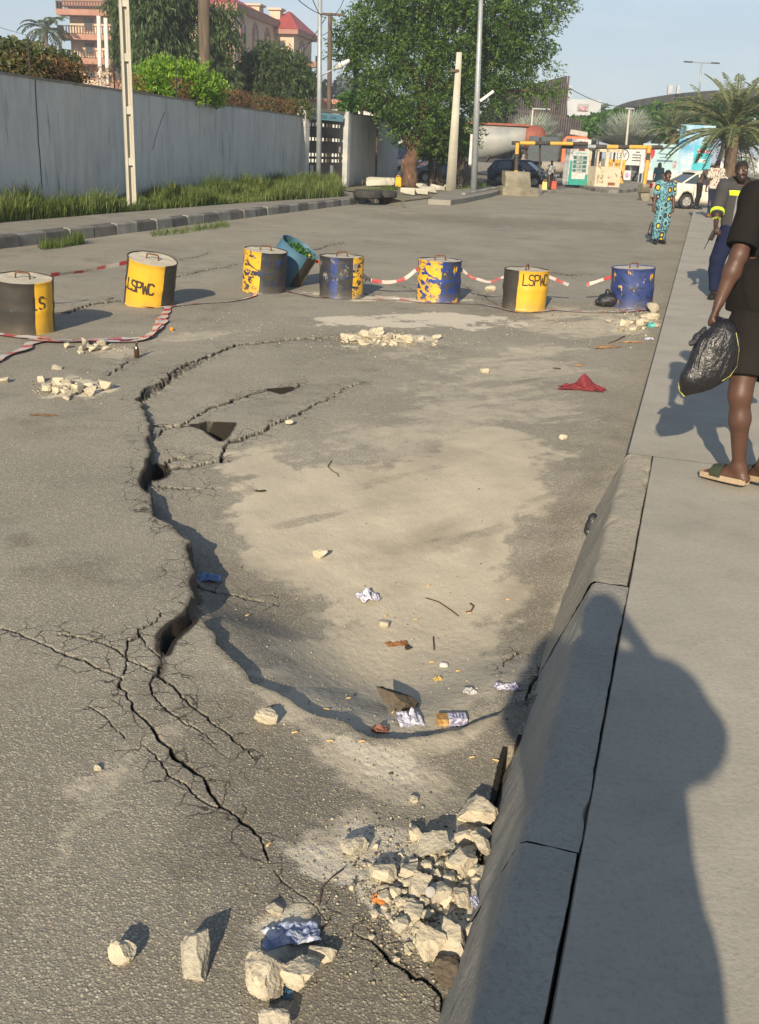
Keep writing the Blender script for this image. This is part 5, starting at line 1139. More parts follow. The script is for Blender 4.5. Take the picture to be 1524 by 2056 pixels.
# loose grit everywhere: nobody could count it
def grit():
    ico = np.array([(0, 0, 1), (.89, 0, .45), (.28, .85, .45), (-.72, .53, .45), (-.72, -.53, .45), (.28, -.85, .45), (.72, .53, -.45), (-.28, .85, -.45), (-.89, 0, -.45), (-.28, -.85, -.45), (.72, -.53, -.45), (0, 0, -1)])
    fi = np.array([(0,1,2),(0,2,3),(0,3,4),(0,4,5),(0,5,1),(1,6,2),(2,7,3),(3,8,4),(4,9,5),(5,10,1),(6,7,2),(7,8,3),(8,9,4),(9,10,5),(10,6,1),(6,11,7),(7,11,8),(8,11,9),(9,11,10),(10,11,6)])
    rg = np.random.RandomState(5); U = []; 
    def add(n_, cx_, cy_, sx_, sy_, s0, s1): U.append(np.stack([rg.normal(cx_, sx_, n_), rg.normal(cy_, sy_, n_), rg.uniform(0, 1, n_) ** 2.5 * (s1 - s0) + s0], -1))
    def uni(n_, x0, x1, y0, y1, s0, s1): U.append(np.stack([rg.uniform(x0, x1, n_), rg.uniform(y0, y1, n_), rg.uniform(0, 1, n_) ** 3 * (s1 - s0) + s0], -1))
    add(3200, 840, 1790, 80, 90, 2.2, 11); add(900, 600, 1850, 120, 110, 2, 7); add(700, 690, 1560, 120, 80, 2, 6); add(500, 780, 1300, 180, 120, 1.6, 6); uni(1000, 0, 900, 1350, 2056, 1.8, 5.5); uni(450, 450, 1100, 900, 1400, 1.4, 4.5); uni(500, 0, 1200, 700, 1300, 1.2, 3.6)
    add(500, 780, 690, 90, 12, 1.5, 5); add(350, 140, 785, 45, 12, 1.5, 5); add(250, 210, 705, 40, 10, 1.5, 4.5); add(350, 520, 660, 120, 22, 1.2, 3.6); add(500, 1150, 650, 90, 22, 1.2, 4); add(300, 1280, 640, 30, 22, 2, 6); add(500, 880, 690, 200, 40, 1.2, 3.4); uni(300, 300, 1300, 560, 900, 1, 3)
    A = np.vstack(U); A = A[(A[:, 1] > 440) & (A[:, 1] < 2100)]
    P = np.array([pix(u, v, -.3) for u, v, s_ in A]); Z, *_r = ground(P[:, 0][None], P[:, 1][None]); Z = Z[0]; kd = kerb_dist(P[:, 0], P[:, 1]); m = kd > .14
    # re-project onto the true height so the spread follows the dip
    P = P[m]; Z = Z[m]; A = A[m]; sz = A[:, 2] * np.hypot(P[:, 0], P[:, 1]) * 1.05 / F / 2
    sc3 = rg.uniform(.5, 1.3, (len(P), 12, 3)) * rg.uniform(.6, 1.3, (len(P), 1, 3)) * np.array([1, 1, .6]); ang = rg.uniform(0, 6.28, len(P)); ca, sa = np.cos(ang), np.sin(ang)
    B = ico[None] * sc3 * sz[:, None, None]; X = B[..., 0] * ca[:, None] - B[..., 1] * sa[:, None] + P[:, 0:1]; Y = B[..., 0] * sa[:, None] + B[..., 1] * ca[:, None] + P[:, 1:2]; Zz = B[..., 2] + Z[:, None] + sz[:, None] * .35
    V = np.stack([X, Y, Zz], -1).reshape(-1, 3); Fc = (fi[None] + 12 * np.arange(len(P))[:, None, None]).reshape(-1, 3)
    tone = np.repeat(rg.uniform(0, 1, len(P)), 12)
    m_, n, b = newmat('loose_grit'); a_ = n.nodes.new('ShaderNodeAttribute'); a_.attribute_name = 'tone'; n.links.new(ramp(n, a_.outputs['Fac'], [(0., (.09, .075, .055)), (.3, (.22, .19, .14)), (.7, (.36, .32, .23)), (1., (.50, .45, .33))]), b.inputs['Base Color']); b.inputs['Roughness'].default_value = .95; b.inputs['Specular IOR Level'].default_value = .15
    return np_obj('grit', V, Fc, m_, None, False, dict(tone=tone))
tag(grit(), kind='stuff')

# ================================================================== LITTER
def film(name, c, c2, alpha=1., rough=.22, sc_=18.):
    m, n, b = newmat(name); v = coords(n, 'Object'); f = ramp(n, noise_(n, v, sc_, 5, .6, 1.), [(.42, 0.), (.58, 1.)]); n.links.new(mixc(n, f, c, c2), b.inputs['Base Color']); b.inputs['Roughness'].default_value = rough; b.inputs['Specular IOR Level'].default_value = .7
    bump(n, b, noise_(n, v, 30, 5, .6, 1.5), 1., .012); b.inputs['Alpha'].default_value = alpha; return m
M_film_b = film('blue_clear_film', (.22, .28, .46), (.60, .63, .72), .8); M_film_w = film('white_film', (.60, .60, .66), (.38, .38, .50)); M_film_c = film('clear_film', (.55, .55, .52), (.42, .42, .42), .7); M_foil = film('silver_foil', (.6, .6, .7), (.22, .2, .32), 1., .15, 40)
M_bluebag = film('blue_bag', (.09, .17, .36), (.16, .27, .50), 1., .3); M_redcloth = film('crimson_cloth', (.13, .006, .012), (.19, .014, .02), 1., .8, 10); M_rag = film('brown_rag', (.36, .20, .09), (.25, .14, .07), 1., .9); M_blackbag = film('black_plastic', (.010, .011, .013), (.018, .019, .022), 1., .36, 7)
M_orange = film('orange_scrap', (.65, .22, .04), (.5, .16, .03), 1., .5)
def sheet(u, v, wp, dp, seed, label, mat, cat, name, hgt=.35, rz=0., n_=26, ragged=.25, peak=None, dz=0., group=None):
    k, p = px_m(u, v); W_, D_ = wp * k, dp * k * 1.9; V = []; keep = []
    for j in range(n_):
        for i in range(n_):
            x = 2 * i / (n_ - 1) - 1; y = 2 * j / (n_ - 1) - 1; a = math.atan2(y, x); r = max(abs(x), abs(y)); e_ = 1 - ragged * (.5 + mnoise.noise(Vector((math.cos(a) * 1.6, math.sin(a) * 1.6, seed))) * 1.2)
            xx, yy = x * e_, y * e_; z = abs(mnoise.noise(Vector((xx * 1.7, yy * 1.7, seed * 3.1)))) * .9 + abs(mnoise.noise(Vector((xx * 4.5, yy * 4.5, seed)))) * .45 + .12 * abs(mnoise.noise(Vector((xx * 11, yy * 11, seed)))); z *= hgt * W_ * (1 - .6 * r ** 4)
            if peak: z += peak * W_ * math.exp(-((xx - .1) ** 2 + (yy - .3) ** 2) / .10)
            V.append((xx * W_ / 2, yy * D_ / 2, z + .003))
    Fq = [(j * n_ + i, j * n_ + i + 1, (j + 1) * n_ + i + 1, (j + 1) * n_ + i) for j in range(n_ - 1) for i in range(n_ - 1)]
    o = mesh_obj(name, V, Fq, mat, None, True); md = o.modifiers.new('thickness', 'SOLIDIFY'); md.thickness = .0012; o.location = tuple(p + V3(0, 0, dz)); o.rotation_euler = (0, 0, rz); return tag(o, label, cat, group)
sheet(415, 1161, 60, 22, 1, 'blue plastic bag lying in the shadow of the broken road edge', M_bluebag, 'plastic bag', 'plastic_bag', .22)
sheet(738, 1203, 46, 26, 2, 'white crumpled sachet in the middle of the sandy dip', M_film_w, 'sachet', 'water_sachet', .6, .5)
sheet(823, 1447, 54, 34, 3, 'bluish crumpled sachet beside the broken asphalt slab', M_film_w, 'sachet', 'water_sachet', .5, .2)
sheet(945, 1390, 34, 14, 4, 'small clear plastic wrapper between the box and the foil', M_film_c, 'wrapper', 'wrapper', .4)
sheet(1020, 1382, 54, 16, 5, 'shiny silver foil wrapper at the foot of the kerb shadow', M_foil, 'wrapper', 'foil_wrapper', .3)
sheet(584, 1880, 108, 34, 6, 'large blue and white plastic sheet near the bottom of the photo', M_film_b, 'plastic sheet', 'plastic_sheet', .22, .3)
sheet(578, 1998, 26, 14, 7, 'dark blue scrap under the pair of big chunks', film('dark_blue_scrap', (.03, .10, .18), (.05, .15, .24)), 'scrap', 'plastic_scrap', .4)
sheet(955, 1840, 18, 26, 8, 'silver packet squeezed between the rubble heap and the kerb', M_foil, 'packet', 'packet', .5, .3, dz=.04)
sheet(760, 1808, 28, 14, 9, 'bent orange scrap on the left side of the heap', M_orange, 'scrap', 'plastic_scrap', .6)
sheet(1168, 782, 96, 24, 10, 'crimson cloth heaped to a peak on the road near the pavement', M_redcloth, 'cloth', 'crumpled_cloth', .14, 0, 44, .45, peak=.27)
sheet(1218, 698, 76, 10, 11, 'long ochre rag pushed flat towards the pavement', M_rag, 'rag', 'rag', .10, .5, ragged=.5); sheet(1268, 688, 60, 6, 12, 'thin ochre rag strip touching the pavement edge', M_rag, 'rag', 'rag', .08, .25, ragged=.4)
sheet(1160, 735, 18, 6, 13, 'small tan wrapper above the crimson cloth', M_rag, 'wrapper', 'wrapper', .3); sheet(1118, 741, 16, 5, 14, 'small dark brown leaf left of the tan wrapper', pm('dry_leaf', (.10, .07, .03)), 'leaf', 'dry_leaf', .3)
sheet(800, 1296, 56, 9, 15, 'curled brown dry leaf above the small black stone', pm('brown_leaf', (.22, .09, .03), (.12, .05, .02), 20), 'leaf', 'dry_leaf', .25, .15, ragged=.4)
sheet(522, 988, 30, 5, 16, 'thin dark leaf scrap on the upper left sand', pm('dark_leaf', (.03, .025, .018)), 'leaf', 'dry_leaf', .2, .1, ragged=.5); sheet(85, 835, 60, 5, 17, 'flat brown leaf below the left rubble patch', pm('rust_leaf', (.14, .07, .035)), 'leaf', 'dry_leaf', .1, ragged=.5)
sheet(1303, 682, 20, 8, 18, 'white crumpled wrapper at the pavement edge below the blue drum', M_film_w, 'wrapper', 'wrapper', .4); sheet(880, 1362, 20, 8, 19, 'yellow peel in the lower part of the sandy dip', pm('yellow_peel', (.50, .36, .10)), 'peel', 'fruit_peel', .4, .3)
sheet(762, 1468, 36, 12, 20, 'reddish brown scrap at the lip of the dip', pm('red_scrap', (.22, .09, .06)), 'scrap', 'scrap', .5)
rock(794, 1418, 100, 58, 24, 501, 'brown slab of broken asphalt tilted up in the sandy dip', M_asphch, -.2, .0, (-.35, .12), .9, 20, 6, 'asphalt slab', 'asphalt_slab', None, .05)
rock(820, 1304, 14, 10, 9, 502, 'small black stone under the curled leaf', pm('black_stone', (.02, .02, .018)), 0, .1, (0, 0), .3, 9, 5, 'stone', 'pebble', None); rock(891, 1336, 16, 14, 10, 503, 'small bright white stone in the lower dip', pm('white_stone', (.62, .6, .55)), 0, .1, (0, 0), .3, 9, 5, 'stone', 'pebble', None)
# carton: brown end, printed pale body
k, p = px_m(903, 1452); root = empty('small_carton', tuple(p), .12, 'small flattened carton, brown at one end and silver white at the other', 'carton')
MB().box((-.030, 0, .016), (.044, .05, .030)).build('end_panel', film('amber_film', (.32, .17, .04), (.5, .33, .12)), root, bevel=.003); o = MB().box((.028, 0, .016), (.072, .052, .032)).build('body_panel', M_foil, root, bevel=.003)
mb = MB(); [mb.box((.012 + i * .012, 0, .0335), (.004, .036, .001)) for i in range(4)]; mb.build('printing', pm('carton_print', (.12, .14, .28)), root)
# bottle, disc, caps, cup
k, p = px_m(275, 718); o = MB().lathe([(0, 0), (.028, 0), (.03, .006), (.03, .07), (.024, .095), (.012, .115), (.012, .14), (.014, .142), (.014, .15), (0, .15)], n=18).build('brown_bottle', pm('amber_glass', (.05, .025, .012), rough=.12, spec=.7), None, True); o.location = tuple(p); o.scale = (.8, .8, .95); tag(o, 'small brown bottle standing upright on the road at the left', 'bottle')
k, p = px_m(862, 1818); o = MB().lathe([(0, .005), (.012, .005), (.015, .003), (.015, -.003), (0, -.003)], n=20).build('white_disc', pm('chalk_white', (.42, .40, .37)), None, True); o.location = tuple(p + V3(0, 0, .045)); o.rotation_euler = (.7, .1, 0); tag(o, 'small white disc standing on the rubble heap', 'disc')
k, p = px_m(1000, 1700); o = MB().lathe([(0, .016), (.014, .016), (.016, .013), (.016, 0), (.013, 0), (.013, .012), (0, .012)], n=24).build('bottle_cap', pm('blue_cap_plastic', (.02, .06, .32), rough=.4), None); o.location = tuple(p + V3(-.02, 0, .035)); o.rotation_euler = (1., .4, 0); autosmooth(o); tag(o, 'bright blue bottle cap against the kerb', 'bottle cap')
k, p = px_m(1301, 655); o = MB().lathe([(0, 0), (.03, 0), (.036, .08), (.033, .08), (.028, .004), (0, .004)], n=20).build('cup', pm('turquoise_plastic', (.06, .38, .36), rough=.4), None, True); o.location = tuple(p); o.rotation_euler = (1.2, 0, .6); tag(o, 'small turquoise cup among the stones below the blue drum', 'cup')
k, p = px_m(344, 664); o = rock(344, 664, 8, 7, 7, 504, 'tiny bright orange piece below the leaning drum', pm('orange_plastic', (.7, .3, .02)), 0, .1, (0, 0), .3, 6, 3, 'scrap', 'orange_scrap', None)
# little yellowish sticks
M_stub = pm('tan_stub', (.55, .40, .20), (.45, .30, .14), 30, .9)
stubs = [(592,1472,.4),(663,1489,.1),(727,1490,.2),(655,1425,.1),(775,1238,.9),(835,1245,.4),(867,1330,.1),(942,1232,.3),(1020,1205,.2),(1062,1362,.2),(920,1345,.3),(540,1697,1.),(497,1231,.8),(700,1398,.5),(948,1522,.4),(995,1528,-.4),(790,1427,1.1),(890,1433,.1),(860,1180,.5)]
base = None
for i, (u, v, a) in enumerate(stubs):
    if base is None:
        base = MB().tube([(-.012, 0, .004), (-.004, 0, .0045), (.004, .0005, .0045), (.012, 0, .004)], [.003, .0036, .0036, .003], 8).build('cigarette_stub', M_stub, None, True); o = base
    else: o = base.copy(); COL.objects.link(o)
    o.location = tuple(gpix(u, v)); o.rotation_euler = (0, 0, a); tag(o, 'tiny tan cigarette stub lying on the sand or asphalt', 'cigarette stub', 'cigarette stubs strewn in and around the dip')
# twigs
M_twig = pm('twig', (.10, .055, .03), rough=.9)
def twig(pts, label, r=.003): tag(MB().tube([gpix(u, v) + V3(0, 0, .004 + .006 * (i % 2)) for i, (u, v) in enumerate(pts)], r, 7).build('twig', M_twig, None, True), label, 'twig', 'thin twigs on the sand')
twig([(666,926),(658,940),(668,948),(676,953),(680,958)], 'reddish bent twig on the upper sand'); twig([(855,1202),(880,1212),(905,1226),(920,1240)], 'long thin curved twig in the dip'); twig([(944,1213),(951,1220),(946,1228),(936,1232)], 'short hooked twig in the dip', .004); twig([(870,1280),(871,1308)], 'tiny straight twig standing up the slope')
twig([(640,1820),(645,1790),(665,1765),(690,1750)], 'dark bent twig left of the rubble heap', .002); twig([(1255,1235-560),(1240,684),(1222,690)], 'thin twig lying near the ochre rag', .006)
# black bag heap by the blue drum
k, p = px_m(1220, 618); S = SDF((-.22, -.2, -.05), (.24, .2, .32), .012); S.cone((-.02, 0, .07), (.06, 0, .09), .10, .09, .03); S.cone((.02, 0, .13), (.0, 0, .2), .05, .035, .03); S.cone((-.1, 0, .05), (-.12, .0, .05), .05, .04, .02); S.noise(.012, 16, 3); S.plane((0, 0, 0), (0, 0, -1)); o = S.build('rubbish_bag', M_blackbag); o.location = tuple(p + V3(0, .12, 0)); tag(o, 'crumpled black bag on the road left of the blue drum', 'bag')
k, p = px_m(1186, 1072); S = SDF((-.1, -.1, -.05), (.1, .12, .2), .008); S.cone((0, 0, .02), (.01, .02, .09), .04, .03, .02); S.noise(.008, 30, 3); o = S.build('crumpled_bag', M_blackbag); o.location = tuple(p + V3(.0, .0, .0)); tag(o, 'small crumpled black bag squeezed against the sandy kerb stone', 'bag')
# the carried bag
M_sack, _n, _b = newmat('creased_black_sack'); _v = coords(_n, 'Object', (1, 1, 1), (0, .9, 0)); _b.inputs['Base Color'].default_value = (.012, .012, .014, 1); _b.inputs['Roughness'].default_value = .33
_h = math_(_n, 'ADD', noise_(_n, coords(_n, 'Object', (1, 1, .35), (0, .6, 0)), 14, 4, .55, 1.2), math_(_n, 'MULTIPLY', noise_(_n, _v, 45, 4, .6, .8), .25)); bump(_n, _b, _h, .8, .02)
def carried_bag():
    A = pixY(1462, 652, 4.93); c = A; root = empty('carried_bag', tuple(c), 0, 'stuffed shiny black plastic bag with yellow seams held by the man in black', 'bag')
    W = lambda u, v, Y: pixY(u, v, Y) - c
    S = SDF(W(1340, 820, 4.7) * V3(1, 0, 1) + V3(-.05, -.26, -.02), W(1500, 620, 4.9) * V3(1, 0, 1) + V3(.06, .22, .08), .008)
    f = (V3(0, 1, 0), .8)
    S.cone(W(1452, 668, 4.93), W(1398, 765, 4.9), .062, .040, .05, f); S.cone(W(1462, 690, 4.92), W(1446, 742, 4.9), .062, .058, .05, f); S.cone(W(1425, 700, 4.93), W(1388, 765, 4.91), .075, .055, .06, f); S.cone(W(1440, 700, 4.93), W(1420, 755, 4.9), .075, .06, .06, f)
    S.cone(W(1388, 762, 4.9), W(1376, 786, 4.9), .050, .022, .04, f); S.cone(W(1455, 655, 4.95), W(1440, 643, 4.97), .040, .018, .03); S.cone(W(1444, 642, 4.97), W(1428, 640, 4.99), .018, .012, .01)
    S.noise(.005, 6, 5, (1, 1, 1), 3); o = S.build('bag_body', M_sack, root)
    K = SDF(W(1375, 730, 4.9) * V3(1, 0, 1) + V3(-.03, -.1, -.02), W(1440, 650, 4.9) * V3(1, 0, 1) + V3(.03, .12, .03), .006); K.cone(W(1415, 660, 4.97), W(1402, 680, 4.95), .012, .026, .01); K.cone(W(1402, 680, 4.95), W(1388, 690, 4.94), .026, .016, .01); K.noise(.006, 30, 8); K.build('knotted_handle', M_blackbag, root)
    ym = pm('yellow_seam', (.45, .42, .06), (.05, .05, .03), 30, .4)
    MB().tube([W(1478, 668, 4.88), W(1484, 700, 4.86), W(1480, 735, 4.86), W(1466, 755, 4.85), W(1450, 765, 4.84)], .0018, 6).build('seam', ym, root); MB().tube([W(1362, 768, 4.87), W(1364, 785, 4.86), W(1374, 796, 4.86)], .003, 6).build('seam', ym, root)
carried_bag()
# things held by other people
def box_thing(name, p, parts, label, cat, rz=0.):
    root = empty(name, tuple(p), rz, label, cat)
    for nm, c, d, mt, *bv in parts: MB().box(c, d).build(nm, mt, root, bevel=bv[0] if bv else .004)
    return root
r_ = empty('handheld_radio', tuple(pixY(1431, 472, 12.75)), 0, 'black two way radio in the hand of the bearded man', 'radio'); r_.rotation_euler = (0, R_(200), 0)
MB().box((0, 0, 0), (.058, .035, .13)).build('radio_case', M_blk_shoe, r_, bevel=.008); MB().tube([(.015, 0, .06), (.018, 0, .19)], [.007, .004], 8).build('antenna', M_blk_shoe, r_, True)
p3 = pixY(1309, 447, 25.0); S = SDF((-.12, -.08, -.34), (.12, .08, .08), .012); S.cone((0, 0, -.08), (.0, 0, -.24), .055, .075, .02, (V3(0, 1, 0), .5)); S.cone((0, 0, .02), (0, 0, -.06), .012, .04, .02); S.noise(.01, 16, 4); o = S.build('nylon_bag', M_blackbag); o.location = tuple(p3); tag(o, 'black nylon bag hanging from the hand of the man in print', 'bag')
for u, v, c, lb, nm in ((1094, 366, (.72, .55, .20), 'yellow shopping bag in the left of the photo hand of the walking woman', 'shopping_bag'), (1113, 365, (.50, .08, .04), 'red shopping bag in the right of the photo hand of the walking woman', 'shopping_bag')):
    rt = empty(nm, tuple(pixY(u, v, 57.0)), 0, lb, 'bag'); MB().box((0, 0, -.18), (.30, .12, .42), taper=.85).build('bag_body', pm('bag_%s' % lb[:3], c, rough=.5), rt, bevel=.03); MB().tube([(-.07, 0, .0), (-.05, 0, .14), (.05, 0, .14), (.07, 0, .0)], .01, 6).build('bag_handle', pm('bag_%s' % lb[:3], c), rt)
# ================================================================== BACKGROUND: WALL, GATE, POLES
XV = lambda p: np.array([float(p[0]), float(p[1])])
def wall_mat():
    m, n, b = newmat('weathered_blue_grey_render'); v = coords(n, 'Object', (1, 1, .28)); v2 = coords(n, 'Object')
    base = mixc(n, ramp(n, noise_(n, v, 2.6, 6, .65), [(.32, 0.), (.68, 1.)]), (.56, .565, .53), (.42, .43, .41))
    base = mixc(n, ramp(n, noise_(n, v2, .5, 6, .6), [(.42, 0.), (.7, .6)]), base, (.62, .62, .58))
    st = ramp(n, noise_(n, coords(n, 'Object', (1, 1, .10)), 5.5, 6, .7), [(.56, 0.), (.72, .75)]); base = mixc(n, st, base, (.10, .115, .12))
    base = mixc(n, ramp(n, noise_(n, v2, 9, 7, .75), [(.64, 0.), (.70, .7)]), base, (.42, .42, .38))
    s_ = n.nodes.new('ShaderNodeSeparateXYZ'); t = n.nodes.new('ShaderNodeTexCoord'); n.links.new(t.outputs['Object'], s_.inputs[0])
    base = mixc(n, math_(n, 'MULTIPLY', ramp(n, s_.outputs[2], [(.0, .8), (.9, 0.)]), noise_(n, v2, 4, 5, .7)), base, (.13, .13, .10))
    n.links.new(base, b.inputs['Base Color']); b.inputs['Roughness'].default_value = .85; bump(n, b, noise_(n, v, 14, 6, .7), .6, .03); return m
M_wall = wall_mat(); M_cope = mat_conc('wall_top_mortar', (.30, .28, .24), (.20, .19, .16), .5, .3, .6)
def wall_seg(p, q, z0, zt0, zt1, th, name, label, mat=M_wall, crack=None):
    p, q = XV(p), XV(q); d = q - p; L = np.linalg.norm(d); d /= L; nl = np.array([-d[1], d[0]]); root = empty(name, (p[0], p[1], z0), 0, label, 'wall')
    n_ = max(2, int(L / .6)); V = []; k = 6
    prof = lambda zt: [(0, 0), (0, zt * .35), (0, zt * .7), (0, zt), (th, zt), (th, 0)]
    for i in range(n_ + 1):
        s_ = L * i / n_; zt = zt0 + (zt1 - zt0) * i / n_ - z0 + .02 * mnoise.noise(Vector((s_ * .9, 3, 1)))
        for o, z in prof(zt): c = d * s_ + nl * (o + .012 * mnoise.noise(Vector((s_ * .6, z * .7, 4))) * (o == 0)); V.append((c[0], c[1], z))
    I = np.arange((n_ + 1) * k).reshape(n_ + 1, k); I2 = np.roll(I, -1, 1); Q = np.stack([I[:-1], I[1:], I2[1:], I2[:-1]], -1).reshape(-1, 4)
    o = np_obj('wall_face', V, Q, mat, root); autosmooth(o, 50); bm = bmesh.new(); bm.from_mesh(o.data); bmesh.ops.holes_fill(bm, edges=bm.edges, sides=0); bmesh.ops.recalc_face_normals(bm, faces=bm.faces); bm.to_mesh(o.data); bm.free()
    mb = MB(); rr = random.Random(3)
    for i in range(int(L / .45)):
        s_ = .2 + i * .45; zt = zt0 + (zt1 - zt0) * s_ / L - z0; c = d * s_ + nl * th / 2; mb.box((c[0], c[1], zt + .012), (.46, th + .05, .045 + rr.uniform(-.01, .012)), rz=math.atan2(d[1], d[0]), rx=rr.uniform(-.04, .04))
    mb.build('coping', M_cope, root); return root
ztop0 = pixY(0, 145, WALL0[1])[2]; ztop1 = pixY(603, 234, WALL1[1])[2]
slope = (ztop1 - ztop0) / np.linalg.norm(WALL1 - WALL0)
W0 = WALL0 - WD * 9
wl = wall_seg(W0, WALL1, -.35, ztop0 - slope * 9, ztop1, .22, 'compound_wall', 'long blue grey rendered wall stained in streaks, left of the dark gate')
# hairline cracks in the render
M_crk = pm('wall_crack', (.05, .055, .055), rough=.9)
mb = MB(); YW = pixY(72, 300, 24.)[1]
def on_wall(u, v):
    d = pixY(u, v, 1.0) - V3(0, 0, H); A = np.array([[d[0], -WD[0]], [d[1], -WD[1]]]); t = np.linalg.solve(A, WALL0); p = d * t[0] + V3(0, 0, H); return p + V3(WD[1], -WD[0], 0) * .012
pts = [on_wall(u, v) for u, v in [(71,155),(70,175),(71,190),(72,205),(73,225),(75,250),(76,280),(79,310),(81,340),(84,380)]]
mb.tube(pts, .009, 5); pts = [on_wall(u, v) for u, v in [(330,225),(322,245),(312,275),(306,300)]]; mb.tube(pts, .006, 5)
o = mb.build('crack_line', M_crk); o.parent = wl; o.matrix_parent_inverse = Matrix.Translation(-Vector(wl.location))
# right piece beyond the gate
G0 = pixY(603, 370, WALL1[1])[:2]
def along(u, v=300):   # point on the wall line seen at column u
    d = pixY(u, v, 1.0); t = np.linalg.solve(np.array([[d[0], -WD[0]], [d[1], -WD[1]]]), WALL0); return np.array([d[0], d[1]]) * t[0]
WR0 = pix(690, 371, -.15)[:2]; WR1 = pix(797, 360, -.15)[:2]
WR1 = WR0 + (WR1 - WR0) * 1.0
zt0 = pixY(690, 227, WR0[1])[2]; zt1 = pixY(797, 241, WR1[1])[2]
wall_seg(WR0, WR1, -.35, zt0, zt1, .25, 'compound_wall', 'short blue grey wall between the dark gate and the big tree')
# gate
GA = XV(WALL1) + WD * .35; GB = XV(WR0); gd = (GB - GA); gl_ = np.linalg.norm(gd); gd /= gl_; ga = math.atan2(gd[1], gd[0]); groot = empty('compound_gate', (GA[0], GA[1], -.2), ga, 'tall dark metal gate with rows of small square openings and pasted posters', 'gate')
M_gate = pm('black_gate_steel', (.02, .022, .026), (.035, .035, .04), 4, .5); M_poster = pm('white_poster', (.55, .55, .55), (.35, .36, .38), 12, .8); M_lit = pm('gap_bright_yard', (.70, .52, .26), (.55, .42, .25), 6, .8)
gh = 2.95
for lf in range(2):
    mb = MB(); x0 = .12 + lf * (gl_ - .2) / 2; wv = (gl_ - .2) / 2 - .04; rows = [1.05, 1.30, 1.95, 2.55]; zprev = .05
    for zr_ in rows:
        mb.box((x0 + wv / 2, 0, (zprev + zr_) / 2), (wv, .05, zr_ - zprev)); nh = 6
        for i in range(nh + 1): mb.box((x0 + wv * i / nh if 0 < i < nh else x0 + (.02 if i == 0 else wv - .02), 0, zr_ + .07), (.05 if 0 < i < nh else .08, .049, .15))
        zprev = zr_ + .14
    mb.box((x0 + wv / 2, 0, (zprev + gh) / 2), (wv, .05, gh - zprev))
    lfo = mb.build('gate_leaf', M_gate, groot)
    for (px_, pz, pw_, ph_) in ((.35, .55, .32, .75), (.75, 1.62, .22, .25)): MB().box((x0 + wv * px_, -.032, pz), (pw_, .004, ph_)).build('poster', M_poster, lfo)
# panel whose bright ochre colour stands in for the sunlit yard behind the gate
yd = MB(); yd.box((gl_ / 2, 5, 1.3), (gl_ * 1.6, .1, 2.6)); yo = yd.build('yard_backdrop', M_lit); yo.location = groot.location; yo.rotation_euler = (0, 0, ga); tag(yo, 'bright ochre panel standing in for the sunlit yard behind the gate openings', 'shed')
M_colm = mat_conc('gate_column_paint', (.50, .50, .46), (.30, .33, .35), .6, .3, .5)
colp = GA - gd * .02
mb = MB(); mb.box((0, 0, 1.55), (.42, .42, 3.2)); o = mb.build('gate_column', M_wall, None, bevel=.02); o.location = (GA[0], GA[1], -.2); o.rotation_euler = (0, 0, ga); tag(o, 'blue grey square column at the left side of the gate', 'column')
mb = MB(); mb.box((0, 0, 1.62), (.34, .45, 3.35)); o = mb.build('gate_column', M_colm, None, bevel=.03); o.location = (GB[0], GB[1] - .1, -.2); o.rotation_euler = (0, 0, ga); tag(o, 'whitish peeling column at the right side of the gate', 'column')
sg = empty('gate_sign', (*(GA + gd * gl_ * .45), -.2), ga, 'pale blue sign board with dark lettering across the top of the gate', 'sign')
MB().box((0, -.1, 2.98), (gl_ * .86, .05, .30)).build('board', pm('pale_blue_board', (.26, .50, .58), (.20, .42, .50), 9), sg)
stroke_quads('VEBUILD HOUSE', lambda x, y: (x - gl_ * .38, -.13, 2.89 + y), .17, .035, .80, .8).build('lettering', pm('sign_ink', (.03, .05, .09)), sg) if False else MB().box((-.9, -.13, 2.98), (.5, .006, .12)).box((-.2, -.13, 2.98), (.6, .006, .14)).box((.7, -.13, 2.98), (.7, .006, .1)).build('worn_markings', pm('sign_ink', (.05, .14, .22), (.26, .5, .58), 22, lo=.45, hi=.55), sg)
o = MB().box((gl_ / 2, .1, gh + .28), (gl_ + .5, .35, .12)).build('gate_lintel', M_cope); o.location = groot.location; o.rotation_euler = (0, 0, ga); tag(o, 'pale concrete beam spanning the top of the gate', 'beam')
# poles
M_pole = mat_conc('pale_concrete_pole', (.48, .46, .38), (.40, .38, .32), .4, .2, .4); M_steel = pm('galvanised_steel', (.34, .37, .38), (.27, .30, .31), 5, .5, metal=.3); M_wood = pm('weathered_wood', (.12, .09, .065), (.07, .055, .04), 12, .9, .8, 40, stretch=(1, 1, .1))
M_bark = pm('bark', (.14, .095, .06), (.07, .05, .035), 9, .95, 1., 22, stretch=(1, 1, .35)); M_bark2 = pm('reddish_bark', (.15, .08, .05), (.07, .045, .03), 7, .95, 1., 18, stretch=(1, 1, .5), extra=((.33, .22, .13), 5, .6))
cp = pix(265, 424, -.1); root = empty('concrete_pole', (cp[0], cp[1], -.3), .35, 'tall pale concrete power pole with recessed panels standing in the grass before the long wall', 'pole')
w_ = .115; mb = MB(); hh = 8.2
mb.box((-w_ + .035, 0, hh / 2), (.055, .2, hh)); mb.box((w_ - .035, 0, hh / 2), (.055, .2, hh))
z = .2
while z < hh: mb.box((0, 0, z), (.145, .15, .17)); z += 1.13
mb.box((0, .03, hh / 2), (.145, .035, hh)); mb.build('shaft', M_pole, root, bevel=.008)
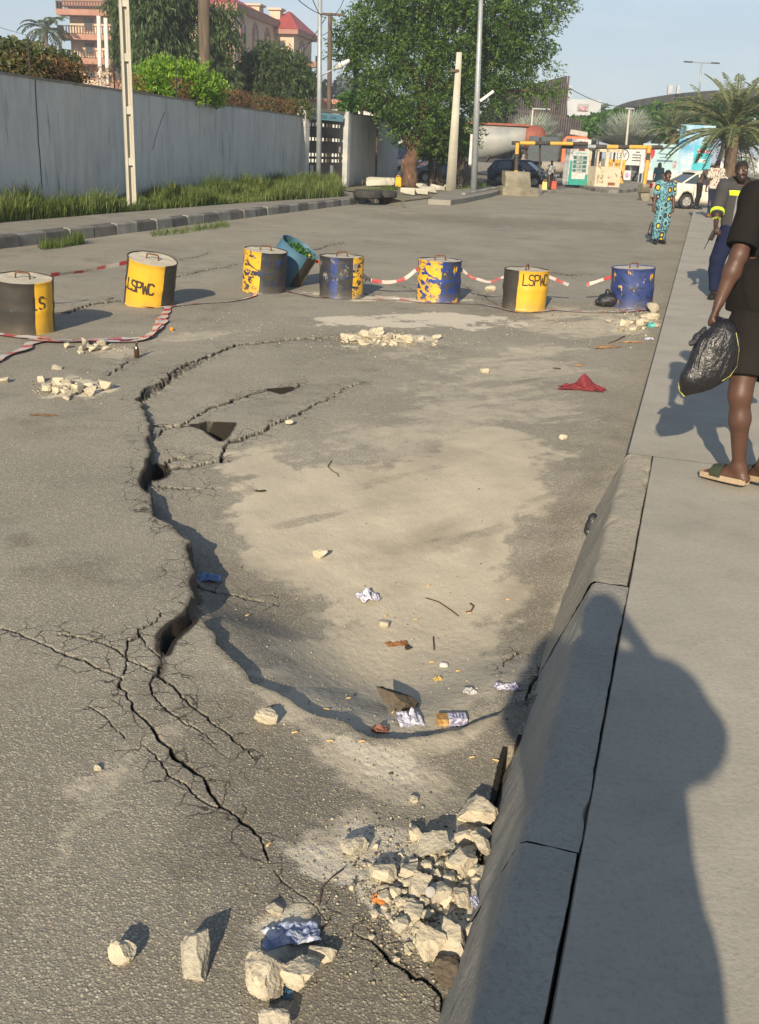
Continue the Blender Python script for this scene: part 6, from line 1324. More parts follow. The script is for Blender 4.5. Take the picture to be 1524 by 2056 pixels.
def pole(name, u0, v0, u1, v1, Y, r0, r1, mat, label, base_z=-.3, cat='pole', n=10):
    a_ = pixY(u0, v0, Y); a_[2] = base_z; b_ = pixY(u1, v1, Y * .995); o = MB().tube([a_, a_ * .5 + b_ * .5, b_], [r0, (r0 + r1) / 2, r1], n).build('shaft', mat, None, True); rt = empty(name, tuple(a_), 0, label, cat); o.parent = rt; o.location = tuple(-a_); return rt, a_, b_
rt, a_, b_ = pole('street_lamp', 640, 368, 643, -60, 44.5, .115, .085, M_steel, 'tall white grey steel lamp pole standing in front of the gate', cat='street lamp')
mb = MB(); q0 = pixY(640, 155, 44.4) - a_; q1 = pixY(652, 148, 44.3) - a_; q2 = pixY(672, 138, 44.2) - a_; q3 = pixY(702, 121, 44.) - a_; mb.tube([q0, q1, q2], .035, 8); mb.build('arm', M_steel, rt, True); mb = MB(); mb.tube([q2, q2 * .7 + q3 * .3, q3], [.05, .13, .07], 10); mb.build('lamp_head', pm('lamp_head_grey', (.6, .6, .58), rough=.5), rt, True)
pole('utility_pole', 663, 225, 663, 26, 52, .13, .10, M_wood, 'brown wooden utility pole with a short crossarm behind the gate', cat='pole')
r2 = [o for o in COL.objects if o.name.startswith('utility_pole')][-1]; o = MB().box(tuple(pixY(668, 29, 52) - np.array(r2.location)), (1.1, .1, .1), rz=.1).build('crossarm', M_wood, r2)
pole('utility_pole', 412, 215, 408, -70, 38, .20, .19, M_wood, 'thick weathered dark pole rising behind the wall among the drooping trees')
pole('utility_pole', 717, 215, 716, 60, 57, .16, .14, M_wood, 'dark pole partly inside the left edge of the big tree')
pole('concrete_post', 727, 205, 729, 148, 58, .13, .12, M_pole, 'short pale post just right of the dark pole behind the wall', n=4)
rt, a_, b_ = pole('concrete_pole', 905, 376, 922, 105, 51, .34, .17, M_pole, 'leaning tapered pale concrete pole in front of the big tree', n=4)
MB().tube([pixY(913, 140, 50.8) - a_, pixY(913, 145, 50.8) - a_], .27, 8).build('steel_band', M_wood, rt)
rt, a_, b_ = pole('street_lamp', 952, 372, 968, -60, 50.2, .17, .09, M_steel, 'very tall thin grey lamp pole right of the leaning concrete pole', cat='street lamp')
MB().box(tuple(pixY(946, 300, 50.4) - a_), (.16, .05, 1.35)).build('narrow_board', pm('white_board', (.6, .6, .6)), rt)
o = MB().box((0, 0, 0), (.75, .3, .12), ry=-.65).build('floodlight', pm('lamp_head_grey', (.6, .6, .58))); o.location = tuple(pixY(977, 193, 50)); tag(o, 'pale floodlight head fixed beside the tall thin lamp pole', 'floodlight')
for i, (u, v0, v1, Y) in enumerate(((198, 175, 32, 60), (212, 175, 36, 60))): pole('white_pipe', u + 3 * i, v0, u, v1, Y, .11, .11, pm('white_pipe', (.62, .60, .54), (.5, .48, .42), 3), ['left', 'right'][i] + ' one of two white vertical pipes before the balconies', cat='pipe')
M_iron = pm('dark_iron', (.03, .028, .026), rough=.7)
for i, (u, vb, vt) in enumerate(((72, 158, 55), (239, 180, 95), (362, 198, 95), (446, 205, 110))):
    p = on_wall(u, vb) + V3(-.12, .0, 0); tp_ = pixY(u - 1, vt + 20, p[1]); o = MB().tube([(0, 0, -.1), (0, 0, tp_[2] - p[2])], .022, 6).build('fence_post', M_iron); o.location = tuple(p); tag(o, ['leftmost dark iron post on the wall top', 'dark iron post on the wall left of the concrete pole', 'dark iron post on the wall among the bright shrubs', 'thin iron post on the wall under the drooping tree'][i], 'post', 'iron posts on top of the long wall')

# ================================================================== FOLIAGE
def leaf_mat(name, dk, md_, lt, trans=.35, rough=.5):
    m = bpy.data.materials.new(name); m.use_nodes = True; n = m.node_tree; b = n.nodes['Principled BSDF']; a_ = n.nodes.new('ShaderNodeAttribute'); a_.attribute_name = 'tone'
    c = ramp(n, a_.outputs['Fac'], [(0., dk), (.5, md_), (1., lt)]); n.links.new(c, b.inputs['Base Color']); b.inputs['Roughness'].default_value = rough; b.inputs['Specular IOR Level'].default_value = .35
    t = n.nodes.new('ShaderNodeBsdfTranslucent'); n.links.new(mixc(n, .5, c, lt), t.inputs['Color']); mx_ = n.nodes.new('ShaderNodeMixShader'); mx_.inputs[0].default_value = trans
    n.links.new(b.outputs[0], mx_.inputs[1]); n.links.new(t.outputs[0], mx_.inputs[2]); n.links.new(mx_.outputs[0], n.nodes['Material Output'].inputs[0]); return m
G_tree = leaf_mat('broad_crown_leaf', (.028, .062, .012), (.058, .12, .02), (.14, .225, .04)); G_ash = leaf_mat('drooping_leaf', (.03, .055, .02), (.055, .095, .03), (.11, .16, .05)); G_lime = leaf_mat('lime_shrub_leaf', (.06, .14, .01), (.14, .28, .02), (.28, .42, .05)); G_olive = leaf_mat('creeper_leaf', (.04, .065, .02), (.08, .10, .03), (.15, .15, .05))
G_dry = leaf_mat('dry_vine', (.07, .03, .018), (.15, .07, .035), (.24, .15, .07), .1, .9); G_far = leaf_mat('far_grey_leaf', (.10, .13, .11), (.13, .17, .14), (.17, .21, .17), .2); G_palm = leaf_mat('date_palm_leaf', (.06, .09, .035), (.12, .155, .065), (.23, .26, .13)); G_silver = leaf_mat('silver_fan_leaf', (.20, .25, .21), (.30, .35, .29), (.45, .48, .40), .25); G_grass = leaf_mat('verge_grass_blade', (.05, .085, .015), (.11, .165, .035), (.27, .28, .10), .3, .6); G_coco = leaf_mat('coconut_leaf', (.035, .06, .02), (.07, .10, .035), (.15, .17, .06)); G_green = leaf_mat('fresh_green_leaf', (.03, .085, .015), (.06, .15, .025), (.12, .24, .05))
def leaves(name, C, S, mat, parent=None, size=(.16, .06), droop=0., seed=1, jit=.3, tone=None, out=None, vdir=None):
    """C (n,3) leaf centres, optional main directions vdir; every leaf a folded diamond quad"""
    rg = np.random.RandomState(seed); n = len(C); d = rg.normal(0, 1, (n, 3)) if vdir is None else vdir + rg.normal(0, jit, (n, 3)); d[:, 2] -= droop; d /= np.linalg.norm(d, axis=1, keepdims=True) + 1e-9
    r_ = rg.normal(0, 1, (n, 3)); s_ = np.cross(d, r_); s_ /= np.linalg.norm(s_, axis=1, keepdims=True) + 1e-9; L = size[0] * rg.uniform(.6, 1.3, (n, 1)) / 2; W_ = size[1] * rg.uniform(.7, 1.3, (n, 1)) / 2
    V = np.stack([C - d * L, C + s_ * W_ - d * L * .1, C + d * L, C - s_ * W_ - d * L * .1], 1).reshape(-1, 3); Q = np.arange(n * 4).reshape(n, 4)
    t = rg.uniform(0, 1, n) if tone is None else np.clip(tone + rg.normal(0, .14, n), 0, 1)
    return np_obj(name, V, Q, mat, parent, False, dict(tone=np.repeat(t, 4)))
def blob_pts(blobs, n, seed, shell=.55, k_twig=9, twig=.45):
    """points gathered as small sprays inside ellipsoids (px blobs: u,v,ru,rv,Y,depth m)"""
    rg = np.random.RandomState(seed); vol = np.array([b[2] * b[3] for b in blobs], float) ** .85; pr = vol / vol.sum(); out_ = []; dirs = []; tone = []
    for b, cnt in zip(blobs, (pr * n / k_twig).astype(int) + 1):
        u, v, ru, rv, Y, dp = b; c = pixY(u, v, Y); sc_ = Y / F * 1.02; R3 = np.array([ru * sc_, dp, rv * sc_]); g = rg.normal(0, 1, (cnt, 3)); g /= np.linalg.norm(g, axis=1, keepdims=True); rad = rg.uniform(shell ** 3, 1, (cnt, 1)) ** (1 / 3.)
        R3 = R3 * np.array([.88, .9, .86]); wob = 1 + .22 * np.sin(g[:, :1] * 5 + u) * np.cos(g[:, 2:] * 6 + v); p = c + g * R3 * rad * wob; tb = rg.uniform(.1, .9, (cnt, 1))
        o = g + rg.normal(0, .5, g.shape); o /= np.linalg.norm(o, axis=1, keepdims=True)
        for j in range(k_twig):
            f = (j / k_twig) * twig; side = np.cross(o, rg.normal(0, 1, o.shape)); side /= np.linalg.norm(side, axis=1, keepdims=True) + 1e-9
            out_.append(p + o * f + side * .06); dirs.append(side * .9 + o * .6); tone.append(tb[:, 0])
    return np.vstack(out_), np.vstack(dirs), np.concatenate(tone)
def trunk_mesh(name, limbs, mat, parent, org):
    mb = MB()
    for pts, rs in limbs:
        P = [Vector(p) - Vector(org) for p in pts]; Q = []; R = []
        for i in range(len(P) - 1):
            for t in (0, .33, .66): Q.append(P[i].lerp(P[i + 1], t) + Vector((mnoise.noise(P[i] * 1.3 + Vector((t, 0, 0))), mnoise.noise(P[i] * 1.1 + Vector((0, t, 3))), 0)) * rs[i] * .5 * (1 if i or t else 0)); R.append(rs[i] + (rs[i + 1] - rs[i]) * t)
        Q.append(P[-1]); R.append(rs[-1]); mb.tube(Q, [r * (1 + .18 * mnoise.noise(q * 3)) for q, r in zip(Q, R)], 10)
    return mb.build(name, mat, parent, True)
def tree(label, blobs, limbs, n, mat, name='tree', bark=None, size=(.17, .065), seed=1, droop=.1, group=None, cat='tree', shell=.5, twig=.45, k_twig=9, base=None):
    org = np.array(base if base is not None else limbs[0][0][0], float); root = empty(name, tuple(org), 0, label, cat, group)
    C, D, T = blob_pts(blobs, n, seed, shell, k_twig, twig); leaves('crown', C - org, None, mat, root, size, droop, seed, .3, T, vdir=D)
    if limbs: trunk_mesh('trunk', limbs, bark or M_bark, root, org)
    return root
pY = lambda u, v, Y: pixY(u, v, Y)
YT = 54.
bl = [(715,75,38,34,YT,2),(700,100,24,20,YT,1.5),(765,45,60,45,YT,2.5),(835,25,75,55,YT,3),(905,60,80,60,YT,3),(985,30,75,55,YT,3),(1060,15,65,30,YT,2.5),(1115,2,32,13,YT,1.5),(1065,75,45,26,YT,2),(1045,112,48,22,YT,2),(1000,140,55,25,YT,2),(1088,128,24,12,YT,1.2),(760,125,66,40,YT,3),(835,110,60,45,YT,3),(905,140,60,45,YT,3),(790,190,60,36,YT-1,2.5),(850,225,55,34,YT-1,2.5),(912,205,45,40,YT,2.5),(960,180,45,34,YT,2.5),(1035,178,48,14,YT,1.5),(1092,186,30,9,YT,1),(835,262,34,26,YT-1,1.5),(885,280,34,20,YT-1,1.5),(800,240,26,22,YT-1,1.5),(935,262,22,24,YT,1.2),(870,-20,150,40,YT,4),(990,90,50,30,YT,3)]
b0 = gpix(820, 378); b0[1] = YT - 1; b0 = pY(819, 366, YT - 1); b0[2] = -.3
lim = [([b0, pY(820, 335, YT-1), pY(830, 300, YT-1), pY(842, 262, YT-1)], [.46, .40, .36, .33]), ([pY(842, 264, YT-1), pY(850, 210, YT), pY(835, 150, YT), pY(800, 110, YT), pY(760, 70, YT)], [.36, .30, .22, .16, .08]),
       ([pY(850, 215, YT), pY(870, 150, YT), pY(868, 90, YT), pY(850, 30, YT), pY(835, -20, YT)], [.26, .24, .20, .14, .07]), ([pY(846, 240, YT), pY(890, 180, YT), pY(940, 130, YT), pY(1000, 70, YT), pY(1060, 25, YT)], [.3, .26, .2, .14, .06]), ([pY(870, 200, YT), pY(930, 150, YT), pY(1000, 120, YT), pY(1060, 100, YT)], [.2, .15, .1, .05]),
       ([pY(868, 110, YT), pY(910, 60, YT), pY(950, 10, YT)], [.15, .12, .06]), ([pY(828, 305, YT-1), pY(800, 250, YT-1), pY(770, 190, YT), pY(735, 120, YT)], [.2, .16, .12, .05]), ([pY(905, 180, YT), pY(980, 180, YT), pY(1050, 182, YT), pY(1090, 187, YT)], [.10, .08, .06, .03])]
tree('large spreading leafy tree with a reddish trunk, in the middle behind the road', bl, lim, 84000, G_tree, 'broadleaf_tree', M_bark2, (.19, .07), 5, .15, shell=.4, twig=.85, k_twig=13)
tree('small dark tree with thin trunks beside the leaning concrete pole', [(880,262,40,26,57,2),(925,290,24,20,57,1.5),(862,300,18,14,56,1),(900,310,16,12,57,1)], [([pY(866, 372, 56) * V3(1,1,0) + V3(0,0,-.3), pY(864, 320, 56), pY(872, 270, 57)], [.17, .13, .1]), ([pY(884, 372, 56) * V3(1,1,0) + V3(0,0,-.3), pY(880, 330, 56), pY(886, 280, 57)], [.2, .15, .1])], 9000, G_tree, 'small_tree', M_bark, (.2, .08), 6)
# drooping evergreen trees behind the wall
for i, (cx_, top, bot, wd, lb) in enumerate(((300, -60, 165, 55, 'dense drooping evergreen tree directly behind the concrete pole'), (362, -60, 190, 52, 'dense drooping evergreen between the concrete pole and the dark pole'), (440, 30, 190, 30, 'narrow drooping evergreen just right of the dark pole'), (250, -60, 120, 30, 'drooping evergreen branches before the balconies, left of the concrete pole'))):
    rg = random.Random(i); Yq = 62 + i * 2; bls = [(cx_ + rg.uniform(-.6, .6) * wd, v, wd * rg.uniform(.42, .72), rg.uniform(15, 26), Yq, 1.6) for v in range(top, bot, 11)]
    tp = pY(cx_, bot, Yq); tree(lb, bls, [([tp * V3(1,1,0) + V3(0,0,-.3), tp, pY(cx_ + 3, top, Yq)], [.25, .2, .1])], 15000 if i < 2 else 6500, G_ash, 'drooping_tree', M_bark, (.42, .07), 20 + i, 1.6, 'drooping evergreens behind the wall', shell=.2, twig=.7, k_twig=7)
rg = random.Random(9); bls = []
for (u, v, ru, rv) in ((545,115,30,14),(505,130,22,12),(590,135,24,14),(545,150,52,15),(500,160,36,14),(600,165,26,13),(570,185,50,14),(510,190,36,14),(545,205,60,14),(470,175,14,10),(625,165,10,8),(560,130,34,12)): bls.append((u, v, ru, rv, 70, 1.6))
tree('spreading dark tree with layered drooping boughs before the pink building, left of the lamp pole', bls, [([pY(548, 215, 70) * V3(1,1,0) + V3(0,0,-.3), pY(548, 200, 70), pY(546, 110, 70)], [.25, .2, .06])], 20000, G_ash, 'drooping_tree', M_bark, (.40, .075), 31, .9, shell=.3, twig=.8, k_twig=8)
# shrubs above the wall
def shrub(label, bls, n, mat, seed, size=(.16, .07), droop=-.2, name='shrub', **kw):
    b_ = bls[0]; base = pY(b_[0], b_[1], b_[4]); base[2] = -.3; return tree(label, bls, [([base, base + V3(0, 0, 1.5), pY(b_[0], b_[1], b_[4])], [.06, .05, .03])], n, mat, name, M_bark, size, seed, droop, cat='shrub', **kw)
shrub('bright lime green upright shrub on the wall right of the concrete pole', [(300,162,20,18,33,.4),(330,152,24,20,33,.5),(365,158,20,20,33,.5),(398,168,22,22,33,.5),(425,182,16,16,34,.4),(340,178,40,14,33,.4),(290,182,18,12,33,.4)], 12000, G_lime, 41, (.13, .05), -.8)
shrub('olive creeper bush hanging over the wall top at the far left', [(25,128,36,18,24.0,.5),(75,135,36,15,25.,.5),(120,142,28,12,26.,.4),(40,142,44,12,24,.5),(95,148,30,8,25,.4)], 15000, G_olive, 42, (.11, .07), .3)
shrub('flat green creeper spilling over the wall beside the dark gate sign', [(560,218,40,10,46,.5),(600,222,22,8,46,.4),(520,212,20,7,42,.4)], 4500, G_olive, 43, (.14, .07), .5)
shrub('fresh green creeper bush above the short wall left of the big trunk', [(760,205,34,14,56,.9),(735,198,18,12,56,.8),(790,222,14,16,57,.8),(700,205,14,10,50,.5)], 6500, G_green, 44, (.17, .10), .2)
shrub('flat topped bush behind the wall between coconut palm and balconies', [(125,127,16,5,60,.6),(60,122,40,8,62,.8)], 1800, G_green, 45, (.25, .12), 0)
# dry vines and rusty wire coils along the wall tops
def vines(name, pxs, dz, n, label, mat, seed, hh=.35):
    rg = np.random.RandomState(seed); P = np.array([on_wall(u, v) if u < 620 else (pix(u, v, 0) * 0 + pixY(u, v, np.interp(u, [690, 797], [WR0[1], WR1[1]]))) for u, v in pxs]); t = np.sort(rg.uniform(0, len(P) - 1.001, n)); i = t.astype(int); f = (t - i)[:, None]; C = P[i] * (1 - f) + P[i + 1] * f; th = t * 40
    C = C + np.stack([-.12 + rg.normal(0, .1, n), rg.normal(0, .1, n), dz + hh * .5 + hh * .5 * np.sin(th + rg.normal(0, .7, n)) + rg.normal(0, .05, n)], -1)
    o = leaves(name, C, None, mat, None, (.16, .018), 0., seed); return tag(o, label, 'vines', kind='stuff')
vines('dry_vines', [(100,152),(160,160),(240,175),(300,190)], .0, 1100, 'dry brown vines tangled on the wall top left of the concrete pole', G_dry, 51); vines('dry_vines', [(0,140),(60,148),(130,160),(155,165)], .0, 260, 'dark dry vines on the wall top under the far left bush', G_dry, 52, .4)
vines('dry_vines', [(360,195),(430,205),(500,214),(600,228)], .0, 2600, 'rusty red wire coils and dry vines on the wall before the gate', G_dry, 53, .45); vines('dry_vines', [(688,222),(740,222),(797,236)], .05, 2600, 'dry reddish vines along the top of the short wall', G_dry, 54, .55)
# far trees
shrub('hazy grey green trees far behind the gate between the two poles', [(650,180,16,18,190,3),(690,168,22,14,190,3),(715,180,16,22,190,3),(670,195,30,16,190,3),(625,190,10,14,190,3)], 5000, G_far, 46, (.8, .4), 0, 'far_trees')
shrub('dark bushy trees between the orange cab and the overpass', [(1165,250,40,14,118,3),(1210,243,34,12,118,3),(1125,262,22,9,116,2),(1240,235,30,12,120,3),(1185,262,50,12,112,2)], 8000, G_green, 47, (.55, .28), 0, 'dense_bush')
shrub('dense dark trees under the curved overpass', [(1325,225,38,16,125,3),(1290,250,30,18,120,3),(1370,215,26,12,125,3),(1350,260,40,26,115,3),(1405,250,30,40,112,3),(1450,240,40,30,112,3),(1510,250,40,40,110,3)], 13000, G_green, 48, (.55, .25), 0, 'dense_bush')
shrub('tall dark greenery behind the tanker under the big tree', [(930,300,30,20,96,3),(985,250,34,30,100,3),(830,330,22,20,90,2),(1010,215,30,16,100,2)], 6000, G_ash, 49, (.4, .2), 0, 'dense_bush')
# palms
def palm(label, cu, cv, Y, nf, L, base_uv, mat, name, seed, r=.2, droop=1.0, leafl=.45, lift=(-.3, 1.25), azr=None, lw=.05, tr_r=None, tone=None):
    rg = random.Random(seed); c = pY(cu, cv, Y); b_ = pY(base_uv[0], base_uv[1], Y); b_[2] = min(b_[2], -.3) if tr_r is None else -.3; root = empty(name, tuple(b_), 0, label, 'palm'); C = []; D = []; T = []; rb = MB()
    for i in range(nf):
        az = 2 * math.pi * i / nf * 2.4 + rg.uniform(-.3, .3); el = lift[0] + (lift[1] - lift[0]) * (i / nf) + rg.uniform(-.1, .1); ln = L * rg.uniform(.8, 1.1); p = c.copy(); st = 22; pts = [p - b_]; tn = rg.uniform(.2, .8) * (.6 + .4 * i / nf)
        for j in range(st):
            f = j / st; e_ = el - droop * f ** 1.4 * 1.5; d = V3(math.cos(az) * math.cos(e_), math.sin(az) * math.cos(e_), math.sin(e_)); p = p + d * ln / st; pts.append(p - b_)
            if j > 1:
                sd = unit(np.cross(d, V3(0, 0, 1)) + 1e-6); ll = leafl * math.sin(math.pi * min(1, .12 + f * .95)) ** .6
                for q in (-1, 1):
                    for h_ in (0, .5):
                        ld = unit(sd * q * .9 + d * .65 + V3(0, 0, -.25 - .3 * rg.random() + (.35 if leafl < .5 else 0))); C.append(p - b_ + d * h_ * ln / st + ld * ll / 2); D.append(ld * ll); T.append(tn)
        rb.tube(pts[::3] + [pts[-1]], [.035 * r / .2] + [.022 * r / .2] * (len(pts[::3]) - 1) + [.006], 5)
    C = np.array(C); D = np.array(D); n = len(C); rgn = np.random.RandomState(seed); s_ = np.cross(D, rgn.normal(0, 1, (n, 3))); s_ /= np.linalg.norm(s_, axis=1, keepdims=True); W_ = lw / 2
    V = np.stack([C - D / 2, C + s_ * W_, C + D / 2, C - s_ * W_], 1).reshape(-1, 3); np_obj('fronds', V, np.arange(n * 4).reshape(n, 4), mat, root, False, dict(tone=np.repeat(np.clip(np.array(T) + rgn.normal(0, .1, n), 0, 1), 4))); rb.build('frond_stems', M_twigp, root)
    tb = pY(cu, cv, Y) - b_; mb = MB(); pts = [V3(0, 0, 0), tb * .3, tb * .65, tb + V3(0, 0, -.05)]; mb.tube(pts, [r * 1.2, r, r * .95, r * 1.05], 12); mb.build('trunk', M_bark, root, True); return root
M_twigp = pm('frond_stem', (.16, .17, .07))
palm('coconut palm standing far behind the left wall against the sky', 92, 58, 150, 22, 4.3, (96, 130), G_coco, 'coconut_palm', 61, .22, 1.15, .85, (-.5, 1.2), lw=.11)
palm('large feathery date palm at the right behind the pavement crowd', 1472, 262, 56, 62, 3.9, (1468, 350), G_palm, 'date_palm', 62, .34, .62, .42, (-.35, 1.38), lw=.05)
palm('second date palm cut by the right edge of the photo', 1545, 255, 60, 44, 3.8, (1548, 350), G_palm, 'date_palm', 63, .3, .7, .42, (-.2, 1.3), lw=.05)
palm('shaggy palm left of the large date palm, behind the red turban banner', 1352, 262, 88, 30, 3.2, (1352, 320), G_palm, 'date_palm', 64, .25, .8, .5, (-.1, 1.3), lw=.05)
palm('mid sized palm between the shaggy palm and the large date palm', 1412, 232, 92, 30, 3.4, (1410, 320), G_palm, 'date_palm', 65, .25, .8, .5, (-.2, 1.3), lw=.05)
palm('tiny far palm left of the overpass end', 1206, 222, 170, 16, 2.2, (1206, 260), G_coco, 'coconut_palm', 66, .15, 1., .5, (-.3, 1.2), lw=.12)
def fan_palm(label, cu, cv, Y, nf, R, seed):
    rg = random.Random(seed); c = pY(cu, cv, Y); b_ = c.copy(); b_[2] = -.3; root = empty('silver_fan_palm', tuple(b_), 0, label, 'palm', 'silver fan palms'); V = []; Q = []; T = []; st = MB(); c0 = c - b_
    for i in range(nf):
        az = 2 * math.pi * i / nf * 1.618 * 2; el = .1 + 1.2 * (i / nf); d = V3(math.cos(az) * math.cos(el), math.sin(az) * math.cos(el), math.sin(el)); hub = c0 + d * R * .42; st.tube([c0, hub], .04, 5); s_ = unit(np.cross(d, V3(0, 0, 1)) + 1e-6); nrm = unit(np.cross(s_, d)); tn = rg.uniform(.25, .9); nr = 34
        for j in range(nr):
            a = (j / (nr - 1) - .5) * 4.6; rd = unit(d * math.cos(a) + s_ * math.sin(a)) ; w_ = unit(np.cross(rd, nrm)); L = R * .60 * (1 - .12 * abs(a) / 2.3) * rg.uniform(.92, 1.05); fold = nrm * (.10 * abs(a)) * R * .4; k = len(V)
            V += [hub, hub + rd * L * .55 + w_ * .055 * R / 2 + fold * .5, hub + rd * L + fold, hub + rd * L * .55 - w_ * .055 * R / 2 + fold * .5]; Q.append((k, k + 1, k + 2, k + 3)); T += [tn + .15 * math.sin(j * 2.4)] * 4
    np_obj('fans', V, Q, G_silver, root, False, dict(tone=np.clip(T, 0, 1))); st.build('stalks', M_twigp, root); MB().tube([(0, 0, 0), c0], [.3, .25], 10).build('trunk', M_bark, root, True)
fan_palm('silver fan palm behind the guard booth and white banner', 1256, 300, 94, 34, 3.6, 71); fan_palm('silver fan palm showing above the tanker', 1068, 300, 98, 30, 3.5, 72); fan_palm('half hidden silver fan palm behind the tall thin lamp pole', 955, 310, 98, 20, 2.8, 73)
# grass verge
def grass(name, outline_px, z, n, hgt, label, seed, wd=.02, far=1.):
    rg = np.random.RandomState(seed); P = np.array([pix(u, v, z)[:2] for u, v in outline_px]); lo, hi = P.min(0), P.max(0); C = rg.uniform(0, 1, (n * 3, 2)) * (hi - lo) + lo; C = C[inpoly(C[:, 0], C[:, 1], P)][:n]
    k = len(C); den = .45 + 1.1 * (fbm(C[:, 0], C[:, 1], .9, 3, seed) + .3); h_ = hgt * rg.uniform(.35, 1.15, k) * np.clip(den, .25, 1.3) * (1 + 1.1 * np.clip(fbm(C[:, 0], C[:, 1], 2.2, 3, seed + 40), 0, 1)); a = rg.uniform(0, 6.28, k); b_ = np.stack([np.cos(a), np.sin(a)], -1) * (h_ * rg.uniform(.1, .7, k))[:, None]; w_ = np.stack([-np.sin(a), np.cos(a)], -1) * wd / 2
    z0 = np.full(k, z - .03); V = np.stack([np.c_[C + w_, z0], np.c_[C - w_, z0], np.c_[C - w_ * .7 + b_ * .4, z0 + h_ * .65], np.c_[C + w_ * .7 + b_ * .4, z0 + h_ * .65], np.c_[C + b_ * 1.1, z0 + h_]], 1).reshape(-1, 3); i = np.arange(k)[:, None] * 5
    Q = np.vstack([i + np.array([0, 1, 2, 3]), i + np.array([3, 2, 4, 4])]); me_q = [tuple(q) for q in (i + np.array([0, 1, 2, 3])).tolist()]
    tn = np.repeat(np.clip(rg.uniform(0, 1, k) * .8 + .3 * fbm(C[:, 0], C[:, 1], .5, 2, seed + 3), 0, 1), 5); T1 = np.vstack([i + np.array([0, 1, 2]), i + np.array([0, 2, 3]), i + np.array([3, 2, 4])])
    return tag(np_obj(name, V, T1, G_grass, None, False, dict(tone=tn)), label, None, kind='stuff')
gp = [(-200,462),(0,446),(120,436),(240,426),(360,416),(480,407),(600,399),(690,394),(694,385),(640,378),(600,377),(400,396),(200,414),(0,436),(-200,452)]
gout = [(-220,476),(0,447),(240,427),(480,408),(690,395)]; 
z = ZL; Pw = [tuple(pix(u, v, z)[:2]) for u, v in gout] + [tuple(WALL1 + WD * 6.5 - np.array([WD[1], -WD[0]]) * 0), tuple(WALL0 - WD * 7)]
def grass_world(name, Pw, z, n, hgt, label, seed, wd):
    global pix; old = pix
    try:
        pix = lambda u, v, z=0.: np.array([u, v, z]); return grass(name, Pw, z, n, hgt, label, seed, wd)
    finally: pix = old
grass_world('grass', Pw, ZL, 70000, .44, 'overgrown green grass along the foot of the long wall', 81, .022)
tag(slab('grass_soil', Pw, ZL + .006, .02, pm('verge_soil', (.10, .085, .05), (.07, .075, .035), 3, .95, .8, 20)), kind='structure')
grass('grass', [(76,497),(110,493),(165,484),(170,490),(120,499),(85,503)], ZR, 700, .22, 'weeds at the foot of the left kerb', 82, .012); grass('grass', [(300,470),(380,460),(460,450),(462,456),(380,468),(305,476)], ZR, 700, .24, 'weeds along the middle of the left kerb', 83, .014)
grass('grass', [(690,392),(730,385),(800,372),(800,380),(760,388),(700,396)], -.2, 1600, .22, 'sparse weeds before the short wall', 84, .02); grass('grass', [(920,385),(960,372),(990,372),(960,382),(925,390)], -.2, 800, .3, 'weeds below the tall thin lamp pole', 85, .02)

# ================================================================== LEFT VERGE BITS
def tyre(u, v, r, w_, rt, label, z=-.06, stack=0):
    p = pix(u, v, z); prof = [(r * .55, .0), (r * .62, -.0), (r * .8, -.005), (r * .96, .02), (r, .06), (r, w_ - .06), (r * .96, w_ - .02), (r * .8, w_ + .005), (r * .62, w_), (r * .55, w_), (r * .6, w_ * .8), (r * .6, w_ * .2), (r * .55, 0)]
    o = MB().lathe(prof, n=40).build('tyre', pm('worn_tyre_rubber', (.025, .024, .023), (.05, .048, .042), 9, .85, .5, 40), None, True); o.location = tuple(p); o.rotation_euler = (rt, 0, 0); tag(o, label, 'tyre', 'old tyres'); return o
tyre(738, 398, .50, .27, .0, 'larger worn tyre lying on the left pavement end'); tyre(773, 397, .42, .24, 0., 'smaller tyre lying right of the larger one on the pavement end'); tyre(990, 372, .55, .28, 0., 'old tyre lying in front of the dark hatchback', -.25); tyre(1065, 370, .5, .22, 0, 'old tyre right of the two tier concrete block', -.28)
def chunk(u, v, d, rz, label, mat=None, name='concrete_slab', cat='slab', z=-.2, grp=None):
    p = pix(u, v, z); P, Fq = rock_mesh(int(u), d, 4, .04, 8, .95); o = np_obj(name, P, Fq, mat or M_pole, None, True); autosmooth(o, 30); o.location = tuple(p); o.rotation_euler = (0, 0, rz); return tag(o, label, cat, grp)
chunk(763, 374, (1.35, .5, .42), .15, 'pale rectangular concrete slab at the foot of the short wall'); chunk(702, 371, (.35, .3, .3), .2, 'white lump at the left foot of the short wall', name='white_lump', cat='stone'); chunk(727, 371, (.35, .3, .22), .7, 'second white lump at the foot of the short wall', name='white_lump', cat='stone')
for i, (u, v) in enumerate(((818, 391), (840, 391), (862, 388), (878, 382), (905, 378), (850, 380))): chunk(u, v, (.6 + .12 * (i % 3), .35, .28), .2 * i, ['first broken drain block from the left under the big tree', 'second broken drain block under the big tree', 'third broken drain block under the big tree', 'dark gap block right of the drain blocks', 'block at the foot of the leaning pole', 'mossy block behind the drain blocks'][i], None, 'drain_block', 'concrete block', -.2, 'broken drain blocks')
jr = empty('jerrycan', tuple(pix(799, 376, -.2)), .2, 'bright yellow jerrycan standing at the end of the short wall', 'jerrycan'); MB().box((0, 0, .24), (.30, .20, .46), taper=.93).build('can_body', pm('yellow_plastic', (.72, .40, .02), (.6, .33, .02), 4, .45), jr, bevel=.04); MB().tube([(-.09, 0, .47), (-.07, 0, .53), (.05, 0, .53), (.07, 0, .47)], .02, 8).build('can_handle', pm('yellow_plastic', (.72, .40, .02)), jr, True)
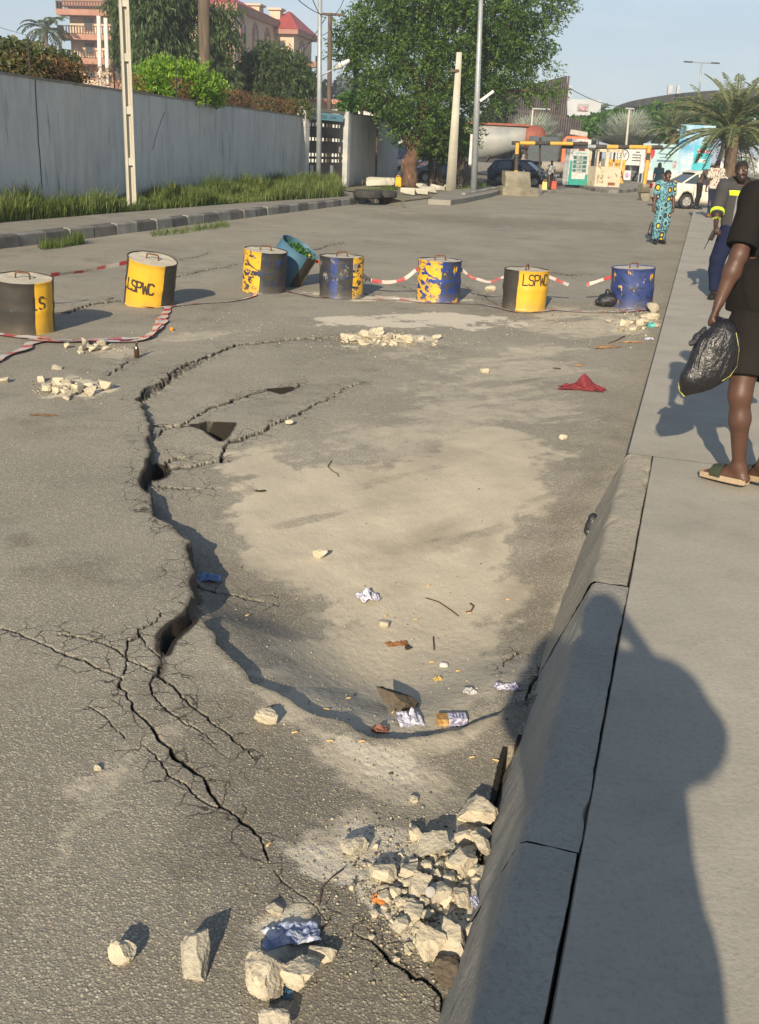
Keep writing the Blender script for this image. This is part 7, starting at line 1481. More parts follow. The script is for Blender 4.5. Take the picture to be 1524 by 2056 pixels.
# second stretch of kerb, drawn up to the barrier block
k2 = pxline([(935,400),(960,396),(985,390),(1008,384),(1022,379)], ZR); LK2 = resample(k2, 1.1)
for i in range(len(LK2) - 1): tag(kerb_block(LK2[i], LK2[i + 1], 60 + i, False, ZR - .1, -.03, mats=(M_lkerb, M_lkerbd), w_=.2), ['nearest', 'second', 'third', 'fourth', 'fifth', 'sixth', 'seventh', 'eighth', 'ninth', 'tenth'][min(i, 9)] + ' grey block of the short kerb leading to the barrier block', 'kerb block', 'grey blocks of the short kerb')
o2_ = [(p[0], p[1]) for p in k2] ; tag(slab('left_pavement', [tuple(pix(u, v, -.1)[:2]) for u, v in [(905,402),(935,398),(960,393),(985,388),(1010,381),(1018,375),(960,376),(915,380),(880,388),(860,400)]], -.1, .3, M_ledge), kind='structure')
tag(slab('side_street_soil', [tuple(pix(u, v, -.25)[:2]) for u, v in [(690,402),(760,400),(812,404),(860,398),(910,388),(960,374),(1010,366),(1010,350),(900,345),(795,352),(690,372)]], -.22, .3, pm('verge_earth', (.22, .195, .14), (.15, .14, .09), 2, .95, .7, 12)), kind='structure')
# fence of sticks between pole and lamp
mb = MB(); rr = random.Random(8)
for i in range(26):
    u = rr.uniform(918, 955); a_ = pixY(u, 372, 56); a_[2] = -.3; b_ = pixY(u + rr.uniform(-8, 8), rr.uniform(318, 338), 56); mb.tube([a_, b_], .025, 5)
tag(mb.build('stick_fence', pm('grey_stick', (.17, .14, .10))), 'low fence of crooked grey sticks between the leaning pole and the lamp pole', 'fence')
for i, (a0, a1) in enumerate((((921, 352), (927, 282)), ((955, 336), (932, 284)))): tag(MB().tube([pixY(a0[0], a0[1], 56.2), pixY(a1[0], a1[1], 56.2)], .05, 6).build('propped_stick', pm('tan_stick', (.30, .17, .09))), ['left', 'right'][i] + ' of two long sticks leaning together near the pole', 'stick', 'two leaning sticks')
# ================================================================== APARTMENT BUILDING
M_cream = pm('cream_render', (.56, .43, .315), (.47, .36, .265), .6, .9, .2, 8); M_pink = pm('dusty_pink_trim', (.36, .19, .135), (.29, .15, .11), .8, .9); M_rroof = pm('red_roof_sheet', (.34, .06, .05), (.27, .05, .045), 1.2, .6); M_win = pm('dark_window_glass', (.035, .045, .05), (.06, .07, .075), 2, .2, spec=.8); M_rail = pm('dark_balcony_rail', (.09, .065, .05), rough=.8); M_acw = pm('white_unit', (.62, .6, .55), rough=.6)
def px_frame(origin_uv, Y, az):
    o = pixY(origin_uv[0], origin_uv[1], Y); d1 = V3(math.sin(az), math.cos(az), 0); d2 = V3(math.cos(az), -math.sin(az), 0); return o, d1, d2
o_, d1, d2 = px_frame((471, 22), 150., R_(11)); zc = o_[2]       # zc: cornice height of the main block
B0 = np.array([o_[0], o_[1], -.3]); apt = empty('apartment_building', tuple(B0), -R_(11), 'large cream and dusty pink apartment block with balconies and a red roof', 'building')
# local frame: x = along the front (screen right), y = receding
hgt = zc + .3; FL = 3.08
MB().box((-12.2, 9, hgt / 2), (24.4, 18, hgt)).build('wall', M_cream, apt); MB().box((-12.2, 9, hgt + .45), (25.6, 19.4, .9)).build('cornice', M_pink, apt)
mb = MB(); mb.add([(-25, -.6, hgt + .9), (.7, -.6, hgt + .9), (.7, 18.6, hgt + .9), (-25, 18.6, hgt + .9), (-7, 9, hgt + 4.2), (-18, 9, hgt + 4.2)], [(0, 1, 4, 5), (1, 2, 4), (2, 3, 5, 4), (3, 0, 5)]); mb.build('roof', M_rroof, apt)
mb = MB(); mb.box((-1.5, 13.2, hgt + 1.4), (1.9, 2.0, 1.6)).box((-1.5, 13.2, hgt + 2.3), (2.5, 2.6, .25)); mb.build('roof_turret', M_cream, apt)
def window(x, y, z, w_, h_, face='front', arch=False, parent=apt):
    f = MB(); g = MB(); t = .12
    if face == 'front': f.box((x, y - .06, z), (w_ + .3, .12, h_ + .3)); g.box((x, y - .10, z), (w_, .12, h_))
    else: f.box((x + .06, y, z), (.12, w_ + .3, h_ + .3)); g.box((x + .10, y, z), (.12, w_, h_))
    fo = f.build('window', M_pink, parent); g.build('pane', M_win, fo)
    if arch:
        a = MB(); n_ = 9; pts = [(math.cos(q) * (w_ * .75), math.sin(q) * w_ * .6) for q in np.linspace(0, math.pi, n_)]
        a.tube([((x + px_, y - .08, z + h_ * .62 + pz) if face == 'front' else (x + .08, y + px_, z + h_ * .62 + pz)) for px_, pz in pts], .12, 6); a.build('window_arch', M_pink, fo)
nf_ = int(hgt / FL)
for k in range(0, 6):
    zt = hgt - 1.9 - k * FL
    if zt < 5: break
    window(-1.6, 0, zt, 1.0, 1.3, arch=(k == 0)); window(-21.5, 0, zt - .3, 1.2, 1.4); window(-17.5, 0, zt - .3, 1.3, 1.5); window(-13, 0, zt - .3, 1.2, 1.5); window(-8, 0, zt - .3, 1.2, 1.4)
    for j, y in enumerate((3.0, 8.6, 14.2)): window(0, y, zt - .1, .95, 1.3, 'side', arch=(k == 0))
for j, y in enumerate((3.0, 8.6, 14.2)):
    m2 = MB(); [m2.box((.10, y + q, hgt / 2 - .6), (.2, .28, hgt - 1.4)) for q in (-1.05, 1.05)]; m2.build('pilaster', M_pink, apt)
m2 = MB(); [m2.box((-1.6 + q, -.10, hgt / 2 - .6), (.28, .2, hgt - 1.4)) for q in (-1.0, 1.0)]; m2.build('pilaster', M_pink, apt)
for k in range(5):      # balconies on the left half of the front
    zb = hgt + .1 - (k) * FL - .55
    if zb < 4: break
    L_b, xr = (-25.4, -10) if k < 3 else (-18.5, -10)
    bo = MB().box(((L_b + xr) / 2, -.9, zb - .35), (xr - L_b, 2.0, .75)).build('balcony', M_pink, apt)
    rm = MB(); [rm.box((L_b + .1 + i * .42, -1.82, zb + .5), (.16, .06, .95)) for i in range(int((xr - L_b) / .42))]; rm.box(((L_b + xr) / 2, -1.82, zb + 1.0), (xr - L_b, .1, .12)); rm.box((L_b + .05, -1., zb + .55), (.08, 1.7, 1.0)); rm.build('balcony_rail', M_rail, bo)
mb = MB(); mb.box((-24.3, -.12, hgt - 11), (2.6, .24, 5)).build('bay_panel', M_pink, apt)
# second block, at the right, receding
bx, by = 3.6, 18.5; h2 = hgt * 1.0 - 1.6; rt2 = empty('apartment_building', tuple(B0), -R_(11), 'right tower of the cream apartments with a bright red hipped roof', 'building')
# find its front-left corner from the photograph's geometry
cL = pixY(545, 52, 168.); q = cL - B0; lx = q[0] * d2[0] + q[1] * d2[1]; ly = q[0] * d1[0] + q[1] * d1[1]; h2 = pixY(585, 72, 170.)[2] + .3
W2 = 4.2; lx0 = lx - .6
mb = MB(); mb.box((lx0 + W2 / 2, ly + 5, h2 / 2), (W2, 10, h2)); mb.box((lx0 - 1.9, ly + 3.5, h2 / 2 + .3), (4.2, 8, h2 + .6)); mb.build('wall', M_cream, rt2)
MB().box((lx0 + W2 / 2, ly + 5, h2 + .3), (W2 + 1.8, 11.8, .7)).build('cornice', M_pink, rt2)
mb = MB(); x0, x1, y0, y1 = lx0 - 1., lx0 + W2 + 1., ly - 1, ly + 11; mb.add([(x0, y0, h2 + .65), (x1, y0, h2 + .65), (x1, y1, h2 + .65), (x0, y1, h2 + .65), ((x0 + x1) / 2, ly + 4, h2 + 3.6), ((x0 + x1) / 2, ly + 6, h2 + 3.6)], [(0, 1, 4), (1, 2, 5, 4), (2, 3, 5), (3, 0, 4, 5)]); mb.build('roof', M_rroof, rt2)
mb = MB(); mb.box((lx0 + .6, ly + 2.5, h2 + 2.2), (1.7, 1.7, 2.6)).box((lx0 + .6, ly + 2.5, h2 + 3.6), (2.3, 2.3, .3)); mb.build('roof_turret', M_cream, rt2)
for k in range(5):
    zt = h2 - 2.0 - k * FL
    if zt < 4: break
    window(lx0 + W2, ly + 4.2, zt, .9, 1.4, 'side', arch=(k == 0), parent=rt2); bo = MB().box((lx0 + W2 + .8, ly + 8.2, zt - 1.6), (1.7, 2.6, .8)).build('balcony', M_pink, rt2); MB().box((lx0 + W2 + 1.55, ly + 8.2, zt - .8), (.08, 2.5, .9)).build('balcony_rail', M_rail, bo)
    if k == 0: window(lx0 + W2 * .55, ly, zt + .6, .8, .8, parent=rt2)
for q in (-1.0, 1.0): MB().box((lx0 + W2 + .1, ly + 4.2 + q, h2 / 2 - .4), (.2, .28, h2 - 1)).build('pilaster', M_pink, rt2)
# low roofed houses behind the wall
for i, (u, v0, v1, w_, Y, lb) in enumerate(((600, 203, 225, 14, 75, 'low shed with a thin salmon roof edge behind the wall by the gate'), (470, 190, 215, 10, 80, 'low house with a red tiled edge behind the wire coils'))):
    p = pixY(u, v0, Y); rt = empty('low_house', (p[0], p[1], -.3), .1, lb, 'house'); MB().box((0, 0, (p[2] + .3) / 2), (w_, 6, p[2] + .3)).build('wall', M_wall, rt); MB().box((0, -.2, p[2] + .40), (w_ + 1, 7, .22), rx=.05).build('roof', pm('salmon_roof_edge', (.50, .27, .18), (.42, .2, .14), 1), rt)

# ================================================================== VEHICLES
M_glass = pm('car_glass', (.03, .045, .055), (.06, .08, .09), 1, .08, spec=.9); M_rub = pm('tyre_rubber', (.02, .02, .02), (.03, .03, .028), 9, .8); M_alloy = pm('alloy_silver', (.50, .50, .48), (.40, .40, .38), 9, .35, metal=.5); M_blkp = pm('black_plastic_trim', (.02, .02, .022), rough=.6); M_lampc = pm('headlight_clear', (.6, .6, .58), rough=.15); M_redl = pm('tail_light_red', (.35, .01, .01), rough=.2)
def wheel(parent, x, y, r, w_, side, spokes=6, mat=M_alloy):
    wh = MB().lathe([(r * .62, -w_ / 2), (r * .9, -w_ / 2), (r, -w_ * .32), (r, w_ * .32), (r * .9, w_ / 2), (r * .62, w_ / 2)], (x, y, r), 28, axis='y').build('wheel', M_rub, parent, True)
    m2 = MB().lathe([(0, .0), (r * .16, .0), (r * .17, -.01 * side), (r * .17, .02 * side)], (x, y + side * w_ * .36, r), 20, axis='y'); m2.lathe([(r * .64, -w_ * .1), (r * .64, w_ * .1), (r * .58, w_ * .1)], (x, y + side * w_ * .38, r), 28, axis='y')
    for i in range(spokes): a = 6.283 * i / spokes; m2.box((x + math.cos(a) * r * .36, y + side * w_ * .40, r + math.sin(a) * r * .36), (r * .5, .03, r * .17), ry=-a)
    m2.lathe([(0, w_ * .15 * side), (r * .6, w_ * .15 * side)], (x, y, r), 20, axis='y', m=0); m2.build('rim', mat, wh)
    return wh
def car(label, loc, rz, paint, L=4.5, W=1.75, Ht=1.45, kind='sedan', cat='car', name='parked_car', wr=.31, group=None):
    root = empty(name, tuple(loc), rz, label, cat, group); h = L / 2; wb = L * .29
    # side outline: (x, z lower edge, z belt, half width)
    zs = Ht / 1.45
    if kind == 'sedan': bel = [(-h, .38, .80, .72), (-h + .05, .30, .95, .80), (-h + .55, .24, 1.0, .86), (-.9, .22, .98, .875), (0, .22, .95, .88), (.9, .22, .92, .87), (h - .75, .24, .86, .84), (h - .2, .28, .74, .78), (h, .36, .60, .66)]; gh_ = [(-h + .70, 1.0, .98, .76), (-h + 1.35, 1.36, 1.0, .60), (-.55, 1.44, 1., .60), (.25, 1.42, 1., .60), (1.15, .93, .9, .74)]
    elif kind == 'hatch': bel = [(-h, .35, .88, .76), (-h + .06, .28, .98, .82), (-h + .5, .24, .97, .86), (-.6, .22, .95, .87), (.6, .22, .93, .87), (h - .8, .24, .90, .84), (h - .15, .28, .80, .78), (h, .36, .62, .68)]; gh_ = [(-h + .12, .98, .98, .74), (-h + .42, 1.36, 1., .62), (-.5, 1.44, 1., .62), (.35, 1.42, 1., .60), (1.15, .93, .9, .74)]
    else: bel = [(-h, .42, 1.02, .80), (-h + .06, .36, 1.10, .86), (-h + .6, .32, 1.1, .9), (0, .30, 1.08, .91), (.9, .30, 1.06, .91), (h - .6, .34, 1.02, .88), (h - .1, .38, .92, .82), (h, .45, .74, .74)]; gh_ = [(-h + .10, 1.1, 1.08, .82), (-h + .35, 1.66, 1.1, .70), (-.5, 1.74, 1., .70), (.5, 1.72, 1., .68), (1.25, 1.07, 1., .80)]
    ws = W / 1.76; V = []; 
    ss = []
    for i in range(len(bel) - 1):
        for t in np.linspace(0, 1, 5)[:-1]: ss.append(tuple(bel[i][k] * (1 - t) + bel[i + 1][k] * t for k in range(4)))
    ss.append(bel[-1])
    wx = (-wb, wb * .98)
    for x, z0, z1, hw in ss:
        zl = z0
        for w0 in wx:
            dd = abs(x - w0); R_a = wr + .07
            if dd < R_a: zl = max(zl, wr + math.sqrt(R_a ** 2 - dd ** 2))
        zl = min(zl, z1 - .06); hw *= ws; z1 *= zs
        sec = [(hw * .93, zl), (hw * .99, zl + (z1 - zl) * .25), (hw, zl + (z1 - zl) * .6), (hw * .96, z1 - .04), (hw * .90, z1), (hw * .5, z1 + .015), (0, z1 + .02)]
        V.append([(x, y, z) for y, z in sec] + [(x, -y, z) for y, z in sec[-2::-1]])
    k = len(V[0]); Vf = [p for s_ in V for p in s_]; n = len(V); Q = [(i * k + j, i * k + j + 1, (i + 1) * k + j + 1, (i + 1) * k + j) for i in range(n - 1) for j in range(k - 1)]; Q += [tuple(range(k - 1, -1, -1)), tuple((n - 1) * k + j for j in range(k))]
    o = mesh_obj('body', Vf, Q, paint, root, True); bm = bmesh.new(); bm.from_mesh(o.data); bmesh.ops.recalc_face_normals(bm, faces=bm.faces); bm.to_mesh(o.data); bm.free(); autosmooth(o, 38); o.modifiers.new('thickness', 'SOLIDIFY').thickness = .02
    MB().box((0, 0, .35), (L * .93, W * .80, .30)).build('underbody', M_blkp, root)
    # greenhouse: dark glass body with painted pillars and roof
    G = []
    for x, z, _, hw in gh_: G.append([(x, hw * ws, z * zs), (x, -hw * ws, z * zs)])
    zb_ = [.96 * zs if kind != 'suv' else 1.07 * zs] * 5; gl_m = MB(); vs = []
    for (x, z, _, hw), zb__ in zip(gh_, zb_): hb_ = .80 * ws if kind != 'suv' else .86 * ws; vs += [(x, hb_, min(zb__, z * zs)), (x, hw * ws, z * zs - .01), (x, -hw * ws, z * zs - .01), (x, -hb_, min(zb__, z * zs))]
    fs = [(i * 4 + j, i * 4 + (j + 1), (i + 1) * 4 + (j + 1), (i + 1) * 4 + j) for i in range(4) for j in range(3)] + [(3, 2, 1, 0), (16, 17, 18, 19)]; go = gl_m.add(vs, fs).build('window_glass', M_glass, root); bm = bmesh.new(); bm.from_mesh(go.data); bmesh.ops.recalc_face_normals(bm, faces=bm.faces); bm.to_mesh(go.data); bm.free()
    pl = MB()
    for s_ in (1, -1):
        hb_ = (.80 if kind != 'suv' else .86) * ws; e_ = .012
        P = lambda i, top: Vector((gh_[i][0], s_ * ((gh_[i][3] * ws if top else hb_) + e_), (gh_[i][1] * zs if top else min(zb_[i], gh_[i][1] * zs))))
        pl.tube([P(0, 1), P(1, 1), P(2, 1), P(3, 1), P(4, 1)], .035, 6); mid = (gh_[2][0] + gh_[3][0]) / 2; pl.tube([Vector((mid, s_ * (hb_ + e_), zb_[0])), Vector((mid - .05, s_ * (.61 * ws + e_ if kind != 'suv' else .70 * ws), gh_[2][1] * zs))], .035, 6)
        x2 = gh_[1][0] + .12; pl.tube([Vector((x2, s_ * (hb_ + e_), zb_[0])), Vector((x2 + .04, s_ * (gh_[1][3] * ws + e_), gh_[1][1] * zs))], .04, 6)
    pl.build('window_pillars', paint, root, True)
    rf = MB(); a_, b_, c_ = gh_[1], gh_[2], gh_[3]; vs = []
    for x, z, _, hw in (a_, b_, c_):
        for f in (-1, -.6, 0, .6, 1): vs.append((x, f * hw * ws, z * zs + .02 + .03 * (1 - f * f)))
    rf.add(vs, [(i * 5 + j, i * 5 + j + 1, (i + 1) * 5 + j + 1, (i + 1) * 5 + j) for i in range(2) for j in range(4)]); ro = rf.build('roof', paint, root, True); ro.modifiers.new('thickness', 'SOLIDIFY').thickness = .03
    for x in wx:
        for s_ in (1, -1): wheel(root, x, s_ * (W / 2 - .12), wr, .2, s_)
    for s_ in (1, -1):
        MB().box((h - .10, s_ * W * .36, .66 * zs if kind != 'suv' else .86), (.16, .32, .15)).build('headlight', M_lampc, root, bevel=.03); MB().box((-h + .05, s_ * W * .38, .82 * zs if kind != 'suv' else .95), (.12, .26, .2)).build('tail_light', M_redl, root, bevel=.02); MB().box((1.0, s_ * (W / 2 + .07), .98 * zs), (.12, .2, .13)).build('wing_mirror', paint, root, bevel=.03)
        for x in (-.62, .38): MB().box((x, s_ * (W / 2 + .006), .80 * zs), (.17, .03, .03)).build('door_handle', paint, root)
        dl = MB(); [dl.box((x, s_ * (W / 2 - .002), .58 * zs), (.012, .018, .60)) for x in (-1.05, -.08, .92)]; dl.build('door_seams', M_blkp, root)
    MB().box((h - .02, 0, .5), (.1, W * .5, .14)).build('grille', M_blkp, root); MB().box((-h - .0, 0, .55), (.03, .5, .12)).build('number_plate', pm('plate_white', (.55, .55, .5)), root)
    return root
M_cw = pm('white_car_paint', (.66, .62, .52), (.60, .56, .47), 2, .25, spec=.6); M_cb = pm('dusty_navy_paint', (.045, .065, .085), (.07, .09, .10), 2, .35, spec=.5); M_cg = pm('grey_blue_paint', (.13, .18, .22), (.10, .14, .17), 2, .3, spec=.5); M_cs = pm('silver_paint', (.48, .50, .52), (.40, .42, .44), 2, .3, spec=.5)
pw = gpix(1365, 419); car('white sedan parked across the end of the right pavement, seen from its rear wheel side', (pw[0] + 1.28, pw[1] + 1.05, ZR), R_(14), M_cw, 4.5, 1.74, 1.50)
p = gpix(1010, 362); car('dark dusty hatchback parked in front of the tanker', (p[0], 66, ZR), R_(-28), M_cb, 4.1, 1.65, 1.5, 'hatch')
p = gpix(880, 362); car('grey blue car parked behind the big tree trunks', (p[0] - .3, 64, ZR), R_(205), M_cg, 4.3, 1.7, 1.5)
p = gpix(815, 362); car('silver suv behind the end of the short wall', (p[0] - 1.0, 66, ZR), R_(-35), M_cs, 4.6, 1.8, 1.75, 'suv', wr=.38)
p = gpix(870, 356); car('pale car half hidden behind the thin tree trunks', (p[0], 72, ZR), R_(-20), M_cs, 4.3, 1.7, 1.5)
# cement tanker with orange cab
def tanker():
    Y = 86.; c0 = pixY(1010, 345, Y); root = empty('tanker_truck', (c0[0], c0[1], ZR), R_(-7), 'long grey cement tanker with an orange cab facing right beyond the parked cars', 'truck'); x = lambda u: (u - 1010) * Y / F * 1.02; zz = lambda v: 1.62 + (309 - v) * Y / F * .98 + .28
    M_tk = pm('tank_dusty_grey', (.20, .22, .22), (.30, .30, .28), .8, .5, spec=.4); M_rd = pm('rusty_red_tank_top', (.28, .085, .05), (.20, .06, .04), 1.5, .7); M_or = pm('orange_cab_paint', (.62, .13, .035), (.50, .11, .04), 2, .5)
    secs = [(x(893), 2.9, .7), (x(905), 2.65, 1.05), (x(925), 2.55, 1.22), (x(950), 2.5, 1.26), (x(975), 2.55, 1.25), (x(1000), 2.72, 1.15), (x(1025), 2.95, .98), (x(1045), 3.12, .82), (x(1052), 3.2, .66)]
    V = []; n = 22
    for sx, cz, r in secs:
        for i in range(n): a = 2 * math.pi * i / n; V.append((sx, math.cos(a) * min(r, 1.2), cz + math.sin(a) * r * (1. if math.sin(a) < 0 else (4.05 - cz) / r if r > 0 else 1)))
    Q = [(i * n + j, i * n + (j + 1) % n, (i + 1) * n + (j + 1) % n, (i + 1) * n + j) for i in range(len(secs) - 1) for j in range(n)] + [tuple(range(n)), tuple((len(secs) - 1) * n + j for j in range(n - 1, -1, -1))]; autosmooth(mesh_obj('tank', V, Q, M_tk, root), 50)
    S2 = [(x(895), 3.0, .6), (x(860), 3.0, 1.0), (x(830), 3.0, 1.0)]
    MB().box(((x(905) + x(1050)) / 2, 0, 4.02), (x(1050) - x(905), 1.5, .16)).build('walkway', M_rd, root); MB().lathe([(0, 0), (.9, .0), (.95, .15), (.95, 1.1), (.6, 1.5), (0, 1.6)], (x(1046), 0, 3.1), 20, axis='x').build('compressor_tank', M_rd, root, True)
    fr = MB(); fr.box(((x(900) + x(1120)) / 2, 0, 1.25), (x(1120) - x(900), 1.0, .3)); [fr.box((x(u), 0, 1.9), (.15, 1.6, 1.6), ry=.45) for u in (935, 985, 1030, 1050)]; fr.build('chassis', M_blkp, root)
    MB().box((x(1080), 0, 2.3), (2.4, 2.2, 1.9)).build('equipment_box', pm('dark_blue_grey_steel', (.07, .085, .095), rough=.7), root, bevel=.05); MB().lathe([(0, -.9), (.42, -.9), (.42, .9), (0, .9)], (x(1100), -1.1, 1.0), 18, axis='x').build('fuel_tank', pm('dusty_aluminium', (.35, .32, .27), (.25, .22, .18), 6, .5), root, True)
    for u in (915, 935, 1018, 1040, 1127):
        for s_ in (-1, 1): wheel(root, x(u), s_ * 1.05, .52, .32, s_, 8, pm('dusty_steel_rim', (.22, .17, .12)))
    cb = MB(); cx0, cx1 = x(1113), x(1166); z0, z1 = .95, zz(274); vs = [(cx0, -1.2, z0), (cx1, -1.2, z0), (cx1, -1.2, 1.95), (cx1 - .18, -1.15, z1 - .25), (cx1 - .5, -1.1, z1), (cx0 + .3, -1.1, z1), (cx0, -1.18, z1 - .35)]; k = len(vs); vs2 = [(a, -b, c) for a, b, c in vs]; cb.add(vs + vs2, [tuple(range(k)), tuple(range(2 * k - 1, k - 1, -1))] + [(i, k + i, k + (i + 1) % k, (i + 1) % k) for i in range(k)]); co = cb.build('cab', M_or, root, bevel=.08); bm = bmesh.new(); bm.from_mesh(co.data); bmesh.ops.recalc_face_normals(bm, faces=bm.faces); bm.to_mesh(co.data); bm.free()
    MB().box(((cx0 + cx1) / 2 + .35, -1.19, z1 - 1.05), (1.15, .06, .75)).build('side_window', M_glass, co, bevel=.02); MB().box((cx1 - .06, 0, z1 - 1.0), (.08, 2.0, .85), ry=-.16).build('windscreen', M_glass, co); MB().box((cx0 + 1.2, -.0, z1 + .22), (1.4, 1.9, .4), ry=.12).build('wind_deflector', pm('dusty_white', (.42, .40, .36)), co, bevel=.08); MB().box((cx1 + .05, 0, .9), (.3, 2.4, .5)).build('bumper', pm('faded_grey_bumper', (.2, .18, .16)), root, bevel=.04)
tanker()
# parked tanker nose behind the trees
p = pixY(830, 320, 92); rt = empty('tanker_trailer', (p[0], p[1], ZR), R_(-10), 'second pale grey tank trailer glimpsed between the tree trunks', 'trailer'); MB().lathe([(0, -4), (.8, -3.9), (1.15, -3.4), (1.15, 3.4), (.8, 3.9), (0, 4)], (0, 0, 2.4), 20, axis='x').build('tank', pm('tank_dusty_grey', (.2, .22, .22)), rt, True); MB().box((0, 0, 1.1), (7, 1, .3)).build('chassis', M_blkp, rt); [wheel(rt, q, s_ * 1., .5, .3, s_, 8) for q in (-2.6, -1.4, 2.4) for s_ in (-1, 1)]
# motorbike and rider
def motorbike():
    p = gpix(1032, 376); Y = p[1]; root = empty('motorbike', tuple(p), R_(-35), 'red motorbike standing beside the dark hatchback', 'motorbike')
    for x in (-.62, .62):
        w_ = MB().lathe([(.24, -.04), (.29, -.05), (.31, 0), (.29, .05), (.24, .04)], (x, 0, .31), 24, axis='y').build('wheel', M_rub, root, True); s_ = MB(); [s_.tube([(x, 0, .31), (x + .25 * math.cos(a), 0, .31 + .25 * math.sin(a))], .006, 4) for a in np.arange(0, 6.2, .52)]; s_.build('spokes', M_alloy, w_)
    MB().box((.12, 0, .82), (.45, .26, .24)).build('fuel_tank', pm('red_paint', (.42, .02, .02), rough=.3), root, bevel=.08); MB().box((-.32, 0, .84), (.62, .26, .1)).build('seat', M_blkp, root, bevel=.04); MB().box((.02, 0, .46), (.36, .24, .34)).build('engine', M_alloy, root, bevel=.04)
    f = MB(); f.tube([(.62, .08, .31), (.40, .08, 1.0)], .025, 8).tube([(.62, -.08, .31), (.40, -.08, 1.0)], .025, 8).tube([(-.62, 0, .31), (-.1, 0, .5), (.4, 0, .85)], .03, 8).tube([(-.62, .0, .31), (-.4, 0, .78)], .025, 8); f.build('frame', M_blkp, root, True)
    MB().tube([(.38, -.36, 1.08), (.42, -.15, 1.02), (.42, .15, 1.02), (.38, .36, 1.08)], .018, 8).build('handlebar', M_blkp, root, True); MB().lathe([(0, .08), (.08, .06), (.10, 0), (0, 0)], (.52, 0, .92), 16, axis='x').build('headlight', M_lampc, root, True); MB().box((-.72, 0, .62), (.3, .16, .06), ry=.5).build('rear_mudguard', pm('red_paint', (.42, .02, .02)), root)
    person('man in dark clothes sitting on the red motorbike', (p[0] - .1, p[1] + .05, p[2]), R_(60), dict(pelvis=(0, .1, .93), waist=(0, .08, 1.06), chest=(0, .02, 1.26), neck=(0, -.02, 1.42), head=(0, -.06, 1.57), hipL=(.1, .1, .92), hipR=(-.1, .1, .92), knL=(.26, -.28, .72), knR=(-.26, -.28, .72), anL=(.26, -.05, .32), anR=(-.26, -.05, .32), toeL=(.27, -.2, .27), toeR=(-.27, -.2, .27), shL=(.18, -.0, 1.38), shR=(-.18, 0, 1.38), elL=(.3, -.22, 1.18), elR=(-.3, -.22, 1.18), wrL=(.34, -.46, 1.10), wrR=(-.34, -.46, 1.10)), SK2, dict(mat=M_dark, sleeve=1.7, hem=.86), dict(mat=M_dark, len=1.9), dict(mat=M_blk_shoe), face=False, h=.02, seed=40)
motorbike()

# ================================================================== BARRIER, ISLAND, BOOTH, BOARDS
M_yel = pm('barrier_yellow', (.62, .36, .05), (.48, .28, .06), 4, .7); M_blk2 = pm('barrier_black', (.03, .028, .025), (.06, .05, .04), 4, .7); M_mossc = mat_conc('mossy_concrete', (.30, .27, .20), (.13, .125, .09), .8, .3, .8)
def block(pts, label, name='concrete_block'):
    c = pts[0]; rt = empty(name, c, .1, label, 'concrete base')
    for nm, cc, d, sd in pts[1]: P, Fq = rock_mesh(sd, d, 2, .02, 12, .97); o = np_obj(nm, P, Fq, M_mossc, rt, True); autosmooth(o, 30); o.location = cc
    return rt
pl_ = pix(1035, 392, ZR); block((tuple(pl_), [('lower_step', (.1, 0, -.03), (1.75, 1.3, .42), 3), ('upper_block', (0, .1, .36), (1.25, 1.0, .72), 4)]), 'two tier mossy concrete block carrying the left post of the height barrier')
pr_ = pix(1297, 403, ZR); block((tuple(pr_), [('lower_step', (0, 0, -.03), (.85, .8, .38), 5), ('upper_block', (0, .04, .33), (.72, .66, .42), 6)]), 'rough mossy concrete block carrying the right post of the height barrier')
Yb0, Yb1 = pl_[1] + .1, pr_[1] + .05; bar = empty('height_barrier', tuple(pl_ + V3(0, .1, 0)), 0, 'yellow and black pipe height barrier spanning the road', 'barrier'); W = lambda u, v, Y: pixY(u, v, Y) - (pl_ + V3(0, .1, 0))
def seg_pipe(name, a_, b_, r, pat, parent):
    a_, b_ = np.array(a_), np.array(b_); n = len(pat); mb = MB()
    for i, c in enumerate(pat): mb.tube([a_ + (b_ - a_) * i / n, a_ + (b_ - a_) * (i + 1) / n], r, 8, m=c)
    return autosmooth(mb.build(name, [M_yel, M_blk2, M_steel], parent), 60)
seg_pipe('post', W(1035, 364, Yb0), W(1039, 287, Yb0), .10, [0, 0, 1, 1, 1, 0, 0], bar); seg_pipe('post', W(1293, 378, Yb1), W(1304, 293, Yb1), .10, [0, 0, 0, 0, 1, 0], bar)
YM = (Yb0 + Yb1) / 2; seg_pipe('beam', W(1028, 287, Yb0), W(1180, 289, YM), .085, [1, 0, 0, 1, 1, 0, 0, 0, 1, 1], bar); seg_pipe('beam', W(1128, 294, YM + .3), W(1330, 296, Yb1 + .2), .10, [1, 2, 2, 1, 0, 1, 0, 0, 1], bar); seg_pipe('hanging_pole', W(1083, 352, YM), W(1085, 276, YM), .05, [1, 1], bar)
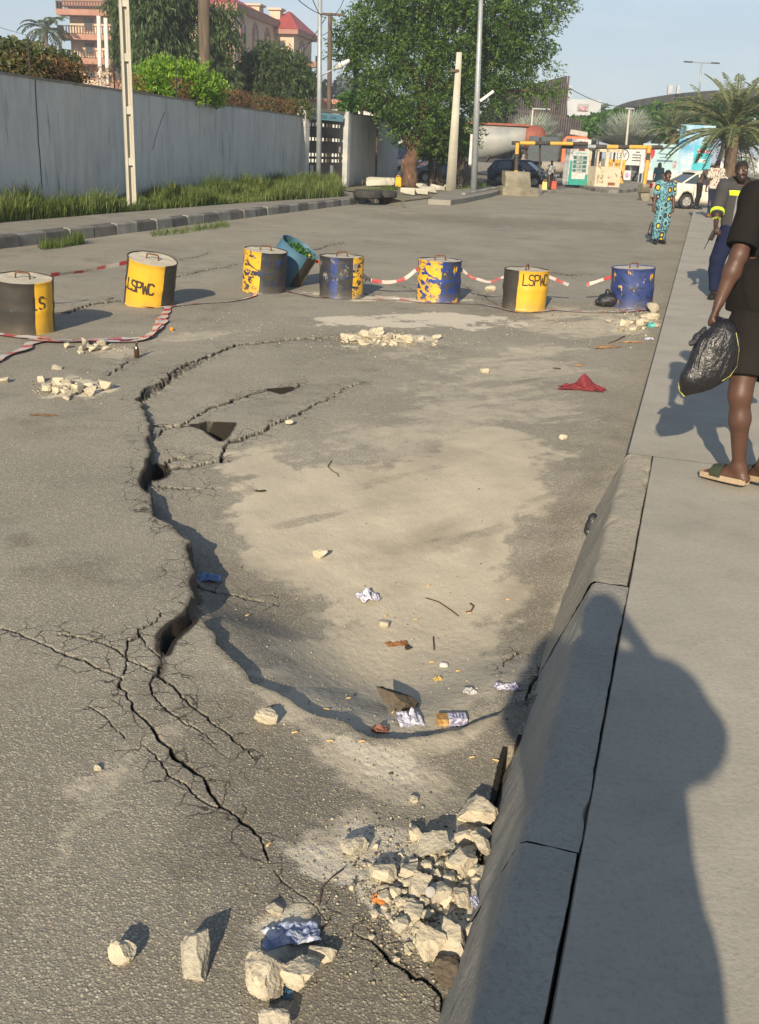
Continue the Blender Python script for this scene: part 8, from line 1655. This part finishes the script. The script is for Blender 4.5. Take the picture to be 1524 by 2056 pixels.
# island with its striped kerb
isl = [(1088,378),(1110,374),(1135,373),(1160,377),(1185,383),(1210,387),(1240,388),(1270,386),(1292,383),(1310,381),(1345,378),(1400,372)]
ip = pxline(isl, ZR); IK = resample(ip, .95)
for i in range(len(IK) - 1): tag(kerb_block(IK[i], IK[i + 1], 200 + i, i % 2 == 1, ZR - .1, -.08, mats=(M_lkerb, M_lkerbd), w_=.2), ('dark' if i % 2 else 'pale') + ' block of the striped kerb round the traffic island', 'kerb block', ('dark' if i % 2 else 'pale') + ' blocks of the island kerb')
iback = [tuple(pix(u, v, -.1)[:2]) for u, v in ((1500, 352), (1420, 349), (1300, 347), (1180, 347), (1080, 352))]
tag(slab('island_pavement', [(p[0] + .02, p[1] + .15) for p in IK] + iback, -.09, .3, M_ledge), kind='structure')
def board(name, c, w_, h_, th, rz, front, label, cat, legs=True, z0=None):
    rt = empty(name, tuple(c), rz, label, cat); MB().box((0, 0, 0), (w_, th, h_)).build('panel', front, rt, bevel=.01)
    if legs: [MB().box((q * w_ * .42, .0, -h_ / 2 - (c[2] - h_ / 2 + .1) / 2), (.08, .08, max(.05, c[2] - h_ / 2 + .1))).build('leg', M_steel, rt) for q in (-1, 1)]
    return rt
sz = lambda px_, Y: px_ * Y / F * 1.02
M_wb = pm('white_board', (.52, .50, .46), (.46, .45, .41), 2, .6); M_tl = pm('teal_green_paint', (.03, .33, .26), (.04, .27, .22), 3, .6); M_tld = pm('dark_teal_print', (.03, .12, .12), (.05, .17, .16), 6, .6); M_txt = pm('dark_print', (.05, .05, .05), rough=.7); M_lb = pm('pale_aqua_print', (.34, .50, .52), (.28, .44, .48), 2, .6)
Yk = 61.; bp = pix(1153, 371, -.09); Yk = bp[1]; hk = sz(80, Yk); rt = empty('information_pillar', (bp[0], bp[1], -.09), R_(20), 'white and teal information pillar left of the guard booth', 'sign pillar')
MB().box((0, 0, hk / 2), (sz(41, Yk), .7, hk)).build('pillar_body', M_wb, rt, bevel=.02); MB().box((0, -.36, hk * .12), (sz(40, Yk), .02, hk * .24)).build('teal_base', M_tl, rt); MB().box((-sz(17, Yk), -.36, hk * .38), (sz(5, Yk), .02, hk * .3)).build('teal_edge', M_tl, rt)
for i in range(4): MB().box((sz(1, Yk), -.365, hk * (.60 - i * .095)), (sz(28, Yk), .02, hk * .075)).build('text_row', M_tld, rt); 
t_ = MB(); [t_.box((sz(1 + (k % 2) * 5, Yk) - .1, -.38, hk * (.60 - i * .095) + (.04 if k < 2 else -.04)), (sz(10 - 3 * (k % 2), Yk), .01, .04)) for i in range(4) for k in range(4)]; t_.build('white_lines', M_wb, rt)
MB().box((0, -.365, hk * .215), (sz(28, Yk), .02, hk * .16)).build('notice', M_wb, rt); MB().box((sz(2, Yk), -.365, hk * .85), (sz(13, Yk), .02, hk * .2)).build('portrait_panel', pm('orange_portrait', (.35, .05, .03), (.12, .03, .03), 6, lo=.45, hi=.55), rt); MB().box((sz(2, Yk), -.37, hk * .70), (sz(26, Yk), .01, .1)).build('heading', pm('pale_teal_text', (.35, .55, .5)), rt)
# booth
bp = pix(1214, 375, -.09); Y = bp[1]; bh = sz(70, Y); bw = sz(50, Y); rt = empty('guard_booth', (bp[0], bp[1] + .6, -.09), R_(12), 'cream painted metal guard booth with rust stains and open window frames', 'booth'); M_booth = pm('rusty_cream_metal', (.56, .50, .38), (.50, .43, .31), 2, .6, .3, 20, extra=((.22, .10, .04), 3, .60)); M_bdk = pm('booth_dark', (.03, .035, .03))
lw = MB(); [lw.box(c, d) for c, d in (((0, -.6, bh * .25), (bw, .06, bh * .5)), ((0, .6, bh * .25), (bw, .06, bh * .5)), ((-bw / 2 + .03, 0, bh * .25), (.06, 1.14, bh * .5)), ((bw / 2 - .03, 0, bh * .25), (.06, 1.14, bh * .5)))]; lw.build('lower_panels', M_booth, rt, bevel=.01)
fm = MB(); [fm.box((x_, y_, bh * .74), (.10, .10, bh * .48)) for x_ in (-bw / 2 + .05, -bw * .14, -bw * .10 + .05, bw / 2 - .05) for y_ in (-.58, .58)]; fm.box((0, -.58, bh * .93), (bw, .1, bh * .12)).box((0, .58, bh * .95), (bw, .1, bh * .08)).box((-bw / 2 + .05, 0, bh * .95), (.1, 1.1, bh * .08)).box((bw / 2 - .05, 0, bh * .95), (.1, 1.1, bh * .08)); fm.build('window_frames', M_booth, rt)
MB().box((0, 0, bh + .05), (bw + .45, 1.7, .08), rx=-.02).build('roof', M_bdk, rt); MB().box((-bw * .12, -.64, bh * .38), (.14, .02, bh * .76)).build('door_post', M_booth, rt); MB().box((bw * .16, -.65, bh * .08), (bw * .28, .02, .16)).build('rust_vent', pm('rust', (.25, .10, .04), rough=.9), rt); MB().box((-bw * .3, -.64, bh * .2), (bw * .25, .01, bh * .22)).build('graffiti', pm('graffiti_marks', (.5, .44, .33), (.2, .15, .1), 9, lo=.5, hi=.56), rt)
# orange notice behind the booth
bp = pix(1238, 368, -.09); Y = bp[1] + 1.2; rt = empty('orange_notice_board', (bp[0], Y, -.09), R_(-8), 'orange framed notice board with dark letter A behind the guard booth', 'notice board'); wv, hv = sz(36, Y), sz(41, Y); M_org = pm('orange_paint', (.66, .33, .03), (.55, .27, .03), 3, .6)
MB().box((0, 0, hv / 2), (wv, .08, hv)).build('panel', M_org, rt, bevel=.01); stroke_quads('A', lambda x, y: (wv * .22 + x, -.05, hv * .12 + y), hv * .38, .09).build('lettering', M_txt, rt); stroke_quads('WEIGH BAY', lambda x, y: (-wv * .42 + x, -.05, hv * .74 + y), .22, .05).build('lettering', M_txt, rt) if False else MB().box((0, -.045, hv * .80), (wv * .84, .01, .22)).build('worn_heading', pm('worn_heading', (.66, .33, .03), (.1, .06, .02), 14, lo=.47, hi=.53), rt)
# banners
def ring(rt, c, r, mat, name='logo', ins=None):
    m2 = MB(); pts = [(c[0] + r * math.cos(a), c[1], c[2] + r * math.sin(a)) for a in np.linspace(0, 6.283, 25)]; m2.tube(pts, .03, 5)
    for pts in ins or []: m2.tube([(c[0] + r * a, c[1], c[2] + r * b) for a, b in pts], .035, 5)
    m2.build(name, mat, rt)
Y = 83.; c = pixY(1262, 313, Y); rt = board('banner', c, sz(62, Y), sz(32, Y), .08, 0, M_wb, 'white banner with a circled emblem and black lines of text behind the booth', 'banner'); w_, h_ = sz(62, Y), sz(32, Y)
ring(rt, (-w_ * .17, -.06, 0), h_ * .34, M_txt, 'emblem', [[(-.6, .3), (-.35, .4), (-.25, .15), (-.5, 0), (-.25, -.15), (-.35, -.4), (-.6, -.3)], [(.0, .5), (.2, -.3), (.5, .5)]]); t_ = MB(); [t_.box((w_ * .26, -.05, h_ * (.22 - i * .15)), (w_ * (.30 if i else .12), .01, .07)) for i in range(4)]; t_.build('text_lines', M_txt, rt)
c = pixY(1325, 318, Y - 1); w_, h_ = sz(66, Y), sz(49, Y); rt = board('banner', c, w_, h_, .08, 0, M_lb, 'pale aqua banner with a red capped portrait at its left', 'banner')
def disc(rt, c, rx, rz_, mat, name, y=-.06):
    n = 24; MB().add([(c[0] + rx * math.cos(2 * math.pi * i / n), y, c[1] + rz_ * math.sin(2 * math.pi * i / n)) for i in range(n)], [tuple(range(n))]).build(name, mat, rt)
disc(rt, (-w_ * .33, h_ * .18), w_ * .17, h_ * .27, pm('red_cap_print', (.42, .04, .05), (.33, .03, .04), 4), 'portrait_cap'); disc(rt, (-w_ * .34, -.02 * h_), w_ * .10, h_ * .22, pm('face_print', (.30, .12, .09), (.5, .3, .25), 5), 'portrait_face', -.07); disc(rt, (-w_ * .36, -h_ * .33), w_ * .13, h_ * .15, pm('pink_robe_print', (.55, .30, .30), (.6, .5, .5), 3), 'portrait_robe', -.075); disc(rt, (w_ * .42, -h_ * .2), w_ * .06, h_ * .15, pm('brown_emblem', (.20, .10, .08), (.5, .5, .5), 6), 'emblem')
t_ = MB(); [t_.box((w_ * .14, -.05, h_ * y_), (w_ * ww, .01, tt)) for y_, ww, tt in ((.38, .42, .14), (.16, .34, .07), (.04, .30, .05), (-.08, .44, .13))]; t_.build('text_lines', pm('slate_print', (.10, .16, .22)), rt)
c = pixY(1290, 320, Y - 1.5); board('banner', c, sz(7, Y), sz(48, Y), .06, 0, M_wb, 'narrow white upright banner strip just left of the red capped portrait', 'banner')
for u, v, w_, h_, lb in ((1258, 352, 15, 17, 'small white notice with a purple blot under the white banner'), (1305, 352, 18, 16, 'small white notice under the aqua banner, left'), (1352, 352, 14, 18, 'white concrete bollard like block under the aqua banner, right')):
    c = pixY(u, v, 80); rt = board('small_notice', c, sz(w_, 80), sz(h_, 80), .15, 0, M_wb, lb, 'notice', False)
    if 'purple' in lb: disc(rt, (0, 0), .15, .18, pm('purple_print', (.30, .12, .35), (.5, .4, .5), 9), 'print', -.09)
M_blu = pm('blue_billboard', (.09, .30, .50), (.36, .50, .58), .55, .6, lo=.42, hi=.58, extra=((.60, .52, .54), .5, .60)); c = pixY(1395, 305, 86.); w_, h_ = sz(64, 86), sz(92, 86); rt = board('billboard', c, w_, h_, .15, .05, M_blu, 'large blue billboard with pale swirls behind the palm', 'billboard')
MB().box((w_ * .22, -.09, -h_ * .12), (w_ * .5, .02, h_ * .50)).build('teal_panel', pm('teal_print', (.05, .38, .45), (.08, .45, .52), 2), rt); MB().box((w_ * .25, -.11, h_ * .02), (w_ * .40, .02, h_ * .07)).build('red_heading', pm('red_white_heading', (.60, .55, .55), (.45, .05, .08), 9, lo=.47, hi=.53), rt); MB().box((w_ * .22, -.11, -h_ * .16), (w_ * .22, .02, h_ * .07)).build('emblem_row', M_wb, rt)
# round topped sign
c = pixY(1488, 328, 70.); w_, h_ = sz(76, 70), sz(36, 70); rt = empty('arched_sign', tuple(c), 0, 'white arched top sign with faint emblems behind the bearded man', 'sign'); n = 20; pr2 = [(-w_ / 2, -h_ * .5), (w_ / 2, -h_ * .5)] + [(w_ / 2 * math.cos(a), -h_ * .05 + h_ * .55 * math.sin(a)) for a in np.linspace(0, math.pi, n)]
k = len(pr2); MB().add([(x_, -.05, z_) for x_, z_ in pr2] + [(x_, .05, z_) for x_, z_ in pr2], [tuple(range(k)), tuple(range(2 * k - 1, k - 1, -1))] + [(i, k + i, k + (i + 1) % k, (i + 1) % k) for i in range(k)]).build('panel', M_wb, rt); ring(rt, (0, -.08, h_ * .1), h_ * .2, M_tl, 'emblem'); disc(rt, (-w_ * .3, -h_ * .15), w_ * .08, h_ * .2, pm('pink_print', (.5, .2, .25), (.6, .5, .5), 9), 'flower_print', -.07); [MB().box((q * w_ * .35, 0, -h_ / 2 - 1), (.08, .08, 2)).build('leg', M_steel, rt) for q in (-1, 1)]

# ================================================================== FAR STRUCTURES
M_slat = pm('dark_slat_metal', (.055, .045, .045), (.10, .085, .08), 1.2, .8); M_ovp = pm('dark_overpass_concrete', (.15, .145, .13), (.09, .088, .08), .5, .95, .3, 2, stretch=(1, 1, .3))
def slats(Yq, pts_top, pts_bot, label):
    base = pixY(pts_bot[0][0], pts_bot[0][1], Yq); rt = empty('slatted_hoarding', tuple(base), 0, label, 'hoarding'); mb = MB(); u0, u1 = pts_top[0][0], pts_top[-1][0]; u = u0
    while u <= u1:
        a_ = pixY(u, np.interp(u, [p[0] for p in pts_top], [p[1] for p in pts_top]), Yq); b_ = pixY(u, np.interp(u, [p[0] for p in pts_bot], [p[1] for p in pts_bot]), Yq); mb.box(tuple((a_ + b_) / 2 - base + V3(0, -.1, 0)), (.15, .2, a_[2] - b_[2])); u += 4.6
    mb.build('slats', M_slat, rt); bk = MB(); vt = [pixY(p[0], p[1], Yq + .2) - base for p in pts_top]; vb = [pixY(p[0], p[1], Yq + .2) - base for p in pts_bot]; bk.add([tuple(v) for v in vt[:1] + vt[-1:] + vb[-1:] + vb[:1]] + [tuple(v + V3(0, .3, 0)) for v in vt[:1] + vt[-1:] + vb[-1:] + vb[:1]], [(0, 1, 2, 3), (7, 6, 5, 4), (0, 4, 5, 1), (1, 5, 6, 2), (2, 6, 7, 3), (3, 7, 4, 0)]); bk.build('backing', pm('slat_gap', (.03, .026, .026), rough=.9), rt)
slats(112, [(1000, 186), (1062, 172), (1100, 163), (1139, 152)], [(1000, 235), (1139, 238)], 'upper dark vertical slatted structure rising above the tanker'); slats(108, [(968, 215), (1070, 222), (1165, 241)], [(968, 320), (1165, 320)], 'lower dark slatted screen behind the tanker and silver palm')
c = pixY(1166, 222, 128); rt = board('white_building', c, sz(66, 128), sz(34, 128), 5, -.12, pm('white_facade', (.42, .44, .46), (.36, .38, .40), .4), 'plain white building top with a pinkish sign beside the slatted structure', 'building', False)
MB().box((0, 0, -sz(34, 128) / 2 - 5), (sz(66, 128) * .98, 4.9, 10)).build('lower_wall', M_ovp, rt)
MB().box((.1, -2.55, .25), (sz(20, 128), .1, sz(12, 128))).build('sign_panel', pm('grey_frame', (.35, .33, .34)), rt); MB().box((.1, -2.62, .1), (sz(15, 128), .1, sz(7, 128))).build('sign_text_panel', pm('pink_sign_print', (.48, .30, .32), (.25, .15, .18), 2.2, lo=.47, hi=.53), rt)
c = pixY(1142, 187, 118); board('rooftop_box', c, sz(9, 118), sz(23, 118), .8, 0, pm('white_facade', (.42, .44, .46)), 'white upright equipment box beside the top of the slats', 'equipment box', False)
# overpass: curved deck with parapet and piers
path = [(1760, 150, 105), (1640, 166, 112), (1540, 175, 118), (1460, 180, 126), (1400, 184, 136), (1350, 189, 146), (1305, 196, 157), (1268, 203, 168), (1243, 211, 180), (1230, 219, 192), (1228, 226, 206), (1236, 232, 225)]
pt = [pixY(u, v, Y) for u, v, Y in path]; D_ = []
for i in range(len(pt) - 1):
    for t in (0, .25, .5, .75):
        p0, p1, p2, p3 = pt[max(i - 1, 0)], pt[i], pt[i + 1], pt[min(i + 2, len(pt) - 1)]; D_.append(.5 * ((2 * p1) + (-p0 + p2) * t + (2 * p0 - 5 * p1 + 4 * p2 - p3) * t * t + (-p0 + 3 * p1 - 3 * p2 + p3) * t ** 3))
D_.append(pt[-1]); rt = empty('overpass', (D_[0][0], D_[0][1], ZR), 0, 'dark curved concrete overpass sweeping in from the right', 'overpass'); org = V3(D_[0][0], D_[0][1], ZR); V = []; sec = [(0, 0), (0, -.95), (.5, -1.1), (.9, -2.1), (7.2, -2.1), (7.6, -1.1), (8.1, -.95), (8.1, 0), (7.8, 0), (7.8, -.85), (.3, -.85), (.3, 0)]
for i, p in enumerate(D_):
    t = unit((D_[min(i + 1, len(D_) - 1)] - D_[max(i - 1, 0)]) * V3(1, 1, 0)); nl = V3(t[1], -t[0], 0)
    for o_x, z in sec: V.append(p - org + nl * o_x + V3(0, 0, z))
k = len(sec); n = len(D_); Q = [(i * k + j, i * k + (j + 1) % k, (i + 1) * k + (j + 1) % k, (i + 1) * k + j) for i in range(n - 1) for j in range(k)]; o = mesh_obj('deck', V, Q, M_ovp, rt); bm = bmesh.new(); bm.from_mesh(o.data); bmesh.ops.holes_fill(bm, edges=bm.edges, sides=0); bmesh.ops.recalc_face_normals(bm, faces=bm.faces); bm.to_mesh(o.data); bm.free()
for i in range(3, n - 2, 6):
    p = D_[i]; t = unit((D_[i + 1] - D_[i - 1]) * V3(1, 1, 0)); c = p - org + V3(t[1], -t[0], 0) * 4; MB().box((c[0], c[1], (c[2] - 2) / 2), (1.4, 1.4, c[2] - 2)).build('pier', M_ovp, rt, bevel=.1)
for i, (u, lb) in enumerate(((1345, 'left of two white upright blocks standing on the overpass edge'), (1361, 'right of two white upright blocks standing on the overpass edge'))):
    c = pixY(u, 180, 143); o = MB().box((0, 0, 0), (sz(8 - 3 * i, 143), .5, sz(14, 143))).build('white_block', pm('white_facade', (.42, .44, .46)), None, bevel=.03); o.location = tuple(c); tag(o, lb, 'block')
# distant lamps
b_ = pixY(1404, 190, 134); rt = empty('street_lamp', tuple(b_), 0, 'tall double arm street lamp on the overpass against the sky', 'street lamp'); tp = pixY(1409, 126, 134) - b_; MB().tube([(0, 0, -1), tp], [.13, .09], 8).build('post', M_steel, rt, True)
for q, (u, v) in ((-1, (1376, 124)), (1, (1442, 127))): e_ = pixY(u, v, 134) - b_; MB().tube([tp, e_], .06, 6).build('arm', M_steel, rt); MB().box(tuple(e_ - V3(q * .35, 0, 0)), (1.0, .35, .14)).build('lamp_head', M_iron, rt)
for (ub, vb, ut, vt, Y, lb) in ((1258, 305, 1264, 218, 88, 'thin white lamp post in front of the silver fan palm'), (1064, 300, 1070, 218, 92, 'thin pale lamp post in front of the slatted screen')):
    a_ = pixY(ub, vb, Y); a_[2] = ZR; rt = empty('street_lamp', tuple(a_), 0, lb, 'street lamp'); e_ = pixY(ut, vt, Y) - a_; MB().tube([(0, 0, 0), e_], [.11, .08], 8).build('post', M_pole, rt, True); MB().box(tuple(e_ + V3(.0 if ut > 1200 else .7, 0, 0)), (.7 if ut > 1200 else 1.5, .25, .1)).build('lamp_head', M_steel, rt)
# overhead wires
M_wire = pm('black_wire', (.03, .03, .03), rough=.6)
def wire(a_, b_, sag, label, r=.014):
    a_, b_ = np.array(a_), np.array(b_); pts = [a_ + (b_ - a_) * t + V3(0, 0, -sag * 4 * t * (1 - t)) for t in np.linspace(0, 1, 14)]; tag(MB().tube(pts, r, 5).build('overhead_wire', M_wire), label, 'wire', 'overhead wires')
wire(pixY(655, 34, 52), pixY(560, 160, 110), .3, 'wire running from the wooden crossarm down towards the pink building', .02); wire(pixY(672, 30, 52), pixY(560, -40, 30), .3, 'wire rising left from the wooden crossarm'); wire(pixY(672, 28, 52), pixY(700, -30, 40), .2, 'wire rising right from the wooden crossarm towards the tree'); wire(pixY(655, 34, 52), pixY(615, -40, 30), .3, 'steep wire from the crossarm to the top of the photo')
wire(pixY(700, 40, 60), pixY(520, 120, 120), .4, 'wire slanting across the lamp pole before the right tower', .02); wire(pixY(1140, 175, 112), pixY(1320, 205, 150), 1.2, 'wire from the slatted structure to the overpass', .035); wire(pixY(695, 110, 52), pixY(712, 200, 56), .1, 'thin wire falling along the left side of the tree')
for i in range(3): wire(pixY(-60, 35 + i * 22, 45), pixY(158, 78 + i * 22, 140), .5, ['topmost', 'middle', 'lowest'][i] + ' of three faint wires crossing the sky by the coconut palm', .012)
# ================================================================== HAZE (thin humid air)
_m = bpy.data.materials.new('thin_haze'); _m.use_nodes = True; _n = _m.node_tree; _n.nodes.clear(); _o = _n.nodes.new('ShaderNodeOutputMaterial'); _v = _n.nodes.new('ShaderNodeVolumePrincipled')
_v.inputs['Color'].default_value = (.82, .88, .95, 1); _v.inputs['Density'].default_value = .0011; _v.inputs['Anisotropy'].default_value = .2; _n.links.new(_v.outputs[0], _o.inputs['Volume'])
_hz = MB().box((0, 130, 19.), (700, 420, 41)).build('haze', _m); tag(_hz, kind='stuff')
sc.cycles.volume_bounces = 0
